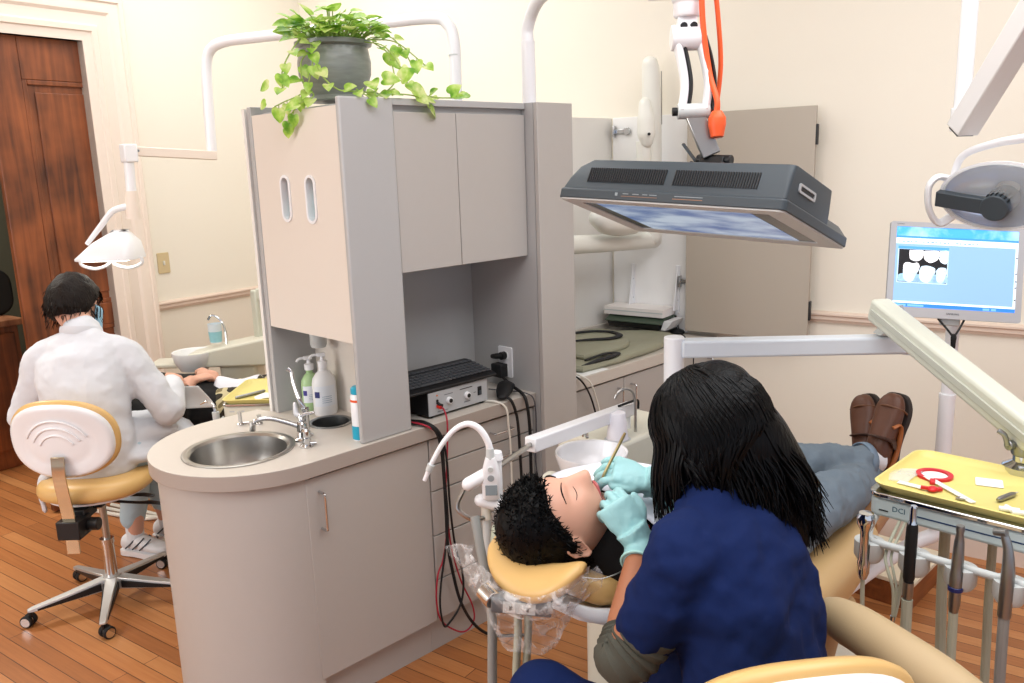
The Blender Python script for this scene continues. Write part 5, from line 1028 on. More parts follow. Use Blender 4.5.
g = G(); g.box((-0.014, fs * 0.0155 - 0.001, -0.038), (0.014, fs * 0.0155 + 0.001, -0.012), Hm); g.build('display', mat('grey_display', (140, 152, 158), 0.25), hb)
n0 = Hm @ V((0, 0, 0.05)); lf = V((-0.705, 0.709, 0.03))
g = G(); g.cyl(n0, n0 + V((0, 0, 0.025)), 0.011, 0.009); g.build('collar', M_lgrey, t)
g = G(); g.tube([n0 + V((0, 0, 0.015)), n0 + V((0, 0, 0.04)) + lf * 0.004, n0 + V((0, 0, 0.072)) + lf * 0.022, n0 + V((0, 0, 0.085)) + lf * 0.05, n0 + V((0, 0, 0.07)) + lf * 0.082, n0 + V((0, 0, 0.035)) + lf * 0.112, n0 + V((0, 0, -0.005)) + lf * 0.135, n0 + V((0, 0, -0.022)) + lf * 0.144], [0.0085, 0.0082, 0.008, 0.0075, 0.0065, 0.006, 0.0058, 0.0058], 16, 6); g.build('gooseneck', M_white, t)
q0, q1 = n0 + V((0, 0, -0.015)) + lf * 0.140, n0 + V((0, 0, -0.055)) + lf * 0.158
g = G(); g.tube([q0, q0.lerp(q1, 0.4)], [0.009, 0.008], 14, 0); g.build('nozzle', M_lgrey, t); g = G(); g.tube([q0.lerp(q1, 0.35), q1], [0.006, 0.005], 14, 0); g.build('nozzle_tip', M_white, t)
# hoses of the assistant's instruments, down to a floor box
for i, (p0, m_, r, lab) in enumerate(((HB + V((-0.11, -0.07, -0.05)), M_hoseg, 0.011, 'thick grey suction hose hanging to the floor behind the bagged headrest'), (HB + V((-0.02, -0.04, -0.12)), M_hose, 0.009, 'cream suction hose nearer the drawers under the bagged headrest'), (HB + V((0.02, -0.045, -0.12)), M_hose, 0.009, 'cream suction hose nearer the patient under the bagged headrest'))):
    x, y = ((1.128, 1.235), (1.158, 1.19), (1.178, 1.178))[i]
    g = G(); g.tube([p0, V((x + 0.01, y + 0.06, 0.94)) if i else V((1.16, 1.29, 0.93)), V((x + (0.015 if i < 1 else 0.02), y + 0.01, 0.82)), V((x, y, 0.655)), V((x - 0.01, y, 0.40)), V((x + 0.06, y + 0.06, 0.12)), V((x + 0.25, y + 0.12 - 0.04 * i, 0.035)), V((1.70, 1.50 - 0.06 * i, 0.02)), V((1.95, 1.64 - 0.05 * i, 0.02))], r, 12, 6); g.build('suction_hose', m_, loc=tuple(p0), label=lab, cat='hose')

# ------------------------------------------------------------------ patient chair
dc = thing('dental_chair', 'tan upholstered dental chair laid back under the patient in jeans', 'dental chair', (2.2, 1.14, 0))
g = G(); g.prism(rrect(1.0, 0.44, 0.12, 6, 2.35, 1.14), 0, 0.06); g.build('base_plate', M_ivory, dc, bevel=0.015)
g = G(); g.rings([[V((2.2 + x, 1.15 + y, z)) for x, y in rrect(w_, d_, 0.05, 5)] for z, w_, d_ in ((0.06, 0.4, 0.3), (0.2, 0.3, 0.24), (0.44, 0.34, 0.26))]); g.build('lift_column', M_ivory, dc, bevel=0.01)
def pad(path, w, th, m, nm, rr=0.045):
    """upholstered slab following a side path (x, z); w, th lists"""
    P = catmull([(x, 0, z) for x, z in path], 6); ws = lerp_list(w, len(P)); ts = lerp_list(th, len(P)); g = G(); R = []
    for i, p in enumerate(P):
        t_ = (P[min(i + 1, len(P) - 1)] - P[max(0, i - 1)]).normalized(); n_ = V((-t_.z, 0, t_.x))
        R.append([V((p.x, 1.14, p.z)) + V((0, 1, 0)) * a + n_ * b for a, b in rrect(ws[i], ts[i], min(rr, ts[i] * 0.48), 5)])
    e0 = [sum(R[0], V()) / len(R[0]) + (p - sum(R[0], V()) / len(R[0])) * 0.75 - (R[1][0] - R[0][0]).normalized() * 0.02 for p in R[0]]; e1 = [sum(R[-1], V()) / len(R[-1]) + (p - sum(R[-1], V()) / len(R[-1])) * 0.75 + (R[-1][0] - R[-2][0]).normalized() * 0.02 for p in R[-1]]
    g.rings([e0] + R + [e1]); return g.build(nm, m, dc, smooth=60)
pad([(1.26, 0.885), (1.40, 0.865), (1.60, 0.81), (1.85, 0.70)], [0.26, 0.40, 0.52, 0.54], [0.06, 0.07, 0.08, 0.09], M_tan2, 'backrest')
pad([(1.24, 0.835), (1.40, 0.80), (1.60, 0.745), (1.84, 0.63)], [0.22, 0.36, 0.48, 0.5], [0.03, 0.03, 0.04, 0.05], M_white, 'back_shell', 0.012)
pad([(1.80, 0.60), (2.0, 0.575), (2.25, 0.60), (2.42, 0.64)], [0.54, 0.56, 0.54, 0.50], [0.15, 0.17, 0.15, 0.12], M_tan, 'seat', 0.06)
pad([(1.85, 0.49), (2.05, 0.455), (2.28, 0.46)], [0.5, 0.52, 0.50], [0.06, 0.09, 0.09], M_tan, 'seat_shell', 0.03)
pad([(2.43, 0.655), (2.6, 0.66), (2.8, 0.655), (2.97, 0.64)], [0.48, 0.44, 0.40, 0.36], [0.09, 0.08, 0.075, 0.06], mat('brown_vinyl', (164, 118, 76), 0.45), 'leg_rest', 0.035)  # leg rest vinyl is browner than the seat
# headrest with its bracket
g = G(); R = []
for k in range(25):
    u = -1 + 2 * k / 24; y = 1.105 + 0.122 * u; z = 0.952 + 0.05 * u * u; s_ = math.sqrt(max(0.0, 1 - abs(u) ** 5)) * 0.92 + 0.08
    R.append([V((1.147 + 0.050 * s_ * math.cos(a) - 0.02 * (1 - u * u) , y, z - 0.01 + 0.03 * s_ * math.sin(a) + 0.014 * s_ * math.cos(a))) for a in [2 * PI * j / 20 for j in range(20)]])
g.rings(R); hr = g.build('headrest', M_tan2, dc, smooth=80)
g = G(); g.tube([(1.058, 1.175, 0.922), (1.054, 1.14, 0.912)], 0.019, 20, 0); g.build('headrest_pivot', M_chrome, dc, bevel=0.002)
Bm = frame((1.088, 1.103, 0.905), V((0.62, -0.75, -0.08)), (0, 0, 1))
g = G(); g.rings([[Bm @ V((x, y, z)) for x, y in rrect(0.036, 0.034, 0.006, 3)] for z in (-0.055, 0.068)]); g.build('headrest_bracket', mat('grey_bracket', (92, 95, 98), 0.4), dc, bevel=0.003)
sg = -1 if (Bm.to_3x3() @ V((1, 0, 0))).dot(V((-0.7, -0.7, 0))) < 0 else 1
g = G(); g.box((sg * 0.0182 - 0.0008, -0.012, -0.03), (sg * 0.0182 + 0.0008, 0.012, 0.036), Bm); lb = g.build('bracket_plate', M_lgrey, dc, smooth=0)
for z in (-0.014, 0.02):
    g = G(); g.box((sg * 0.0195 - 0.0006, -0.006, z - 0.003), (sg * 0.0195 + 0.0006, 0.004, z + 0.003), Bm); g.build('arrow_mark', M_black, dc, smooth=0)
g = G(); g.bar((1.09, 1.11, 0.89), (1.30, 1.135, 0.86), 0.05, 0.014); g.build('headrest_slide', M_steel, dc, bevel=0.002)
g = G(); g.tube([(1.19, 1.06, 0.872), (1.225, 1.02, 0.852), (1.29, 0.985, 0.83), (1.36, 0.955, 0.80), (1.50, 0.93, 0.76)], [(0.006, 0.012), (0.012, 0.016), (0.02, 0.022), (0.022, 0.024), (0.018, 0.02)], 14, 6, up=(0, 0, 1)); g.build('side_lever', M_white, dc)
g = G(); g.bar((1.262, 0.994, 0.852), (1.285, 0.98, 0.845), 0.014, 0.012); g.build('lever_switch', M_black, dc, bevel=0.002)
# thin plastic bag over the headrest
def film():
    m = bpy.data.materials.new('plastic_film'); m.use_nodes = True; nt = m.node_tree; b = nt.nodes['Principled BSDF']; N = nt.nodes.new; L = nt.links.new
    b.inputs['Base Color'].default_value = rgb(236, 232, 230); b.inputs['Roughness'].default_value = 0.12; b.inputs['Specular IOR Level'].default_value = 0.9
    tc = N('ShaderNodeTexCoord'); n = N('ShaderNodeTexNoise'); n.inputs['Scale'].default_value = 26; n.inputs['Detail'].default_value = 5; n.inputs['Distortion'].default_value = 1.5; L(tc.outputs['Object'], n.inputs['Vector'])
    r = N('ShaderNodeValToRGB'); e = r.color_ramp.elements; e[0].position = 0.45; e[0].color = (0.09, 0.09, 0.09, 1); e[1].position = 0.70; e[1].color = (0.55, 0.55, 0.55, 1); L(n.outputs['Fac'], r.inputs['Fac']); L(r.outputs['Color'], b.inputs['Alpha'])
    bp = N('ShaderNodeBump'); bp.inputs['Strength'].default_value = 0.9; bp.inputs['Distance'].default_value = 0.02; L(n.outputs['Fac'], bp.inputs['Height']); L(bp.outputs['Normal'], b.inputs['Normal']); return m
M_film = film()
bt_ = thing('headrest_bag', 'crumpled clear plastic bag pulled over the tan headrest', 'bag', (1.12, 1.1, 0.80))
def sheet(cols, nm, amp=0.008, seed=0, shift=V((0, 0, 0))):
    """cols: list of polylines (top to bottom) swept into one wrinkled film"""
    C_ = [catmull(c, 6) for c in cols]; n = min(len(c) for c in C_); rows = [catmull([c[k] for c in C_], 5) for k in range(n)]
    g = G(); vs = []
    for i, r in enumerate(rows):
        vs.append([g.bm.verts.new(p + shift + noise.noise_vector(p * 22 + V((seed, 0, 0))) * amp * min(1, i / 3)) for p in r])
    for a, b in zip(vs, vs[1:]):
        for k in range(len(a) - 1): g._f((a[k], a[k + 1], b[k + 1], b[k]))
    return g.build(nm, M_film, bt_, smooth=180, fix=False)
sheet([[(1.075, 1.235, 0.955), (1.07, 1.225, 0.89), (1.055, 1.16, 0.84), (1.045, 1.11, 0.80)], [(1.065, 1.15, 0.935), (1.055, 1.14, 0.90), (1.05, 1.12, 0.85), (1.055, 1.095, 0.79)], [(1.065, 1.09, 0.925), (1.065, 1.075, 0.88), (1.08, 1.06, 0.83), (1.085, 1.05, 0.785)], [(1.08, 1.02, 0.945), (1.11, 1.02, 0.89), (1.115, 1.025, 0.84), (1.11, 1.03, 0.795)], [(1.16, 0.968, 0.985), (1.165, 0.985, 0.92), (1.14, 1.01, 0.86), (1.12, 1.02, 0.815)]], 'hanging_film', 0.008, 0, V((0.03, 0.03, 0)))
sheet([[(1.10, 1.245, 0.985), (1.085, 1.27, 0.985), (1.07, 1.305, 0.975)], [(1.08, 1.235, 0.96), (1.07, 1.27, 0.955), (1.068, 1.305, 0.972)], [(1.075, 1.23, 0.925), (1.075, 1.26, 0.93), (1.068, 1.30, 0.968)], [(1.075, 1.215, 0.885), (1.08, 1.25, 0.905), (1.07, 1.30, 0.966)]], 'loose_corner', 0.006, 5)
sheet([[(1.085, 1.24, 0.975), (1.058, 1.235, 0.955), (1.055, 1.225, 0.93)], [(1.062, 1.17, 0.952), (1.045, 1.16, 0.93), (1.05, 1.15, 0.91)], [(1.058, 1.09, 0.945), (1.045, 1.08, 0.925), (1.052, 1.07, 0.90)], [(1.075, 1.01, 0.965), (1.075, 0.99, 0.945), (1.09, 0.99, 0.92)], [(1.17, 0.962, 1.005), (1.18, 0.955, 0.985), (1.18, 0.96, 0.955)]], 'covering_film', 0.003, 9)

# wooden plinth with a cream cover behind the chair's foot end
t = thing('wooden_plinth', 'stained wooden floor box with a cream top behind the instrument hoses', 'plinth', (3.4, 1.26, 0))
G().box((3.20, 1.04, 0), (3.56, 1.50, 0.10)).build('box', M_plinth, t, bevel=0.003)
G().box((3.195, 1.035, 0.10), (3.565, 1.505, 0.118)).build('cover', mat('cream_cover', (226, 214, 190), 0.5), t, bevel=0.003)
# ------------------------------------------------------------------ people
def gauss(x, s): return math.exp(-(x / s) ** 2)
def face_pt(a, b, mouth_open):
    x, y, z = 0.076 * math.cos(a) * math.cos(b), 0.097 * math.cos(a) * math.sin(b), 0.120 * math.sin(a)
    f = max(0.0, math.cos(a) * math.sin(b))                         # how far it faces forward
    if z < 0: x *= 1 - 0.30 * (-z / 0.12) ** 1.5
    if z < 0 and y > 0: y *= 1 + 0.10 * (-z / 0.12)
    if z < -0.03 and y < 0: y *= 1 - 0.35 * (-(z + 0.03) / 0.09)
    if y < 0 and z > -0.03: y *= 1.04
    ff = min(1.0, f * 1.6)
    d = 0.0
    zn = min(1.0, max(0.0, (0.030 - z) / 0.062))                     # nose ridge grows downwards
    d += 0.030 * gauss(x, 0.0125 + 0.004 * zn) * (zn ** 1.2) * (1 / (1 + math.exp((-0.040 - z) / 0.0035)))
    d += 0.006 * gauss(z + 0.033, 0.011) * gauss(abs(x) - 0.013, 0.008)
    d += 0.006 * gauss(z - 0.032, 0.010) * gauss(abs(x) - 0.028, 0.024)
    d -= 0.011 * gauss(z - 0.012, 0.013) * gauss(abs(x) - 0.031, 0.017)
    d += 0.0065 * gauss(z - 0.009, 0.0075) * gauss(abs(x) - 0.032, 0.012)
    d += 0.004 * gauss(z + 0.018, 0.018) * gauss(abs(x) - 0.047, 0.018)
    mo = mouth_open
    d += 0.006 * gauss(z + 0.058, 0.006) * gauss(x, 0.022)
    d += 0.006 * gauss(z + 0.074 + mo * 0.018, 0.007) * gauss(x, 0.019)
    d -= (0.003 + 0.022 * mo) * gauss(z + 0.066 + mo * 0.008, 0.003 + 0.007 * mo) * gauss(x, 0.018)
    d += 0.007 * gauss(z + 0.103, 0.014) * gauss(x, 0.020)
    d -= 0.004 * gauss(z + 0.087 + mo * 0.01, 0.006) * gauss(x, 0.02)
    y += d * ff
    return x, y, z
def face_y(x, z, mo=0.0):
    """how far forward the face stands at (x, z)"""
    a = math.asin(max(-1, min(1, z / 0.120))); tp = 1 - 0.30 * (-z / 0.12) ** 1.5 if z < 0 else 1.0
    c = max(-1, min(1, x / (0.076 * math.cos(a) * tp))); return face_pt(a, math.acos(c), mo)[1]
def head_mesh(g, M, mouth_open=0.0, sc=1.0, nu=72, nv=60):
    """head about the ear centre: x to the person's left, y out of the face, z to the crown"""
    R = []
    for i in range(1, nv):
        a = PI * i / nv - PI / 2; r = []
        for k in range(nu):
            b = 2 * PI * k / nu
            x, y, z = face_pt(a, b, mouth_open)
            r.append(M @ V((x * sc, y * sc, z * sc)))
        R.append(r)
    g.rings(R, True)
    for q in (-1, 1):                                                        # ears
        E = M @ Matrix.Translation((q * 0.076 * sc, -0.008 * sc, -0.005 * sc)) @ Matrix.Rotation(q * math.radians(24), 4, 'Z') @ Matrix.Rotation(math.radians(-12), 4, 'X')
        rr = []
        for k in range(20):
            t_ = 2 * PI * k / 20; yy, zz = 0.0185 * math.cos(t_), 0.032 * math.sin(t_) + (0.003 if math.sin(t_) > 0 else 0)
            yy *= 1.0 if math.sin(t_) > -0.2 else 0.75
            rr.append(V((0, yy - 0.004, zz)))
        g.rings([[E @ (p * 0.72 * sc) + (E.to_3x3() @ V((q * h * sc, 0, 0))) for p in rr] if w_ == 0 else [E @ V((q * h * sc, p.y * w_ * sc, p.z * w_ * sc)) for p in rr] for w_, h in ((0.6, -0.012), (0.85, 0.002), (1.0, 0.008), (1.0, 0.012), (0.88, 0.0135), (0.72, 0.009), (0.45, 0.006))], True)

def hand_mesh(g, W, D, N, thumb_dir, curls, spread=0.0, s=1.0, thumb=((0.7, 0.6, -0.25), (0.35, 0.9, -0.3)), thick=1.0):
    """W wrist, D towards the knuckles, N out of the back of the hand; thumb_dir picks the thumb's side"""
    D = V(D).normalized(); N = V(N); N = (N - D * N.dot(D)).normalized(); S = D.cross(N).normalized()
    if S.dot(V(thumb_dir)) < 0: S = -S
    W = V(W); P = lambda d, t, n: W + D * d * s + S * t * s + N * n * s
    g.tube([P(-0.035, 0, 0), P(0.0, 0, 0), P(0.03, 0.004, 0.0), P(0.06, 0.002, 0.001), P(0.088, 0.0, 0.0), P(0.096, 0, -0.001)], [(0.028 * s, 0.022 * s * thick), (0.029 * s, 0.022 * s * thick), (0.038 * s, 0.019 * s), (0.042 * s, 0.0165 * s), (0.042 * s, 0.0135 * s), (0.036 * s, 0.010 * s)], 22, 5, up=N)
    ends = []
    for i, (t0, L, r) in enumerate(((0.030, 0.074, 0.0092), (0.010, 0.082, 0.0094), (-0.011, 0.076, 0.009), (-0.031, 0.060, 0.008))):
        c = curls[i]; base = P(0.082 - 0.006 * abs(i - 1), t0, -0.001); d = (D + S * (spread * (1.5 - i) * 0.2)).normalized(); n = N.copy(); pts = [base - d * 0.02 * s, base]; q = base
        for ang, fr in zip(c, (0.45, 0.30, 0.25)):
            ax = n.cross(d).normalized(); rot = Matrix.Rotation(math.radians(ang), 3, ax); d2 = rot @ d
            if d2.dot(n) > d.dot(n) + 1e-6: rot = Matrix.Rotation(math.radians(-ang), 3, ax); d2 = rot @ d
            n = rot @ n; d = d2.normalized(); q = q + d * L * fr * s; pts.append(q)
        g.tube(pts, [r * 1.05 * s, r * 1.05 * s, r * s, r * 0.94 * s, r * 0.78 * s], 14, 4, tip=True); ends.append(q)
    b = P(0.022, 0.024, -0.004); pts = [P(0.005, 0.012, -0.004), b]; q = b
    for (ts, td, tn), L in zip(thumb, (0.038, 0.032)):
        d = (S * ts + D * td + N * tn).normalized(); q = q + d * L * s; pts.append(q)
    g.tube(pts, [0.014 * s, 0.0135 * s, 0.0115 * s, 0.0088 * s], 14, 5, tip=True); ends.append(q)
    return ends
def limb(g, pts, r, up=None, n=20): g.tube(pts, r, n, 6, up=up, tip=True)
def person(label, loc): return thing('person', label, 'person', loc)
def shoe_mesh(g, heel, toe, upv, w=0.047, L=None, h=0.07):
    """shoe from heel to toe; upv is out of the top of the foot"""
    heel, toe = V(heel), V(toe); d = (toe - heel).normalized(); L = (toe - heel).length; u = V(upv); u = (u - d * u.dot(d)).normalized(); s = d.cross(u); R = []
    for t_, ww, hh in ((0.0, 0.5, 0.55), (0.03, 0.78, 0.85), (0.12, 0.9, 1.0), (0.3, 0.86, 1.0), (0.5, 0.92, 0.82), (0.68, 1.05, 0.66), (0.84, 1.0, 0.58), (0.95, 0.72, 0.48), (1.0, 0.35, 0.34)):
        c = heel + d * L * t_; r = []
        for k in range(20):
            a = 2 * PI * k / 20; x, y = math.cos(a), math.sin(a)
            r.append(c + s * w * ww * (abs(x) ** 0.8) * (1 if x > 0 else -1) + u * (h * hh * (0.5 + 0.5 * y)))
        R.append(r)
    g.rings(R, True)
def sole_mesh(g, heel, toe, upv, w=0.05, th=0.02):
    heel, toe = V(heel), V(toe); d = (toe - heel).normalized(); L = (toe - heel).length; u = V(upv); u = (u - d * u.dot(d)).normalized(); s = d.cross(u)
    out = [(t_, ww) for t_, ww in ((-0.01, 0.45), (0.02, 0.75), (0.12, 0.9), (0.3, 0.84), (0.5, 0.92), (0.68, 1.06), (0.84, 1.02), (0.96, 0.75), (1.01, 0.38))]
    loop = [heel + d * L * t_ + s * w * ww for t_, ww in out] + [heel + d * L * t_ - s * w * ww for t_, ww in out[::-1]]
    loop = catmull(loop + [loop[0]], 3)[:-1]
    g.rings([[p + u * z for p in loop] for z in (-th, 0.004)], True)

# ================= patient lying in the chair
pat = person('man in a black shirt and jeans lying back with his mouth open', (1.9, 1.14, 0.62))
HC = V((1.238, 1.126, 1.022)); HF, HU = V((0.18, -0.23, 0.95)).normalized(), V((-0.90, 0.31, 0.17))
HU = (HU - HF * HU.dot(HF)).normalized(); HL = HF.cross(HU)                  # person's left
HMx = mframe(HC, HL, HF, HU) @ Matrix.Scale(1.06, 4)
g = G(); head_mesh(g, HMx, 1.0)
limb(g, [HC + HU * -0.04 - HF * 0.02, V((1.30, 1.135, 0.985)), V((1.36, 1.14, 0.96)), V((1.45, 1.14, 0.94))], [0.055, 0.056, 0.058, 0.07])
limb(g, [(1.40, 1.14, 0.94), (1.55, 1.14, 0.925), (1.72, 1.14, 0.86), (1.88, 1.14, 0.78), (1.98, 1.14, 0.73)], [(0.14, 0.07), (0.17, 0.10), (0.155, 0.095), (0.16, 0.10), (0.15, 0.09)], up=(0, 0, 1))
KN_R, KN_L, AN_R, AN_L = V((2.37, 0.99, 0.768)), V((2.32, 1.205, 0.815)), V((2.79, 1.07, 0.722)), V((2.68, 1.03, 0.785))
for hip, kn_, an in ((V((1.95, 1.04, 0.745)), KN_R, AN_R), (V((1.95, 1.24, 0.755)), KN_L, AN_L)):
    limb(g, [hip, hip.lerp(kn_, 0.5), kn_], [0.085, 0.072, 0.052]); limb(g, [kn_, kn_.lerp(an, 0.35), kn_.lerp(an, 0.75), an], [0.052, 0.054, 0.04, 0.034])
for q, an, fd in ((0, AN_R, V((0.10, 0.05, 0.2))), (1, AN_L, V((0.08, -0.01, 0.2)))):
    limb(g, [an, an + V((0.04, 0, 0.0)), an + V((0.04, 0, 0)) + fd * 0.6], [0.034, 0.036, 0.03])
for q in (-1, 1):
    sh, elb_, wr = V((1.41, 1.14 + q * 0.185, 0.93)), V((1.66, 1.14 + q * 0.27, 0.82)), V((1.84, 1.14 + q * 0.10, 0.90))
    limb(g, [sh, sh.lerp(elb_, 0.5), elb_], [0.052, 0.046, 0.038]); limb(g, [elb_, elb_.lerp(wr, 0.4), wr], [0.04, 0.038, 0.027])
    hand_mesh(g, wr, V((0.25, -q * 0.75, 0.05)), V((0.1, 0, 1)), (-1, 0, 0), [(15, 25, 15)] * 4)
g.build('body', M_skin, pat, remesh=0.0042, sm=3, smooth=0)
# mouth and eyes
g = G(); R = []
for k in range(28):
    a = 2 * PI * k / 28; lx, lz = math.cos(a), (0.015 if math.sin(a) > 0 else 0.0185) * math.sin(a); c = V((0.020 * lx, face_y(0.026 * lx, -0.0725 + lz * 1.4, 1.0) - 0.001, -0.0725 + lz))
    R.append([HMx @ (c + V((0.0045 * math.cos(a) * math.cos(b), 0.0055 * math.sin(b), 0.0048 * math.sin(a) * math.cos(b)))) for b in [2 * PI * j / 8 for j in range(8)]])
g.rings(R, False, True); g.build('lips', M_lip, pat)
g = G(); g.ell((0, face_y(0.024, -0.0745, 1.0) - 0.006, -0.0745), (0.016, 0.010, 0.011), HMx); g.build('tongue', mat('tongue_pink', (196, 96, 104), 0.25), pat)
for q in (-1, 1):
    g = G(); g.tube([HMx @ V((q * x, y, z)) for x, y, z in [(x_, face_y(x_, z_, 1.0) + 0.0004, z_) for x_, z_ in ((0.018, 0.005), (0.026, 0.002), (0.035, 0.002), (0.044, 0.006))]], [0.0006, 0.0009, 0.0009, 0.0006], 6, 5); g.build('eyelashes', M_hair, pat)
    g = G(); g.tube([HMx @ V((q * x, y, z)) for x, y, z in [(x_, face_y(x_, z_, 1.0), z_) for x_, z_ in ((0.012, 0.030), (0.024, 0.036), (0.036, 0.037), (0.05, 0.031))]], [(0.0010, 0.0022), (0.0011, 0.0032), (0.0010, 0.0026), (0.0008, 0.0012)], 8, 5, up=HF); g.build('eyebrow', M_hair, pat)
    g = G(); g.ell((q * 0.0085, face_y(0.0085, -0.0435, 1.0) - 0.001, -0.0435), (0.0038, 0.003, 0.002), HMx); g.build('nostril', mat('nostril_shade', (96, 48, 40), 0.7), pat)
# short black hair: cap with short tufts
def hairline(b):                                                            # lowest crown height of the hair, by direction round the head
    f = math.sin(b)
    if f > 0.55: return 0.068
    if f > -0.1: return 0.068 - (0.55 - f) / 0.65 * 0.085
    return -0.017 - min(1.0, (-0.1 - f) / 0.5) * 0.055
g = G(); R = []; nu = 56
for i in range(0, 27):
    r = []
    for k in range(nu):
        b = 2 * PI * k / nu; zl = hairline(b); a0 = math.asin(max(-0.95, min(0.95, zl / 0.126))); a = PI / 2 * 0.985 + (a0 - PI / 2 * 0.985) * i / 26
        th = 0.012 * min(1.0, (26 - i) / 4.0) + 0.003
        p = V(((0.076 + th) * math.cos(a) * math.cos(b), (0.099 + th) * math.cos(a) * math.sin(b), (0.120 + th) * math.sin(a)))
        if p.z < 0: p.x *= 1 - 0.30 * (-p.z / 0.12) ** 1.5
        if p.z < -0.03 and p.y < 0: p.y *= 1 - 0.35 * (-(p.z + 0.03) / 0.09)
        nn = noise.noise(p * 60) * 0.002
        r.append(HMx @ (p + p.normalized() * nn * min(1, (27 - i) / 3)))
    R.append(r)
g.rings(R, True)
rh = random.Random(11)
for k in range(2600):
    b = rh.uniform(0, 2 * PI); zl = hairline(b); z = rh.uniform(zl, 0.128); a = math.asin(max(-0.97, min(0.97, z / 0.13)))
    p = V((0.0895 * math.cos(a) * math.cos(b), 0.1125 * math.cos(a) * math.sin(b), 0.1335 * math.sin(a)))
    if p.z < 0: p.x *= 1 - 0.25 * (-p.z / 0.12) ** 1.5
    if p.z < -0.03 and p.y < 0: p.y *= 1 - 0.30 * (-(p.z + 0.03) / 0.09)
    nrm = p.normalized(); fl = (V((rh.uniform(-.8, .8), rh.uniform(-.3, .7), rh.uniform(-.7, .2))) + V((0, 0, -0.5)) * (1 if z < 0.06 else 0)); d = (nrm * 0.42 + fl).normalized()
    L_ = rh.uniform(0.010, 0.019); q = p + nrm * -0.002; m_ = q + d * L_ * 0.6 + nrm * 0.001; e_ = q + d * L_ - nrm * 0.002
    s_ = d.cross(nrm).normalized() * 0.0013
    vs = [g.bm.verts.new(HMx @ v_) for v_ in (q - s_, q + s_, m_ + s_ * 0.7, e_, m_ - s_ * 0.7)]
    g._f(vs[:3] + vs[3:])
g.build('hair', M_hair, pat, fix=False)
# clothes
g = G(); limb(g, [(1.345, 1.14, 0.955), (1.40, 1.14, 0.945), (1.56, 1.14, 0.93), (1.72, 1.14, 0.868), (1.88, 1.14, 0.79), (1.96, 1.14, 0.75)], [(0.12, 0.065), (0.175, 0.085), (0.188, 0.112), (0.172, 0.11), (0.175, 0.112), (0.17, 0.105)], up=(0, 0, 1), n=28)
limb(g, [(1.325, 1.13, 0.965), (1.36, 1.14, 0.955)], [0.07, 0.085])
for q in (-1, 1): limb(g, [(1.335, 1.14 + q * 0.06, 0.945), (1.365, 1.14 + q * 0.15, 0.925), (1.42, 1.14 + q * 0.185, 0.92)], [0.06, 0.072, 0.07])
for q in (-1, 1):
    limb(g, [(1.455, 1.14 + q * 0.155, 0.935), (1.50, 1.14 + q * 0.20, 0.915), (1.60, 1.14 + q * 0.25, 0.855)], [0.07, 0.066, 0.058])
o = g.build('shirt', M_blackc, pat, remesh=0.009, sm=4, smooth=0); displace(o, 0.012, 0.08)
g = G(); limb(g, [(1.90, 1.14, 0.775), (1.98, 1.14, 0.745), (2.04, 1.14, 0.735)], [(0.165, 0.105), (0.175, 0.105), (0.14, 0.09)], up=(0, 0, 1))
for hip, kn_, an, cut in ((V((1.98, 1.045, 0.745)), KN_R, AN_R, 0.96), (V((1.98, 1.235, 0.755)), KN_L, AN_L, 0.93)):
    limb(g, [hip, hip.lerp(kn_, 0.5) + V((0, 0, 0.01)), kn_], [0.105, 0.094, 0.077]); e_ = kn_.lerp(an, cut)
    g.tube([kn_, kn_.lerp(an, 0.3), kn_.lerp(an, 0.65), e_], [0.076, 0.068, 0.058, 0.054], 22, 6)
o = g.build('jeans', M_denim, pat, remesh=0.009, sm=3, smooth=0); displace(o, 0.030, 0.08); displace(o, 0.010, 0.035, 'creases')
for kn_, an, cut in ((KN_R, AN_R, 0.93), (KN_L, AN_L, 0.90)):
    a, b = kn_.lerp(an, cut), kn_.lerp(an, cut + 0.06); g = G(); g.tube([a, b], [0.057, 0.057], 26, 0, cap=False); g.build('jeans_cuff', mat('denim_hem', (120, 138, 156), 0.9), pat, solid=0.004)
for an, kn_ in ((AN_R, KN_R), (AN_L, KN_L)):
    d = (an - kn_).normalized(); g = G(); g.tube([an - d * 0.05, an - d * 0.01, an + d * 0.03], [0.042, 0.043, 0.045], 22, 4); g.build('sock', M_sock, pat)
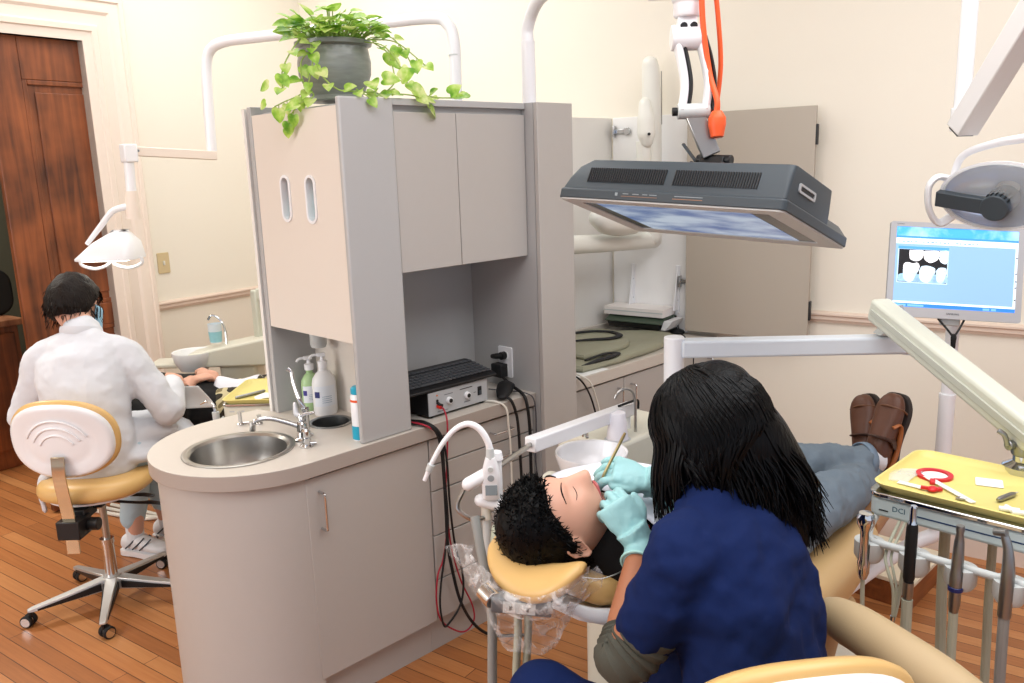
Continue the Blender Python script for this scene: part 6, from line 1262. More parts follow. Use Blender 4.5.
for an, heel, toe, upv, nm in ((AN_L, V((2.735, 1.015, 0.742)), V((2.815, 1.005, 0.985)), V((-1, 0.1, 0.3)), 'near'), (AN_R, V((2.865, 1.085, 0.70)), V((2.945, 1.165, 0.925)), V((-1, 0.2, 0.3)), 'far')):
    g = G(); shoe_mesh(g, heel, toe, upv, 0.048, h=0.088); sh = g.build('shoe', M_brownl, pat, subsurf=1)
    g = G(); sole_mesh(g, heel, toe, upv, 0.052, 0.022); g.build('sole', M_sole, sh, bevel=0.004)
    d = (toe - heel).normalized(); u = V(upv); u = (u - d * u.dot(d)).normalized(); s = d.cross(u)
    L_ = (toe - heel).length
    sd = 1 if s.dot(V((-0.7, -0.7, 0))) > 0 else -1
    Q = lambda t_, w_, h_: heel + d * L_ * t_ + s * sd * w_ + u * h_
    g = G(); g.tube([Q(0.02, 0.038, 0.02), Q(0.22, 0.047, 0.016), Q(0.48, 0.049, 0.02), Q(0.60, 0.047, 0.036), Q(0.55, 0.036, 0.058)], [(0.0045, 0.009)] * 5, 10, 5, up=s); g.build('tan_stripe', M_tanl, sh)
    g = G(); g.tube([Q(0.33, 0.046, 0.03), Q(0.38, 0.040, 0.062), Q(0.40, 0.015, 0.084), Q(0.40, -0.02, 0.084)], [(0.004, 0.017)] * 4, 10, 5, up=u); g.build('strap', mat('dark_brown_strap', (62, 38, 28), 0.5), sh)
    g = G(); g.tube([Q(0.76, 0.05, 0.008), Q(0.80, 0.042, 0.036), Q(0.82, 0.0, 0.055), Q(0.80, -0.042, 0.036)], [0.0035] * 4, 8, 5); g.build('toe_seam', mat('brown_seam', (104, 66, 42), 0.5), sh)

# dental bib on his chest with its chain
bb = thing('dental_bib', 'white paper dental bib on the chest of the man in jeans', 'bib', (1.55, 1.14, 1.05))
g = G(); g.grid(lambda u, v: (1.37 + 0.38 * u, 1.33 - 0.40 * v, 1.058 + 0.016 * math.sin(PI * min(1, u * 1.5)) - 0.13 * max(0, u - 0.45) - 0.22 * (v - 0.5) ** 2 + 0.006 * math.sin(9 * u + 4 * v)), 24, 20); g.build('sheet', mat('bib_paper', (224, 226, 236), 0.85), bb, solid=0.0015, fix=False)
g = G(); g.tube([(1.385, 1.005, 0.99), (1.345, 0.985, 0.975), (1.30, 0.985, 0.945), (1.25, 1.01, 0.93), (1.215, 1.04, 0.935)], 0.0016, 8, 6); g.build('chain', M_steel, bb)
g = G(); g.tube([(1.392, 1.00, 1.0), (1.345, 0.984, 0.974)], [0.0042, 0.0035], 10, 0, tip=True); g.build('clip', M_red, bb)

# ================= assistant at the patient's head
ass = person('woman with long black hair in navy scrubs and aqua gloves leaning over the patient', (1.25, 0.66, 0.55))
AF = V((-0.12, 0.99, 0)).normalized()
HA = V((1.35, 0.822, 1.25)); AFc = V((-0.25, 0.78, -0.52)).normalized(); AU = V((-0.1, 0.50, 0.86)); AU = (AU - AFc * AU.dot(AFc)).normalized(); AL = AFc.cross(AU); HAx = mframe(HA, AL, AFc, AU)
SH_L, EL_L, WR_L = V((1.145, 0.762, 1.085)), V((1.078, 0.832, 0.905)), V((1.287, 0.943, 1.006))
SH_R, EL_R, WR_R = V((1.475, 0.755, 1.075)), V((1.60, 0.92, 0.93)), V((1.425, 0.985, 1.082))
spine = [(1.26, 0.625, 0.57), (1.266, 0.635, 0.68), (1.276, 0.66, 0.80), (1.292, 0.70, 0.93), (1.303, 0.74, 1.03), (1.308, 0.768, 1.095), (1.312, 0.786, 1.14), (1.325, 0.80, 1.19)]
g = G(); head_mesh(g, HAx, 0.0, 0.97)
limb(g, spine, [(0.155, 0.105), (0.15, 0.10), (0.135, 0.09), (0.15, 0.10), (0.165, 0.10), (0.13, 0.06), (0.05, 0.048), (0.048, 0.05)], up=AF)
limb(g, [spine[-2], spine[-1], HA - AU * 0.06 - AFc * 0.02], [0.056, 0.05, 0.052])
for s_, e_, w_ in ((SH_L, EL_L, WR_L), (SH_R, EL_R, WR_R)):
    limb(g, [V(spine[5]), s_, s_.lerp(e_, 0.5), e_], [0.06, 0.05, 0.043, 0.036]); limb(g, [e_, e_.lerp(w_, 0.3), e_.lerp(w_, 0.7), w_], [0.038, 0.039, 0.031, 0.025])
for q, kn_, ft in ((0, V((1.055, 1.01, 0.745)), V((1.06, 0.96, 0.10))), (1, V((1.50, 1.0, 0.56)), V((1.50, 0.98, 0.10)))):
    hip = V((1.16 + 0.18 * q, 0.67, 0.58)); limb(g, [hip, hip.lerp(kn_, 0.5), kn_], [0.085, 0.075, 0.055]); limb(g, [kn_, kn_.lerp(ft, 0.35), ft], [0.055, 0.054, 0.036]); limb(g, [ft, ft + V((0, 0.06, -0.05)), ft + V((0, 0.15, -0.065))], [0.036, 0.034, 0.028])
g.build('body', M_skin2, ass, remesh=0.006, sm=3, smooth=0)
# scrub top: loose body and short sleeves
g = G(); limb(g, [(1.25, 0.625, 0.60)] + spine[1:6] + [(1.308, 0.782, 1.125)], [(0.175, 0.125), (0.18, 0.125), (0.172, 0.118), (0.182, 0.12), (0.19, 0.12), (0.17, 0.10), (0.09, 0.08)], up=AF, n=32)
for s_, e_, k in ((SH_L, EL_L, 0.66), (SH_R, EL_R, 0.7)):
    sh_ = V((0.705, -0.709, 0)) * (0.022 if s_ is SH_L else 0)
    limb(g, [V(spine[5]), V(spine[5]).lerp(s_, 0.7), s_ + sh_ * 0.5, s_.lerp(e_, 0.5) + sh_, s_.lerp(e_, k) + sh_], [0.075, 0.078, 0.071, 0.064, 0.062])
o = g.build('scrub_top', M_navy, ass, remesh=0.007, sm=3, smooth=0); displace(o, 0.042, 0.12, 'folds'); displace(o, 0.010, 0.04, 'creases')
g = G(); 
for q, kn_, ft in ((0, V((1.055, 1.01, 0.745)), V((1.06, 0.96, 0.10))), (1, V((1.50, 1.0, 0.56)), V((1.50, 0.98, 0.10)))):
    hip = V((1.17 + 0.16 * q, 0.66, 0.58)); limb(g, [hip, hip.lerp(kn_, 0.5), kn_], [0.108, 0.095, 0.078]); limb(g, [kn_, kn_.lerp(ft, 0.35), ft + V((0, 0, 0.03))], [0.078, 0.07, 0.06])
o = g.build('scrub_trousers', M_navy, ass, remesh=0.009, sm=3, smooth=0); displace(o, 0.018, 0.1)
for q, ft in ((0, V((1.06, 0.96, 0.10))), (1, V((1.50, 0.98, 0.10)))):
    g = G(); shoe_mesh(g, ft + V((0, -0.06, -0.078)), ft + V((0, 0.19, -0.078)), (0, 0, 1), 0.045, h=0.075); sh = g.build('shoe', M_white, ass, subsurf=1); g = G(); sole_mesh(g, ft + V((0, -0.06, -0.078)), ft + V((0, 0.19, -0.078)), (0, 0, 1), 0.047, 0.02); g.build('sole', M_lgrey, sh)
# long-sleeved knit pushed up at the elbows
for s_, e_, w_ in ((SH_L, EL_L, WR_L), (SH_R, EL_R, WR_R)):
    g = G(); R_ = []
    sh_ = V((0.705, -0.709, 0)) * (0.02 if s_ is SH_L else 0); P = catmull([s_.lerp(e_, 0.52) + sh_, s_.lerp(e_, 0.85) + sh_ * 0.8, e_ + (e_ - s_.lerp(w_, 0.5)).normalized() * 0.006, e_.lerp(w_, 0.10), e_.lerp(w_, 0.2)], 9)
    g.tube(P, [0.056 + 0.003 * math.sin(i * 1.9) - 0.014 * i / len(P) for i in range(len(P))], 22, 0); o = g.build('knit_sleeve', M_olive, ass); displace(o, 0.008, 0.05)
# gloves
g = G(); D_ = V((-0.16, 0.55, 0.80)); gl_ends = hand_mesh(g, WR_L + V((0.0, 0.008, 0.012)), D_, V((-0.55, -0.75, 0.45)), (-0.2, -0.1, 1), [(30, 48, 30), (38, 52, 35), (42, 55, 38), (48, 58, 40)], 0.1, 0.95, thumb=((0.55, 0.7, 0.0), (0.1, 1.0, -0.15)))
g.tube([WR_L.lerp(EL_L, 0.16), WR_L.lerp(EL_L, 0.06), WR_L + V((0.0, 0.006, 0.012)), WR_L + V((0, 0.006, 0.012)) + D_.normalized() * 0.03], [0.0345, 0.0315, 0.0315, 0.036], 22, 4)
o = g.build('glove', M_glove, ass, remesh=0.0026, sm=3, smooth=0); displace(o, 0.005, 0.03)
g = G(); D2 = V((-0.55, 0.72, 0.36)); g2 = hand_mesh(g, WR_R + V((-0.012, 0.015, 0.012)), D2, V((-0.35, -0.10, 0.95)), (-0.75, -0.6, -0.1), [(28, 46, 22), (34, 48, 24), (26, 34, 18), (16, 26, 14)], 0.5, 0.98, thumb=((0.45, 0.85, -0.1), (0.0, 0.95, -0.25)))
g.tube([WR_R.lerp(EL_R, 0.16), WR_R.lerp(EL_R, 0.06), WR_R + V((-0.01, 0.012, 0.01)), WR_R + D2.normalized() * 0.04], [0.034, 0.031, 0.031, 0.035], 22, 4)
o = g.build('glove', M_glove, ass, remesh=0.0026, sm=3, smooth=0); displace(o, 0.005, 0.03)
for s_, e_, w_ in ((SH_L, EL_L, WR_L), (SH_R, EL_R, WR_R)):
    d = (e_ - w_).normalized(); c = w_.lerp(e_, 0.155); g = G(); R = []
    x, y, z = axes(d)
    for k in range(26):
        a = 2 * PI * k / 26; R.append([c + (x * math.cos(a) + y * math.sin(a)) * (0.0345 + 0.0028 * math.cos(b)) + d * 0.0028 * math.sin(b) for b in [2 * PI * j / 8 for j in range(8)]])
    g.rings(R, False, True); g.build('glove_cuff', mat('aqua_cuff', (170, 218, 212), 0.45), ass)
# face mask
g = G(); g.grid(lambda u, v: HAx @ V((0.074 * math.sin((u - 0.5) * 2.5) * (1 - 0.12 * abs(v - 0.5)), 0.066 + 0.062 * math.cos((u - 0.5) * 2.5) * (1 - 0.35 * (v - 0.55) ** 2) - 0.05 * (abs(u - 0.5) * 2) ** 2, -0.105 + 0.10 * v)), 20, 10); g.build('face_mask', M_mask, ass, solid=0.003)
for q in (-1, 1):
    g = G(); g.tube([HAx @ V((q * 0.064, 0.045, -0.02)), HAx @ V((q * 0.079, 0.012, 0.012)), HAx @ V((q * 0.081, -0.02, 0.012))], 0.0015, 6, 5); g.build('mask_loop', M_mask, ass)
# long black hair
g = G(); hm = HAx
g.ell((0, -0.012, 0.014), (0.088, 0.106, 0.112), hm, 36, 24)
back = [HA + AU * 0.06 - AFc * 0.05, V((1.362, 0.772, 1.25)), V((1.385, 0.735, 1.17)), V((1.405, 0.705, 1.10)), V((1.42, 0.680, 1.045))]
g.tube(back, [(0.080, 0.078), (0.098, 0.078), (0.100, 0.054), (0.08, 0.032), (0.04, 0.01)], 28, 7, up=(0.45, 0.75, 0.3), tip=True)
for q, pts, rr in ((1, [hm @ V((-0.05, 0.0, 0.075)), hm @ V((-0.066, 0.01, 0.02)), V((1.285, 0.818, 1.20)), V((1.30, 0.80, 1.185))], [0.035, 0.035, 0.03, 0.014]), (-1, [hm @ V((0.055, 0.0, 0.06)), hm @ V((0.072, -0.02, 0.0)), V((1.44, 0.78, 1.19)), V((1.455, 0.75, 1.12)), V((1.46, 0.73, 1.06))], [0.045, 0.045, 0.05, 0.045, 0.02])):
    g.tube(pts, rr, 18, 6, tip=True)
o = g.build('hair', M_hair, ass, remesh=0.006, sm=24, smooth=0); g = G(); rh = random.Random(21)
for k in range(1700):
    b = rh.uniform(-PI * 0.93, PI * 0.93)                       # 0 = back of the head
    pts = []
    for a_ in (78, 55, 30, 5):
        a = math.radians(a_ + rh.uniform(-4, 4)); r_ = 1.05 + rh.uniform(-0.02, 0.04)
        pts.append(hm @ (V((0, -0.012, 0.016)) + V((0.093 * r_ * math.cos(a) * math.sin(b), -0.112 * r_ * math.cos(a) * math.cos(b), 0.118 * r_ * math.sin(a)))))
    p3 = pts[-1]; bk = math.cos(b)
    if abs(b) > PI * 0.62 and rh.random() < 0.75: continue
    if bk > -0.25:
        t0 = max(0, bk); lat = -math.sin(b); L_ = 0.10 + 0.13 * max(0.0, bk) + (0.05 if lat < 0 else -0.005) + rh.uniform(-0.04, 0.03)
        drift = V((0.07, -0.085, 0)) * (0.45 + 0.55 * t0) + V((-0.02, 0.02, 0)) * (1 if lat > 0.5 else 0)
        pts += [p3 + drift * 0.35 + V((0, 0, -L_ * 0.4)) + V((rh.uniform(-.006, .006), rh.uniform(-.006, .006), 0)), p3 + drift * 0.8 + V((0, 0, -L_ * 0.75)) + V((rh.uniform(-.012, .012), rh.uniform(-.012, .012), 0)), p3 + drift * 1.0 + V((0, 0, -L_ * 1.05)) + V((rh.uniform(-.018, .018), rh.uniform(-.018, .018), 0))]
    else:
        L_ = rh.uniform(0.08, 0.17)
        pts += [p3 + V((-0.01, 0.0, -L_ * 0.5)), p3 + V((rh.uniform(-.015, .01), rh.uniform(-.015, .01), -L_))]
    g.tube(pts, [0.0022, 0.0030, 0.0032, 0.0032, 0.003, 0.0022, 0.0005], 5, 4)
for k in range(420):                                             # the curtain beside her cheek
    b = -rh.uniform(0.15 * PI, 0.62 * PI); pts = []
    for a_ in (70, 45, 20, -8):
        a = math.radians(a_ + rh.uniform(-4, 4)); r_ = 1.07 + rh.uniform(-0.02, 0.05)
        pts.append(hm @ (V((0, -0.012, 0.016)) + V((0.093 * r_ * math.cos(a) * math.sin(b), -0.112 * r_ * math.cos(a) * math.cos(b), 0.118 * r_ * math.sin(a)))))
    e_ = V((1.275 + rh.uniform(-.012, .045), 0.795 + rh.uniform(-.045, .02), 1.18 + rh.uniform(-.02, .03))); p3 = pts[-1]
    pts += [p3.lerp(e_, 0.4) + V((-0.008, -0.006, 0.0)), p3.lerp(e_, 0.8) + V((-0.004, -0.004, 0.0)), e_]
    g.tube(pts, [0.0022, 0.0030, 0.0032, 0.0032, 0.003, 0.0022, 0.0005], 5, 4)
for k in range(16):                                              # wisps in front of her ear
    p = hm @ V((-0.086 + rh.uniform(-.004, .006), 0.035 + rh.uniform(-.02, .03), 0.02)); L_ = rh.uniform(0.08, 0.15)
    g.tube([p, p + V((-0.008, 0.004, -L_ * 0.35)), p + V((-0.006 + rh.uniform(-.012, .012), -0.002, -L_ * 0.7)), p + V((rh.uniform(-.015, .02), -0.012, -L_))], [0.0028, 0.0028, 0.0022, 0.0006], 5, 4)
g.build('hair_strand', M_hair, ass, fix=False)

# the mouth mirror she holds
t = thing('probe', 'slim brass-coloured dental probe in the gloved right hand at the mouth', 'dental instrument', (1.35, 1.10, 1.12))
mouth = HMx @ V((0.0, face_y(0.02, -0.066, 1.0), -0.066)); top = V((1.379, 1.052, 1.206)); dd = (mouth - top).normalized()
g = G(); g.tube([top, top + dd * 0.01, top.lerp(mouth, 0.7), top.lerp(mouth, 0.78)], [0.0025, 0.0034, 0.0034, 0.002], 12, 0); g.build('handle', mat('brass_metal', (190, 170, 120), 0.28, 1.0), t)
g = G(); g.tube([top.lerp(mouth, 0.77), top.lerp(mouth, 0.92), mouth - HF * 0.006], [0.0018, 0.0015, 0.0012], 8, 4); g.build('tip', M_chrome, t)
# ------------------------------------------------------------------ stools
M_alu = mat('polished_aluminium', (214, 214, 212), 0.42, 0.85)
def make_stool(label, loc, back_dir, seat_z, back_z, ring=False):
    """built about its own column; back_dir points from the column to the backrest (degrees)"""
    t = thing('operator_stool', label, 'stool', loc); L0 = V(loc); Z = Matrix.Translation(loc)
    RB = Z @ Matrix.Rotation(math.radians(back_dir), 4, 'Z')               # local x towards the backrest
    g = G(); g.lathe([(0, 0.035), (0.018, 0.035), (0.018, 0.07), (0.034, 0.085), (0.036, 0.125), (0, 0.125)], Z, 24); g.build('hub', M_alu, t)
    for k in range(5):
        A = Z @ Matrix.Rotation(math.radians(171 + 72 * k), 4, 'Z'); g = G()
        g.rings([[A @ V((x, y, z)) for y, z in ((-w_, z0), (w_, z0), (w_ * 0.8, z1), (-w_ * 0.8, z1))] for x, w_, z0, z1 in ((0.02, 0.030, 0.070, 0.122), (0.17, 0.022, 0.066, 0.098), (0.305, 0.016, 0.062, 0.078), (0.325, 0.012, 0.064, 0.074))]); lg = g.build('leg', M_alu, t, bevel=0.003)
        g = G(); g.rings([[A @ V((x, y, z)) for y, z in ((-w_, z0), (w_, z0), (w_, z1), (-w_, z1))] for x, w_, z0, z1 in ((0.05, 0.031, 0.076, 0.108), (0.17, 0.023, 0.069, 0.088), (0.29, 0.017, 0.064, 0.071))]); g.build('leg_inset', M_black, lg)
        ca = 40 + 67 * k; cc = A @ V((0.315, 0, 0)); c = V((cc.x, cc.y, loc[2])); d = V((math.cos(ca), math.sin(ca), 0)); n_ = V((-d.y, d.x, 0))
        cs = G().cyl(c + V((0, 0, 0.04)), c + V((0, 0, 0.068)), 0.008, n=12).build('caster', M_black, t)
        for q in (-1, 1): G().cyl(c + n_ * 0.006 * q + d * 0.012 + V((0, 0, 0.0255)), c + n_ * 0.024 * q + d * 0.012 + V((0, 0, 0.0255)), 0.0255, n=24).build('wheel', M_blackr, cs, bevel=0.004)
        g = G(); g.tube([c + d * 0.012 + n_ * y + V((0, 0, 0.0255)) for y in (-0.025, 0.025)], 0.019, 20, 0); g.build('wheel_hood', M_chrome, cs)
    g = G(); g.cyl(L0 + V((0, 0, 0.12)), L0 + V((0, 0, 0.29)), 0.024, n=28); g.cyl(L0 + V((0, 0, 0.27)), L0 + V((0, 0, 0.292)), 0.028, n=28); g.build('outer_column', M_chrome, t)
    G().cyl(L0 + V((0, 0, 0.28)), L0 + V((0, 0, seat_z - 0.06)), 0.0145, n=24).build('gas_rod', M_steel, t)
    s = seat_z - 0.075
    g = G(); g.box((-0.11, -0.07, s - 0.02), (0.13, 0.07, s + 0.008), RB); g.box((0.10, -0.035, s - 0.045), (0.20, 0.035, s), RB); g.box((0.17, -0.045, s - 0.095), (0.268, 0.045, s - 0.02), RB); g.cyl(RB @ V((0.19, 0.045, s - 0.06)), RB @ V((0.19, 0.085, s - 0.06)), 0.026, n=20); g.build('tilt_mechanism', M_black, t, bevel=0.004)
    for yy, zz in ((0.11, -0.01), (0.14, -0.045)):
        g = G(); g.tube([RB @ V((0.02, 0.05, s + zz + 0.01)), RB @ V((0.02, yy + 0.02, s + zz)), RB @ V((0.03, yy + 0.08, s + zz + 0.004)), RB @ V((0.045, yy + 0.13, s + zz + 0.004))], [(0.006, 0.006), (0.007, 0.006), (0.017, 0.006), (0.013, 0.005)], 12, 5, up=(0, 0, 1), tip=True); g.build('lever', M_black, t)
    # seat
    g = G(); R = []
    for w_, z in ((0.90, seat_z - 0.058), (0.97, seat_z - 0.05), (1.0, seat_z - 0.03), (0.985, seat_z - 0.008), (0.92, seat_z + 0.008), (0.7, seat_z + 0.014), (0.3, seat_z + 0.012)):
        R.append([RB @ V((0.012 + 0.205 * w_ * (abs(math.cos(a)) ** 0.85) * (1 if math.cos(a) > 0 else -1), 0.215 * w_ * (abs(math.sin(a)) ** 0.85) * (1 if math.sin(a) > 0 else -1), z + 0.008 * math.cos(a))) for a in [2 * PI * k / 40 for k in range(40)]])
    g.rings(R); g.build('seat', M_tan2, t, smooth=60)
    g = G(); g.rings([[RB @ V((0.012 + 0.195 * w_ * math.cos(a), 0.205 * w_ * math.sin(a), z)) for a in [2 * PI * k / 32 for k in range(32)]] for w_, z in ((0.75, seat_z - 0.075), (0.94, seat_z - 0.062), (0.95, seat_z - 0.054))]); g.build('seat_pan', M_white, t)
    # backrest: tan cushion with a moulded white shell behind it
    BM = RB @ Matrix.Translation((0.228, 0, back_z)) @ Matrix.Rotation(math.radians(6), 4, 'Y')
    def oval(w, h, z, pw=0.86, cut=0.0):
        out = []
        for k in range(48):
            a = 2 * PI * k / 48; c_, s_ = math.cos(a), math.sin(a)
            out.append((w * (abs(c_) ** pw) * (1 if c_ > 0 else -1), h * (abs(s_) ** pw) * (1 if s_ > 0 else -1) * (1 if s_ > 0 else 0.92)))
        return [BM @ V((z - 0.10 * (y_ / 0.2) ** 2 * 0.35, y_, z_)) for y_, z_ in out]
    g = G(); g.rings([oval(0.19, 0.145, -0.036), oval(0.205, 0.16, -0.03), oval(0.212, 0.168, -0.012), oval(0.209, 0.165, 0.002), oval(0.195, 0.15, 0.008)]); g.build('back_cushion', M_tan2, t, smooth=60)
    g = G(); g.rings([oval(0.200, 0.156, 0.004), oval(0.200, 0.156, 0.016), oval(0.188, 0.144, 0.025), oval(0.178, 0.134, 0.022), oval(0.15, 0.11, 0.026), oval(0.142, 0.102, 0.022), oval(0.11, 0.08, 0.026), oval(0.05, 0.04, 0.028)]); g.build('back_shell', M_white, t, smooth=60)
    for r_ in (0.075, 0.105, 0.135):
        g = G(); P = [BM @ V((0.029 - 0.10 * ((r_ * math.cos(a)) / 0.2) ** 2 * 0.35, r_ * math.cos(a) * 0.95, -0.035 + r_ * 0.98 * math.sin(a))) for a in [math.radians(28 + 124 * k / 14) for k in range(15)]]
        g.tube(P, 0.004, 10, 0, tip=True); g.build('shell_rib', M_white, t)
    g = G(); P = [RB @ V((0.262, 0, back_z - 0.05)), RB @ V((0.268, 0, back_z - 0.14)), RB @ V((0.250, 0, seat_z - 0.06)), RB @ V((0.245, 0, seat_z - 0.15)), RB @ V((0.247, 0, seat_z - 0.235))]
    R = []
    PP = catmull(P, 5)
    for p in PP: R.append([p + RB.to_3x3() @ V(q) for q in ((-0.003, -0.026, 0), (-0.003, 0.026, 0), (0.003, 0.026, 0), (0.003, -0.026, 0))])
    g.rings(R); g.build('back_bar', mat('mirror_steel', (206, 190, 160), 0.12, 1.0), t, bevel=0.0015)
    return t, RB
make_stool('white-backed tan stool under the white-coated hygienist', (1.078, 3.560, 0.0), -136, 0.575, 0.795)
st2, RB2 = make_stool('white-backed tan stool in the foreground under the woman in scrubs', (1.250, 0.675, 0.0), -128, 0.555, 0.862)
g = G(); g.tube([(1.54, 0.70, 0.60), (1.60, 0.69, 0.72), (1.545, 0.66, 0.845), (1.515, 0.60, 0.868), (1.475, 0.50, 0.868), (1.44, 0.40, 0.86), (1.38, 0.30, 0.85), (1.27, 0.235, 0.845)], [(0.02, 0.02), (0.022, 0.022), (0.036, 0.036), (0.043, 0.045), (0.045, 0.047), (0.045, 0.047), (0.043, 0.044), (0.03, 0.03)], 22, 7, tip=True); g.build('armrest', M_beigev, st2)
g = G(); g.tube([(1.27, 0.66, 0.47), (1.45, 0.69, 0.47), (1.54, 0.70, 0.50), (1.545, 0.70, 0.62)], 0.014, 14, 5); g.build('armrest_post', M_chrome, st2)

# ------------------------------------------------------------------ hygienist in a white coat
hyg = person('person in a white coat with short dark hair seated with back to camera', (1.10, 3.62, 0.5))
HFv = V((0.64, 0.77, 0)).normalized(); LR = V((0.705, -0.709, 0))
hs = [(1.085, 3.58, 0.635), (1.085, 3.60, 0.70), (1.09, 3.62, 0.78), (1.11, 3.66, 0.93), (1.13, 3.70, 1.03), (1.14, 3.725, 1.09), (1.15, 3.745, 1.135), (1.16, 3.775, 1.18)]
HH = V((1.170, 3.855, 1.246)); hF = V((0.85, 0.45, -0.42)).normalized(); hU = V((0.25, 0.35, 0.9)); hU = (hU - hF * hU.dot(hF)).normalized(); hL = hF.cross(hU); HHx = mframe(HH, hL, hF, hU) @ Matrix.Scale(1.05, 4)
shl, ell_, wrl = V(hs[5]) - LR * 0.165 - V((0, 0, 0.05)), V((0.93, 3.90, 0.80)), V((1.20, 4.04, 0.84))
shr, elr, wrr = V(hs[5]) + LR * 0.165 - V((0, 0, 0.05)), V((1.375, 3.50, 0.80)), V((1.50, 3.73, 0.85))
g = G(); head_mesh(g, HHx, 0.0, 1.0); limb(g, [V(hs[-2]), V(hs[-1]), HH - hU * 0.05 - hF * 0.02], [0.058, 0.055, 0.055])
limb(g, hs[:7], [(0.155, 0.11), (0.15, 0.105), (0.145, 0.10), (0.165, 0.11), (0.175, 0.11), (0.16, 0.075), (0.06, 0.055)], up=HFv)
for s_, e_, w_, nn in ((shl, ell_, wrl, V((-0.3, 0.2, 0.9))), (shr, elr, wrr, V((0.3, -0.2, 0.9)))):
    limb(g, [V(hs[5]), s_, s_.lerp(e_, 0.5), e_], [0.06, 0.055, 0.046, 0.04]); limb(g, [e_, e_.lerp(w_, 0.4), w_], [0.04, 0.038, 0.028])
    hand_mesh(g, w_, (w_ - e_), nn, V((0.5, 0.5, 0.3)), [(30, 40, 25)] * 4)
LEGS = ((V((1.15, 3.65, 0.625)) + LR * 0.10, V((1.33, 3.82, 0.58)), V((1.325, 3.95, 0.10))), (V((1.15, 3.65, 0.625)) - LR * 0.02, V((1.42, 3.95, 0.58)), V((1.50, 4.0, 0.10))))
for hp, kn_, ft in LEGS:
    limb(g, [hp, hp.lerp(kn_, 0.5), kn_], [0.085, 0.075, 0.056]); limb(g, [kn_, kn_.lerp(ft, 0.4), ft], [0.055, 0.05, 0.036]); d = (ft - kn_) * 0; limb(g, [ft, ft + V((0.02, 0.02, -0.05)), ft + V((0.06, 0.08, -0.06))], [0.036, 0.033, 0.026])
g.build('body', M_skin, hyg, remesh=0.007, sm=3, smooth=0)
g = G(); limb(g, [(1.085, 3.585, 0.64)] + hs[1:6] + [(1.152, 3.75, 1.14)], [(0.175, 0.13), (0.175, 0.13), (0.172, 0.125), (0.19, 0.13), (0.19, 0.12), (0.172, 0.09), (0.085, 0.075)], up=HFv, n=30)
for s_, e_, w_ in ((shl, ell_, wrl), (shr, elr, wrr)):
    limb(g, [V(hs[5]), s_, s_.lerp(e_, 0.5), e_], [0.075, 0.078, 0.072, 0.068]); limb(g, [e_, e_.lerp(w_, 0.45), e_.lerp(w_, 0.92)], [0.068, 0.062, 0.052])
# coat tails spread over the seat and lap
limb(g, [(1.15, 3.62, 0.68), (1.28, 3.66, 0.70), (1.40, 3.70, 0.69), (1.50, 3.68, 0.65), (1.54, 3.67, 0.58)], [(0.12, 0.08), (0.17, 0.07), (0.19, 0.06), (0.15, 0.045), (0.08, 0.025)], up=(0, 0, 1))
limb(g, [(1.11, 3.60, 0.65), (1.25, 3.66, 0.655), (1.36, 3.74, 0.64), (1.42, 3.80, 0.58)], [(0.10, 0.06), (0.13, 0.05), (0.12, 0.035), (0.08, 0.03)], up=(0, 0, 1))
limb(g, [(1.12, 3.59, 0.64), (1.22, 3.52, 0.64), (1.33, 3.56, 0.62), (1.41, 3.62, 0.56), (1.43, 3.64, 0.48)], [(0.08, 0.05), (0.09, 0.04), (0.09, 0.03), (0.08, 0.025), (0.05, 0.02)], up=(0, 0, 1))
limb(g, [(1.0, 3.64, 0.64), (0.93, 3.66, 0.61), (0.885, 3.65, 0.53), (0.885, 3.64, 0.46)], [(0.05, 0.05), (0.04, 0.025), (0.03, 0.015), (0.022, 0.01)])
o = g.build('coat', M_coat, hyg, remesh=0.008, sm=3, smooth=0); displace(o, 0.024, 0.11, 'folds'); displace(o, 0.006, 0.05, 'creases')
g = G(); P = [V((1.152, 3.75, 1.135)) + (LR * math.cos(a) + HFv * math.sin(a)) * 0.078 + V((0, 0, 0.012 - 0.02 * math.sin(a))) for a in [math.radians(-215 + 250 * k / 18) for k in range(19)]]
g.tube(P, [(0.008, 0.022)] * 4, 10, 0, up=(0, 0, 1)); g.build('coat_collar', M_coat, hyg)
g = G()
for hp, kn_, ft in LEGS: limb(g, [hp, hp.lerp(kn_, 0.5), kn_], [0.10, 0.088, 0.072]); limb(g, [kn_, kn_.lerp(ft, 0.45), ft + V((0, 0, 0.09))], [0.072, 0.066, 0.058])
o = g.build('trousers', M_scrub, hyg, remesh=0.009, sm=3, smooth=0); displace(o, 0.014, 0.09)
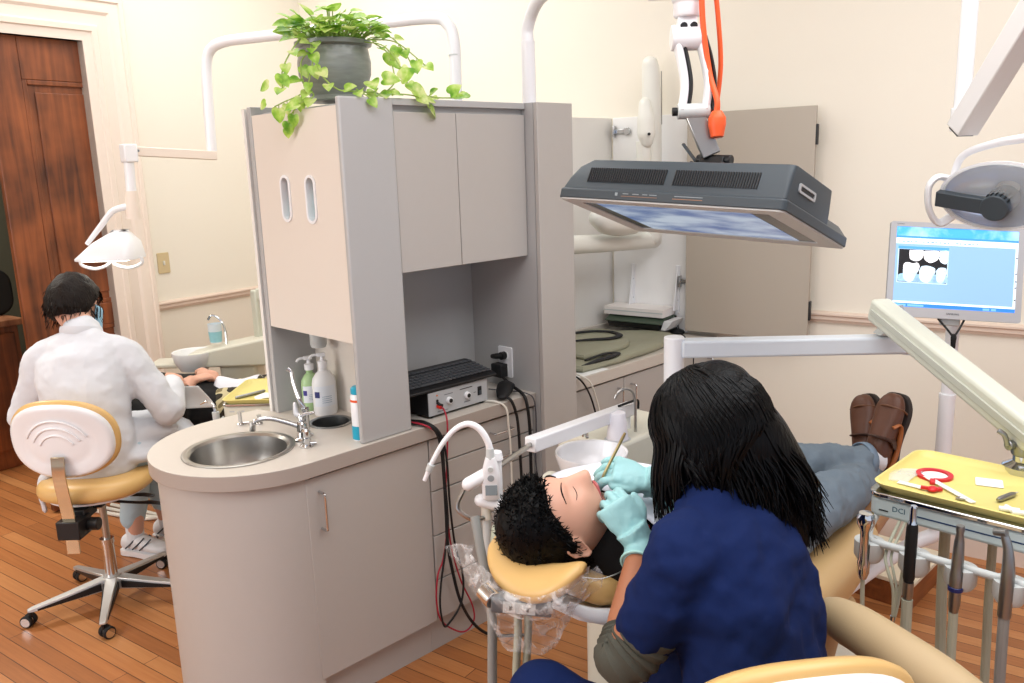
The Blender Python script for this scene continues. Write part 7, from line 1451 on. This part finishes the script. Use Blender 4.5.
for hp, kn_, ft in LEGS:
    g = G(); g.tube([ft + V((0, 0, 0.10)), ft + V((0, 0, 0.0)), ft + V((0, 0.01, -0.03))], [0.041, 0.04, 0.043], 20, 4); g.build('sock', M_sock, hyg)
    fd = V((0.12, -0.24, 0)) if ft.x > 1.2 else V((0.15, 0.2, 0))
    fd = fd.normalized() * 0.26
    g = G(); shoe_mesh(g, ft + V((0, 0, -0.076)) - fd * 0.28, ft + V((0, 0, -0.076)) + fd * 0.72, (0, 0, 1), 0.046, h=0.085); sh = g.build('shoe', mat('white_trainer', (224, 224, 226), 0.5), hyg, subsurf=1)
    g = G(); sole_mesh(g, ft + V((0, 0, -0.074)) - fd * 0.28, ft + V((0, 0, -0.074)) + fd * 0.72, (0, 0, 1), 0.05, 0.022); g.build('sole', M_white, sh)
    dn_ = fd.normalized(); sn = V((-dn_.y, dn_.x, 0))
    for q in (-1, 1):
        for k in range(3):
            a = ft + V((0, 0, -0.076)) - fd * 0.1 + fd * 0.16 * k
            g = G(); g.tube([a + sn * q * 0.046 + V((0, 0, 0.02)), a + dn_ * 0.035 + sn * q * 0.042 + V((0, 0, 0.05)), a + dn_ * 0.05 + sn * q * 0.018 + V((0, 0, 0.072))], 0.0035, 8, 4); g.build('shoe_stripe', M_charcoal, sh)
g = G(); R = []
for i in range(0, 25):
    r = []
    for k in range(48):
        b = 2 * PI * k / 48; f = math.sin(b); zl = 0.05 if f > 0.5 else (-0.065 if f < -0.2 else -0.065 + (f + 0.2) / 0.7 * 0.115)
        a0 = math.asin(max(-0.97, min(0.97, zl / 0.13))); a = PI / 2 * 0.985 + (a0 - PI / 2 * 0.985) * i / 24; th = 0.022 * min(1, (25 - i) / 4)
        p = V(((0.078 + th) * math.cos(a) * math.cos(b), (0.10 + th) * math.cos(a) * math.sin(b), (0.12 + th) * math.sin(a))); p += p.normalized() * (noise.noise(p * 40) * 0.006) * min(1, (25 - i) / 3)
        r.append(HHx @ p)
    R.append(r)
g.rings(R)
rh = random.Random(5)
for k in range(700):
    b = rh.uniform(0, 2 * PI); f = math.sin(b); zl = 0.05 if f > 0.5 else -0.075; z = rh.uniform(zl, 0.14); a = math.asin(max(-0.97, min(0.97, z / 0.145)))
    p = V((0.101 * math.cos(a) * math.cos(b), 0.122 * math.cos(a) * math.sin(b), 0.143 * math.sin(a))); nrm = p.normalized(); d = (nrm * 0.08 + V((rh.uniform(-.3, .3), rh.uniform(-.3, .3), -0.8))).normalized(); L_ = rh.uniform(0.018, 0.04)
    s_ = d.cross(nrm).normalized() * 0.0022; q = p - nrm * 0.004
    vs = [g.bm.verts.new(HHx @ v_) for v_ in (q - s_, q + s_, q + d * L_ * 0.6 + s_ * 0.7 + nrm * 0.003, q + d * L_, q + d * L_ * 0.6 - s_ * 0.7 + nrm * 0.003)]; g._f(vs)
g.build('hair', M_hairb, hyg, fix=False)
g = G(); g.grid(lambda u, v: HHx @ V((0.078 * math.sin((u - 0.5) * 2.6), 0.066 + 0.064 * math.cos((u - 0.5) * 2.6) - 0.05 * (abs(u - 0.5) * 2) ** 2, -0.105 + 0.105 * v)), 20, 8); g.build('face_mask', M_mask, hyg, solid=0.003)

# ------------------------------------------------------------------ second patient, partly seen past the hygienist
AX2 = V((0.72, -0.694, 0)); UP = V((0, 0, 1)); SD = V((0.694, 0.72, 0))
lp = person('person in a black top with hands folded lying behind the sink counter', (1.65, 3.88, 0.5))
B = lambda a, s, z: V((1.60, 3.93, 0)) + AX2 * a + SD * s + UP * z
HL2 = B(-0.42, 0.02, 0.83); m_ = mframe(HL2, SD * 1.0, (UP + AX2 * 0.1).normalized(), -AX2)
X_ = (UP + AX2 * 0.1).normalized(); Y_ = (-AX2 - X_ * (-AX2).dot(X_)).normalized(); m_ = mframe(HL2, X_.cross(Y_), X_, Y_)
g = G(); head_mesh(g, m_); limb(g, [HL2 + AX2 * 0.08, B(-0.27, 0, 0.78), B(-0.2, 0, 0.76)], [0.055, 0.056, 0.06])
limb(g, [B(-0.22, 0, 0.74), B(-0.1, 0, 0.72), B(0.1, 0, 0.70), B(0.25, 0, 0.68)], [(0.12, 0.07), (0.16, 0.09), (0.15, 0.09), (0.15, 0.09)], up=UP)
for q in (-1, 1):
    kn_, an = B(0.68, q * 0.10, 0.73), B(1.05, q * 0.09, 0.66); limb(g, [B(0.25, q * 0.09, 0.68), kn_, an], [0.085, 0.055, 0.036]); limb(g, [an, an + UP * 0.12 + AX2 * 0.05], [0.035, 0.028])
    sh, el2, wr = B(-0.15, q * 0.18, 0.73), B(0.06, q * 0.25, 0.70), B(0.10, q * 0.08, 0.825); limb(g, [sh, sh.lerp(el2, .5), el2], [0.05, 0.045, 0.04]); limb(g, [el2, el2.lerp(wr, .4), wr], [0.04, 0.038, 0.028]); hand_mesh(g, wr, AX2 * 0.6 - SD * q * 0.6 + UP * 0.05, UP, AX2 * -1, [(20, 30, 20)] * 4)
g.build('body', M_skin, lp, remesh=0.007, sm=3, smooth=0)
g = G(); limb(g, [B(-0.24, 0, 0.75), B(-0.12, 0, 0.725), B(0.1, 0, 0.70), B(0.22, 0, 0.685)], [(0.15, 0.085), (0.22, 0.12), (0.23, 0.125), (0.21, 0.11)], up=UP, n=26)
for q in (-1, 1): limb(g, [B(-0.15, q * 0.17, 0.735), B(0.06, q * 0.25, 0.70), B(0.07, q * 0.21, 0.735), B(0.085, q * 0.14, 0.785)], [0.068, 0.06, 0.054, 0.046])
o = g.build('top', M_blackc, lp, remesh=0.009, sm=3, smooth=0); displace(o, 0.014, 0.09)
def camo():
    m = bpy.data.materials.new('patterned_cotton'); m.use_nodes = True; nt = m.node_tree; b = nt.nodes['Principled BSDF']; N = nt.nodes.new; L = nt.links.new
    tc = N('ShaderNodeTexCoord'); v = N('ShaderNodeTexNoise'); v.inputs['Scale'].default_value = 14; v.inputs['Detail'].default_value = 1; L(tc.outputs['Object'], v.inputs['Vector'])
    r = N('ShaderNodeValToRGB'); r.color_ramp.interpolation = 'CONSTANT'; e = r.color_ramp.elements; e[0].position = 0; e[0].color = rgb(48, 42, 30); e[1].position = 0.46; e[1].color = rgb(196, 184, 146)
    k = r.color_ramp.elements.new(0.58); k.color = rgb(120, 108, 74); L(v.outputs['Fac'], r.inputs['Fac']); L(r.outputs['Color'], b.inputs['Base Color']); b.inputs['Roughness'].default_value = 0.9; return m
g = G(); limb(g, [B(0.19, 0, 0.69), B(0.30, 0, 0.68)], [(0.17, 0.11), (0.15, 0.1)], up=UP)
for q in (-1, 1): limb(g, [B(0.25, q * 0.09, 0.68), B(0.68, q * 0.10, 0.73), B(1.0, q * 0.09, 0.665)], [0.105, 0.082, 0.062])
o = g.build('patterned_trousers', camo(), lp, remesh=0.009, sm=3, smooth=0); displace(o, 0.012, 0.08)
g = G(); 
for q in (-1, 1): shoe_mesh(g, B(1.05, q * 0.09, 0.62), B(1.10, q * 0.10, 0.87), -AX2, 0.045) if q < 0 else None
g.build('shoe', M_brownl, lp); g = G(); shoe_mesh(g, B(1.05, 0.09, 0.62), B(1.10, 0.10, 0.87), -AX2, 0.045); g.build('shoe', M_brownl, lp)
g = G(); c_ = HL2; g.ell((0, -0.015, 0.025), (0.088, 0.10, 0.112), m_, 28, 18); g.build('hair', M_hair, lp)
q0, q1, q2, q3 = V((1.473, 3.727, 0.842)), V((1.575, 3.622, 0.842)), V((1.62, 3.575, 0.735)), V((1.50, 3.69, 0.735))
g = G(); g.grid(lambda u, v: tuple(q3.lerp(q2, u).lerp(q0.lerp(q1, u), v) + SD * 0.012 * math.sin(3 * v + u)), 12, 12); g.build('paper_bib', M_paper, loc=tuple(B(0, -0.1, 0.8)), label='white paper sheet on the black top of the far patient', cat='bib', solid=0.002)
g = G(); g.grid(lambda u, v: tuple(B(0.20 + 0.20 * u, -0.10 + 0.20 * v, 0.812 + 0.01 * math.sin(6 * u + 3 * v) - 0.06 * (2 * v - 1) ** 2)), 12, 12); g.build('paper_towel', mat('towel_paper', (226, 228, 236), 0.9), loc=tuple(B(0.3, 0, 0.8)), label='crumpled white towel lying on the patterned trousers', cat='towel', solid=0.003)
# their chair
dc2 = thing('dental_chair', 'tan dental chair behind the sink counter under the patient in black', 'dental chair', tuple(B(0.2, 0, 0)))
def blk(a0, a1, w0, w1, z0, z1, z2, z3, m, nm):
    g = G(); g.rings([[B(a, s_, z) for s_, z in ((-w, zl), (w, zl), (w, zh), (-w, zh))] for a, w, zl, zh in ((a0, w0, z0, z1), ((a0 + a1) / 2, (w0 + w1) / 2 * 1.04, (z0 + z2) / 2, (z1 + z3) / 2), (a1, w1, z2, z3))]); return g.build(nm, m, dc2, bevel=0.025, seg=3)
blk(-0.55, -0.30, 0.12, 0.14, 0.68, 0.735, 0.65, 0.705, M_tan2, 'headrest'); blk(-0.29, 0.24, 0.18, 0.21, 0.53, 0.635, 0.46, 0.58, M_tan2, 'backrest'); blk(0.25, 0.72, 0.27, 0.25, 0.44, 0.57, 0.50, 0.62, M_tan, 'seat'); blk(0.73, 1.16, 0.22, 0.18, 0.52, 0.60, 0.50, 0.57, M_tan, 'leg_rest')
g = G(); g.prism(rrect(0.8, 0.5, 0.1, 6), 0, 0.06, Matrix.Translation(B(0.3, 0, 0)) @ Matrix.Rotation(math.radians(-44), 4, 'Z')); g.build('base_plate', M_ivory, dc2, bevel=0.01)
g = G(); g.prism(rrect(0.3, 0.24, 0.05, 6), 0.06, 0.47, Matrix.Translation(B(0.35, 0, 0)) @ Matrix.Rotation(math.radians(-44), 4, 'Z')); g.build('lift_column', M_ivory, dc2, bevel=0.01)

# ------------------------------------------------------------------ far cuspidor unit
fc = thing('cuspidor_unit', 'cream cuspidor unit against the far wall with a chrome gooseneck', 'cuspidor', (1.96, 4.15, 0))
CFm = Matrix.Translation((1.97, 4.10, 0)) @ Matrix.Rotation(math.radians(-44), 4, 'Z')
g = G(); g.rings([[CFm @ V((x, y, z)) for x, z in ((-0.20, 0.80), (0.24, 0.80), (0.24, 0.95), (-0.20, 0.87))] for y in (-0.09, 0.12)]); g.build('body', M_cream, fc, bevel=0.012, seg=3)
g = G(); g.prism(rrect(0.2, 0.16, 0.03, 4), 0, 0.80, CFm @ Matrix.Translation((0.05, 0.02, 0))); g.build('pedestal', M_cream, fc)
g = G(); g.box((-0.42, -0.06, 0.795), (-0.12, 0.10, 0.82), CFm); g.build('side_shelf', M_cream, fc, bevel=0.008)
Tb = Matrix.Translation((1.81, 4.19, 0.775))
g = G(); g.lathe([(0, 0.03), (0.05, 0.035), (0.085, 0.075), (0.098, 0.105), (0.105, 0.108), (0.106, 0.10), (0.098, 0.06), (0.07, 0.01), (0, 0.0)], Tb, 40); g.build('bowl', mat('white_porcelain_far', (236, 236, 236), 0.2), fc)
g = G(); g.tube([(1.965, 4.12, 0.90), (1.97, 4.13, 0.97), (1.965, 4.15, 1.02), (1.945, 4.18, 1.05), (1.93, 4.20, 1.05), (1.918, 4.21, 1.03)], 0.006, 10, 6); g.build('gooseneck', M_chrome, fc)
g = G(); g.bar((2.115, 4.03, 0.86), (2.115, 4.03, 1.18), 0.055, 0.05); g.bar((2.115, 4.03, 1.16), (2.20, 3.94, 1.16), 0.06, 0.06); g.build('unit_post', mat('pale_cream_enamel', (214, 216, 200), 0.4), fc, bevel=0.008)
Tc = Matrix.Translation((1.925, 4.155, 0.915))
g = G(); g.lathe([(0, 0), (0.03, 0), (0.036, 0.10), (0.034, 0.10), (0.028, 0.004), (0, 0.004)], Tc, 26); cu = g.build('rinse_cup', mat('frosted_cup', (222, 232, 238), 0.35), loc=tuple(Tc @ V((0, 0, 0))), label='clear-blue drinking cup under the gooseneck of the far unit', cat='cup')
g = G(); g.lathe([(0, 0.005), (0.0288, 0.005), (0.0328, 0.06), (0, 0.06)], Tc, 24); g.build('water', mat('blue_water', (120, 190, 206), 0.2), cu)
g = G(); g.lathe([(0.0305, 0.004), (0.0347, 0.06)], Tc, 24); g.build('tinted_band', mat('pale_aqua_band', (150, 204, 214), 0.3), cu)

# ------------------------------------------------------------------ far tray unit
ft_ = thing('delivery_unit', 'cream instrument unit holding the far yellow tray behind the tower', 'dental unit', (1.6, 3.05, 0))
FTm = Matrix.Translation((1.413, 3.074, 0)) @ Matrix.Rotation(math.radians(-45.2), 4, 'Z')      # x towards the tower, y away
g = G(); g.prism(rrect(0.33, 0.30, 0.02, 4, 0.168, 0.16), 0.82, 0.878, FTm); g.build('head', M_cream, ft_, bevel=0.006)
g = G(); g.prism(rrect(0.335, 0.33, 0.03, 5, 0.168, 0.165), 0.879, 0.888, FTm); g.build('tray_rest', M_chrome, ft_, bevel=0.002)
g = G(); g.box((0.10, 0.10, 0.0), (0.20, 0.20, 0.82), FTm); g.build('support_post', M_cream, ft_, bevel=0.01)
for x0, x1, y_ in ((0.03, 0.05, 0.856), (0.065, 0.09, 0.856), (0.20, 0.23, 0.856), (0.04, 0.08, 0.838)):
    g = G(); g.box((x0, 0.0095, y_ - 0.003), (x1, 0.0102, y_ + 0.003), FTm); g.build('printed_line', M_lgrey, ft_, smooth=0)
g = G(); g.rings([[FTm @ V((x, y, z)) for x, y in rrect(0.335 - d, 0.345 - d, 0.03, 5, 0.168, 0.172)] for d, z in ((0.02, 0.8885), (0.0, 0.905), (0.012, 0.906), (0.034, 0.892))]); g.build('instrument_tray', M_yellow, loc=tuple(FTm @ V((0.168, 0.172, 0.8885))), label='yellow instrument tray on the far unit left of the tower', cat='tray', smooth=50)
t = thing('handpiece', 'steel instrument lying on the far yellow tray', 'dental instrument', tuple(FTm @ V((0.08, 0.09, 0.894))))
g = G(); g.tube([FTm @ V((0.045, 0.065, 0.898)), FTm @ V((0.13, 0.15, 0.9))], 0.007, 12, 0, tip=True); g.build('handle', M_dsteel, t)
g = G(); g.tube([FTm @ V((0.12, 0.06, 0.894)), FTm @ V((0.16, 0.08, 0.9)), FTm @ V((0.20, 0.10, 0.894))], [(0.025, 0.003), (0.04, 0.007), (0.03, 0.003)], 12, 5, up=UP); g.build('gauze', M_paper, loc=tuple(FTm @ V((0.16, 0.08, 0.893))), label='white crumpled gauze beside the instrument on far tray', cat='gauze')
t = thing('saliva_ejector', 'white and chrome syringe poking up left of the far yellow tray', 'dental instrument', tuple(FTm @ V((-0.03, 0.02, 0.80))))
g = G(); g.tube([FTm @ V((-0.02, 0.0, 0.76)), FTm @ V((-0.022, 0.0, 0.86))], [0.012, 0.014], 16, 0); g.build('grip', M_lgrey, t)
g = G(); g.tube([FTm @ V((-0.022, 0.0, 0.86)), FTm @ V((-0.03, 0.005, 0.885)), FTm @ V((-0.06, 0.02, 0.897)), FTm @ V((-0.09, 0.03, 0.885))], [0.006, 0.005, 0.004, 0.003], 10, 5); g.build('nozzle', M_chrome, t)
g = G(); g.tube([FTm @ V((0.0, 0.03, 0.83)), FTm @ V((-0.03, 0.01, 0.80)), FTm @ V((-0.02, 0.0, 0.77)), FTm @ V((-0.01, 0.02, 0.6)), FTm @ V((0.1, 0.1, 0.5))], 0.006, 10, 5); g.build('hose', M_lgrey, t)

# ------------------------------------------------------------------ far light on its bent pipe
fl = thing('pipe_light', 'white dental light hanging from a long bent pipe over the hygienist', 'lamp', (2.364, 2.66, 2.0))
g = G(); g.tube([(2.364, 2.66, 2.0), (2.364, 2.66, 2.12), (2.364, 2.66, 2.27), (2.355, 2.685, 2.345), (2.325, 2.765, 2.376), (2.2, 3.1, 2.378), (2.0, 3.60, 2.378), (1.935, 3.76, 2.374), (1.902, 3.84, 2.345), (1.89, 3.872, 2.27), (1.884, 3.88, 2.1), (1.88, 3.885, 1.88)], 0.024, 18, 6); g.build('pipe', M_white, fl)
g = G(); g.cyl((2.364, 2.66, 2.22), (2.364, 2.66, 2.226), 0.0255); g.build('pipe_joint', M_lgrey, fl)
a, b = V((1.895, 3.88, 1.868)), V((1.505, 3.905, 1.895))
g = G(); g.bar(a, b, 0.042, 0.042); g.build('swing_arm', M_trim, fl, bevel=0.004)
g = G(); g.box((b.x - 0.035, b.y - 0.03, 1.845), (b.x + 0.025, b.y + 0.03, 1.925)); g.build('arm_head', M_white, fl, bevel=0.006)
G().cyl(b + V((0.03, -0.02, 0.0)), b + V((0.025, -0.026, 0.0)), 0.006, n=12).build('set_screw', M_dsteel, fl)
g = G(); g.cyl(b + V((-0.01, 0, -0.04)), b + V((-0.015, 0, -0.18)), 0.022); g.build('drop_tube', M_white, fl)
g = G(); g.cyl(b + V((-0.015, 0, -0.18)), b + V((-0.02, 0, -0.30)), 0.027, 0.034); g.cyl(b + V((-0.015, 0, -0.176)), b + V((-0.015, 0, -0.182)), 0.024); g.build('drop_housing', M_trim, fl)
LH = V((1.385, 3.965, 1.475)); c2 = LR
FLm = mframe(LH, c2, V((0.55, 0.55, 0.62)).normalized(), c2.cross(V((0.55, 0.55, 0.62)).normalized()))
g = G(); g.rings([[LH + c2 * x + V((0.7, 0.71, 0)) * y + V((0, 0, z)) for x, y in rrect(w_, d_, 0.05, 6, ox)] for z, w_, d_, ox in ((-0.055, 0.27, 0.20, 0.0), (-0.045, 0.27, 0.20, 0.0), (0.02, 0.19, 0.16, 0.035), (0.06, 0.10, 0.10, 0.055), (0.075, 0.06, 0.06, 0.06))]); g.build('shade', M_white, fl, smooth=50, bevel=0.006)
g = G(); g.box((-0.10, -0.07, -0.004), (0.10, 0.07, 0.0), mframe(LH + V((0, 0, -0.056)), c2, V((0.7, 0.71, 0)), V((0, 0, 1)))); g.build('lens', emis('lit_lens', (255, 250, 235), 6), fl, smooth=0)
g = G(); g.tube([b + V((-0.018, 0, -0.24)), LH + c2 * 0.04 + V((0, 0, 0.16)), LH + c2 * -0.03 + V((0, 0, 0.09)), LH - c2 * 0.10 + V((0, 0, 0.015))], [0.016, 0.014, 0.013, 0.010], 14, 6); g.build('yoke', M_white, fl)
for q in (-1, 1):
    g = G(); x0 = 0.075 * q
    g.tube([LH + c2 * (x0 - 0.065) + V((0, 0, -0.05)), LH + c2 * (x0 - 0.06) + V((0, 0, -0.08)), LH + c2 * x0 + V((0, 0, -0.098)), LH + c2 * (x0 + 0.06) + V((0, 0, -0.08)), LH + c2 * (x0 + 0.065) + V((0, 0, -0.05))], 0.0075, 12, 6); g.build('handle', M_white, fl)
# white hoses on the floor beyond the hygienist's stool
for i in range(3):
    o_ = 0.05 * i; g = G(); g.tube([(1.36 + o_, 4.66, 0.012), (1.44 + o_, 4.46 - o_ * .3, 0.012), (1.53 + o_ * 0.8, 4.30 - o_ * 0.6, 0.012), (1.68 + o_ * 0.6, 4.28 - o_, 0.012), (1.84, 4.32 - o_, 0.012), (1.92, 4.22, 0.012)], 0.0105, 10, 6)
    g.build('floor_hose', M_ivory, loc=(1.5 + o_, 4.4, 0), label=('cream hose on the floor lying nearest the far wall', 'cream hose on the floor between two like hoses', 'cream hose on the floor lying nearest the white shoe')[i], cat='hose')

# ------------------------------------------------------------------ repeats that belong together
GROUPS = {'suction_hose': 'suction hoses under the headrest', 'floor_hose': 'cream hoses on the floor', 'suction_valve': 'suction valves on the assistant arm', 'extension_cord': 'orange cords on the television arm', 'operator_stool': 'operator stools', 'dental_chair': 'dental chairs', 'cuspidor_unit': 'cuspidor units', 'instrument_tray': 'yellow instrument trays',
          'air_syringe': 'instruments on the delivery rod', 'curing_handpiece': 'instruments on the delivery rod', 'steel_handpiece': 'instruments on the delivery rod', 'angled_handpiece': 'instruments on the delivery rod', 'suction_handpiece': 'instruments on the delivery rod'}
for o in C.objects:
    if o.parent is None and 'category' in o:
        n = o.name.split('.')[0]
        if n in GROUPS: o['group'] = GROUPS[n]
        elif n == 'cable': o['group'] = 'cables in front of the drawers' if o.location.x < 2.4 else 'cables in the alcove'
# ------------------------------------------------------------------ light
sc = bpy.context.scene
w = bpy.data.worlds.new('world'); sc.world = w; w.use_nodes = True
bg = w.node_tree.nodes['Background']; bg.inputs[0].default_value = rgb(226, 236, 254); bg.inputs[1].default_value = 1.05
def area(name, loc, target, sx, sy, power, col):
    l = bpy.data.lights.new(name, 'AREA'); l.shape = 'RECTANGLE'; l.size = sx; l.size_y = sy; l.energy = power; l.color = col
    o = bpy.data.objects.new(name, l); C.objects.link(o); o.location = loc
    o.rotation_euler = (V(target) - V(loc)).to_track_quat('-Z', 'Y').to_euler(); o['kind'] = 'helper'; return o
area('assumed_daylight', (-3.2, 3.4, 2.2), (2.0, 2.4, 1.0), 2.6, 2.0, 115, (1.0, 0.98, 0.95))  # soft key light assumed to come from the left, no window is modelled
area('added_ceiling_light', (0.4, 0.4, CEIL - 0.05), (0.4, 0.4, 0), 2.4, 2.4, 62, (0.94, 0.97, 1.0))  # overhead area light added out of view, no ceiling fixture is modelled
area('added_ceiling_light', (2.0, 3.6, CEIL - 0.05), (2.0, 3.6, 0), 2.0, 2.0, 42, (0.95, 0.98, 1.0))  # unseen area light added above the far chair, without a fixture
area('added_ceiling_light', (2.3, 0.2, CEIL - 0.05), (2.3, 0.2, 0), 1.6, 1.6, 40, (0.94, 0.97, 1.0))  # extra light added overhead to brighten the right side
area('added_hall_fill', tuple(WL @ V((-1.2, 1.2, 3.0))), tuple(WL @ V((-1.2, 1.2, 0))), 0.8, 0.8, 70, (1.0, 0.95, 0.86))  # fill light added to brighten the dark back room, no fixture seen there
sc.view_settings.view_transform = 'Standard'; sc.view_settings.look = 'None'; sc.view_settings.gamma = 1; sc.view_settings.exposure = 0.03
sc.view_settings.use_curve_mapping = False
sc.cycles.max_bounces = 8; sc.cycles.caustics_reflective = False; sc.cycles.caustics_refractive = False
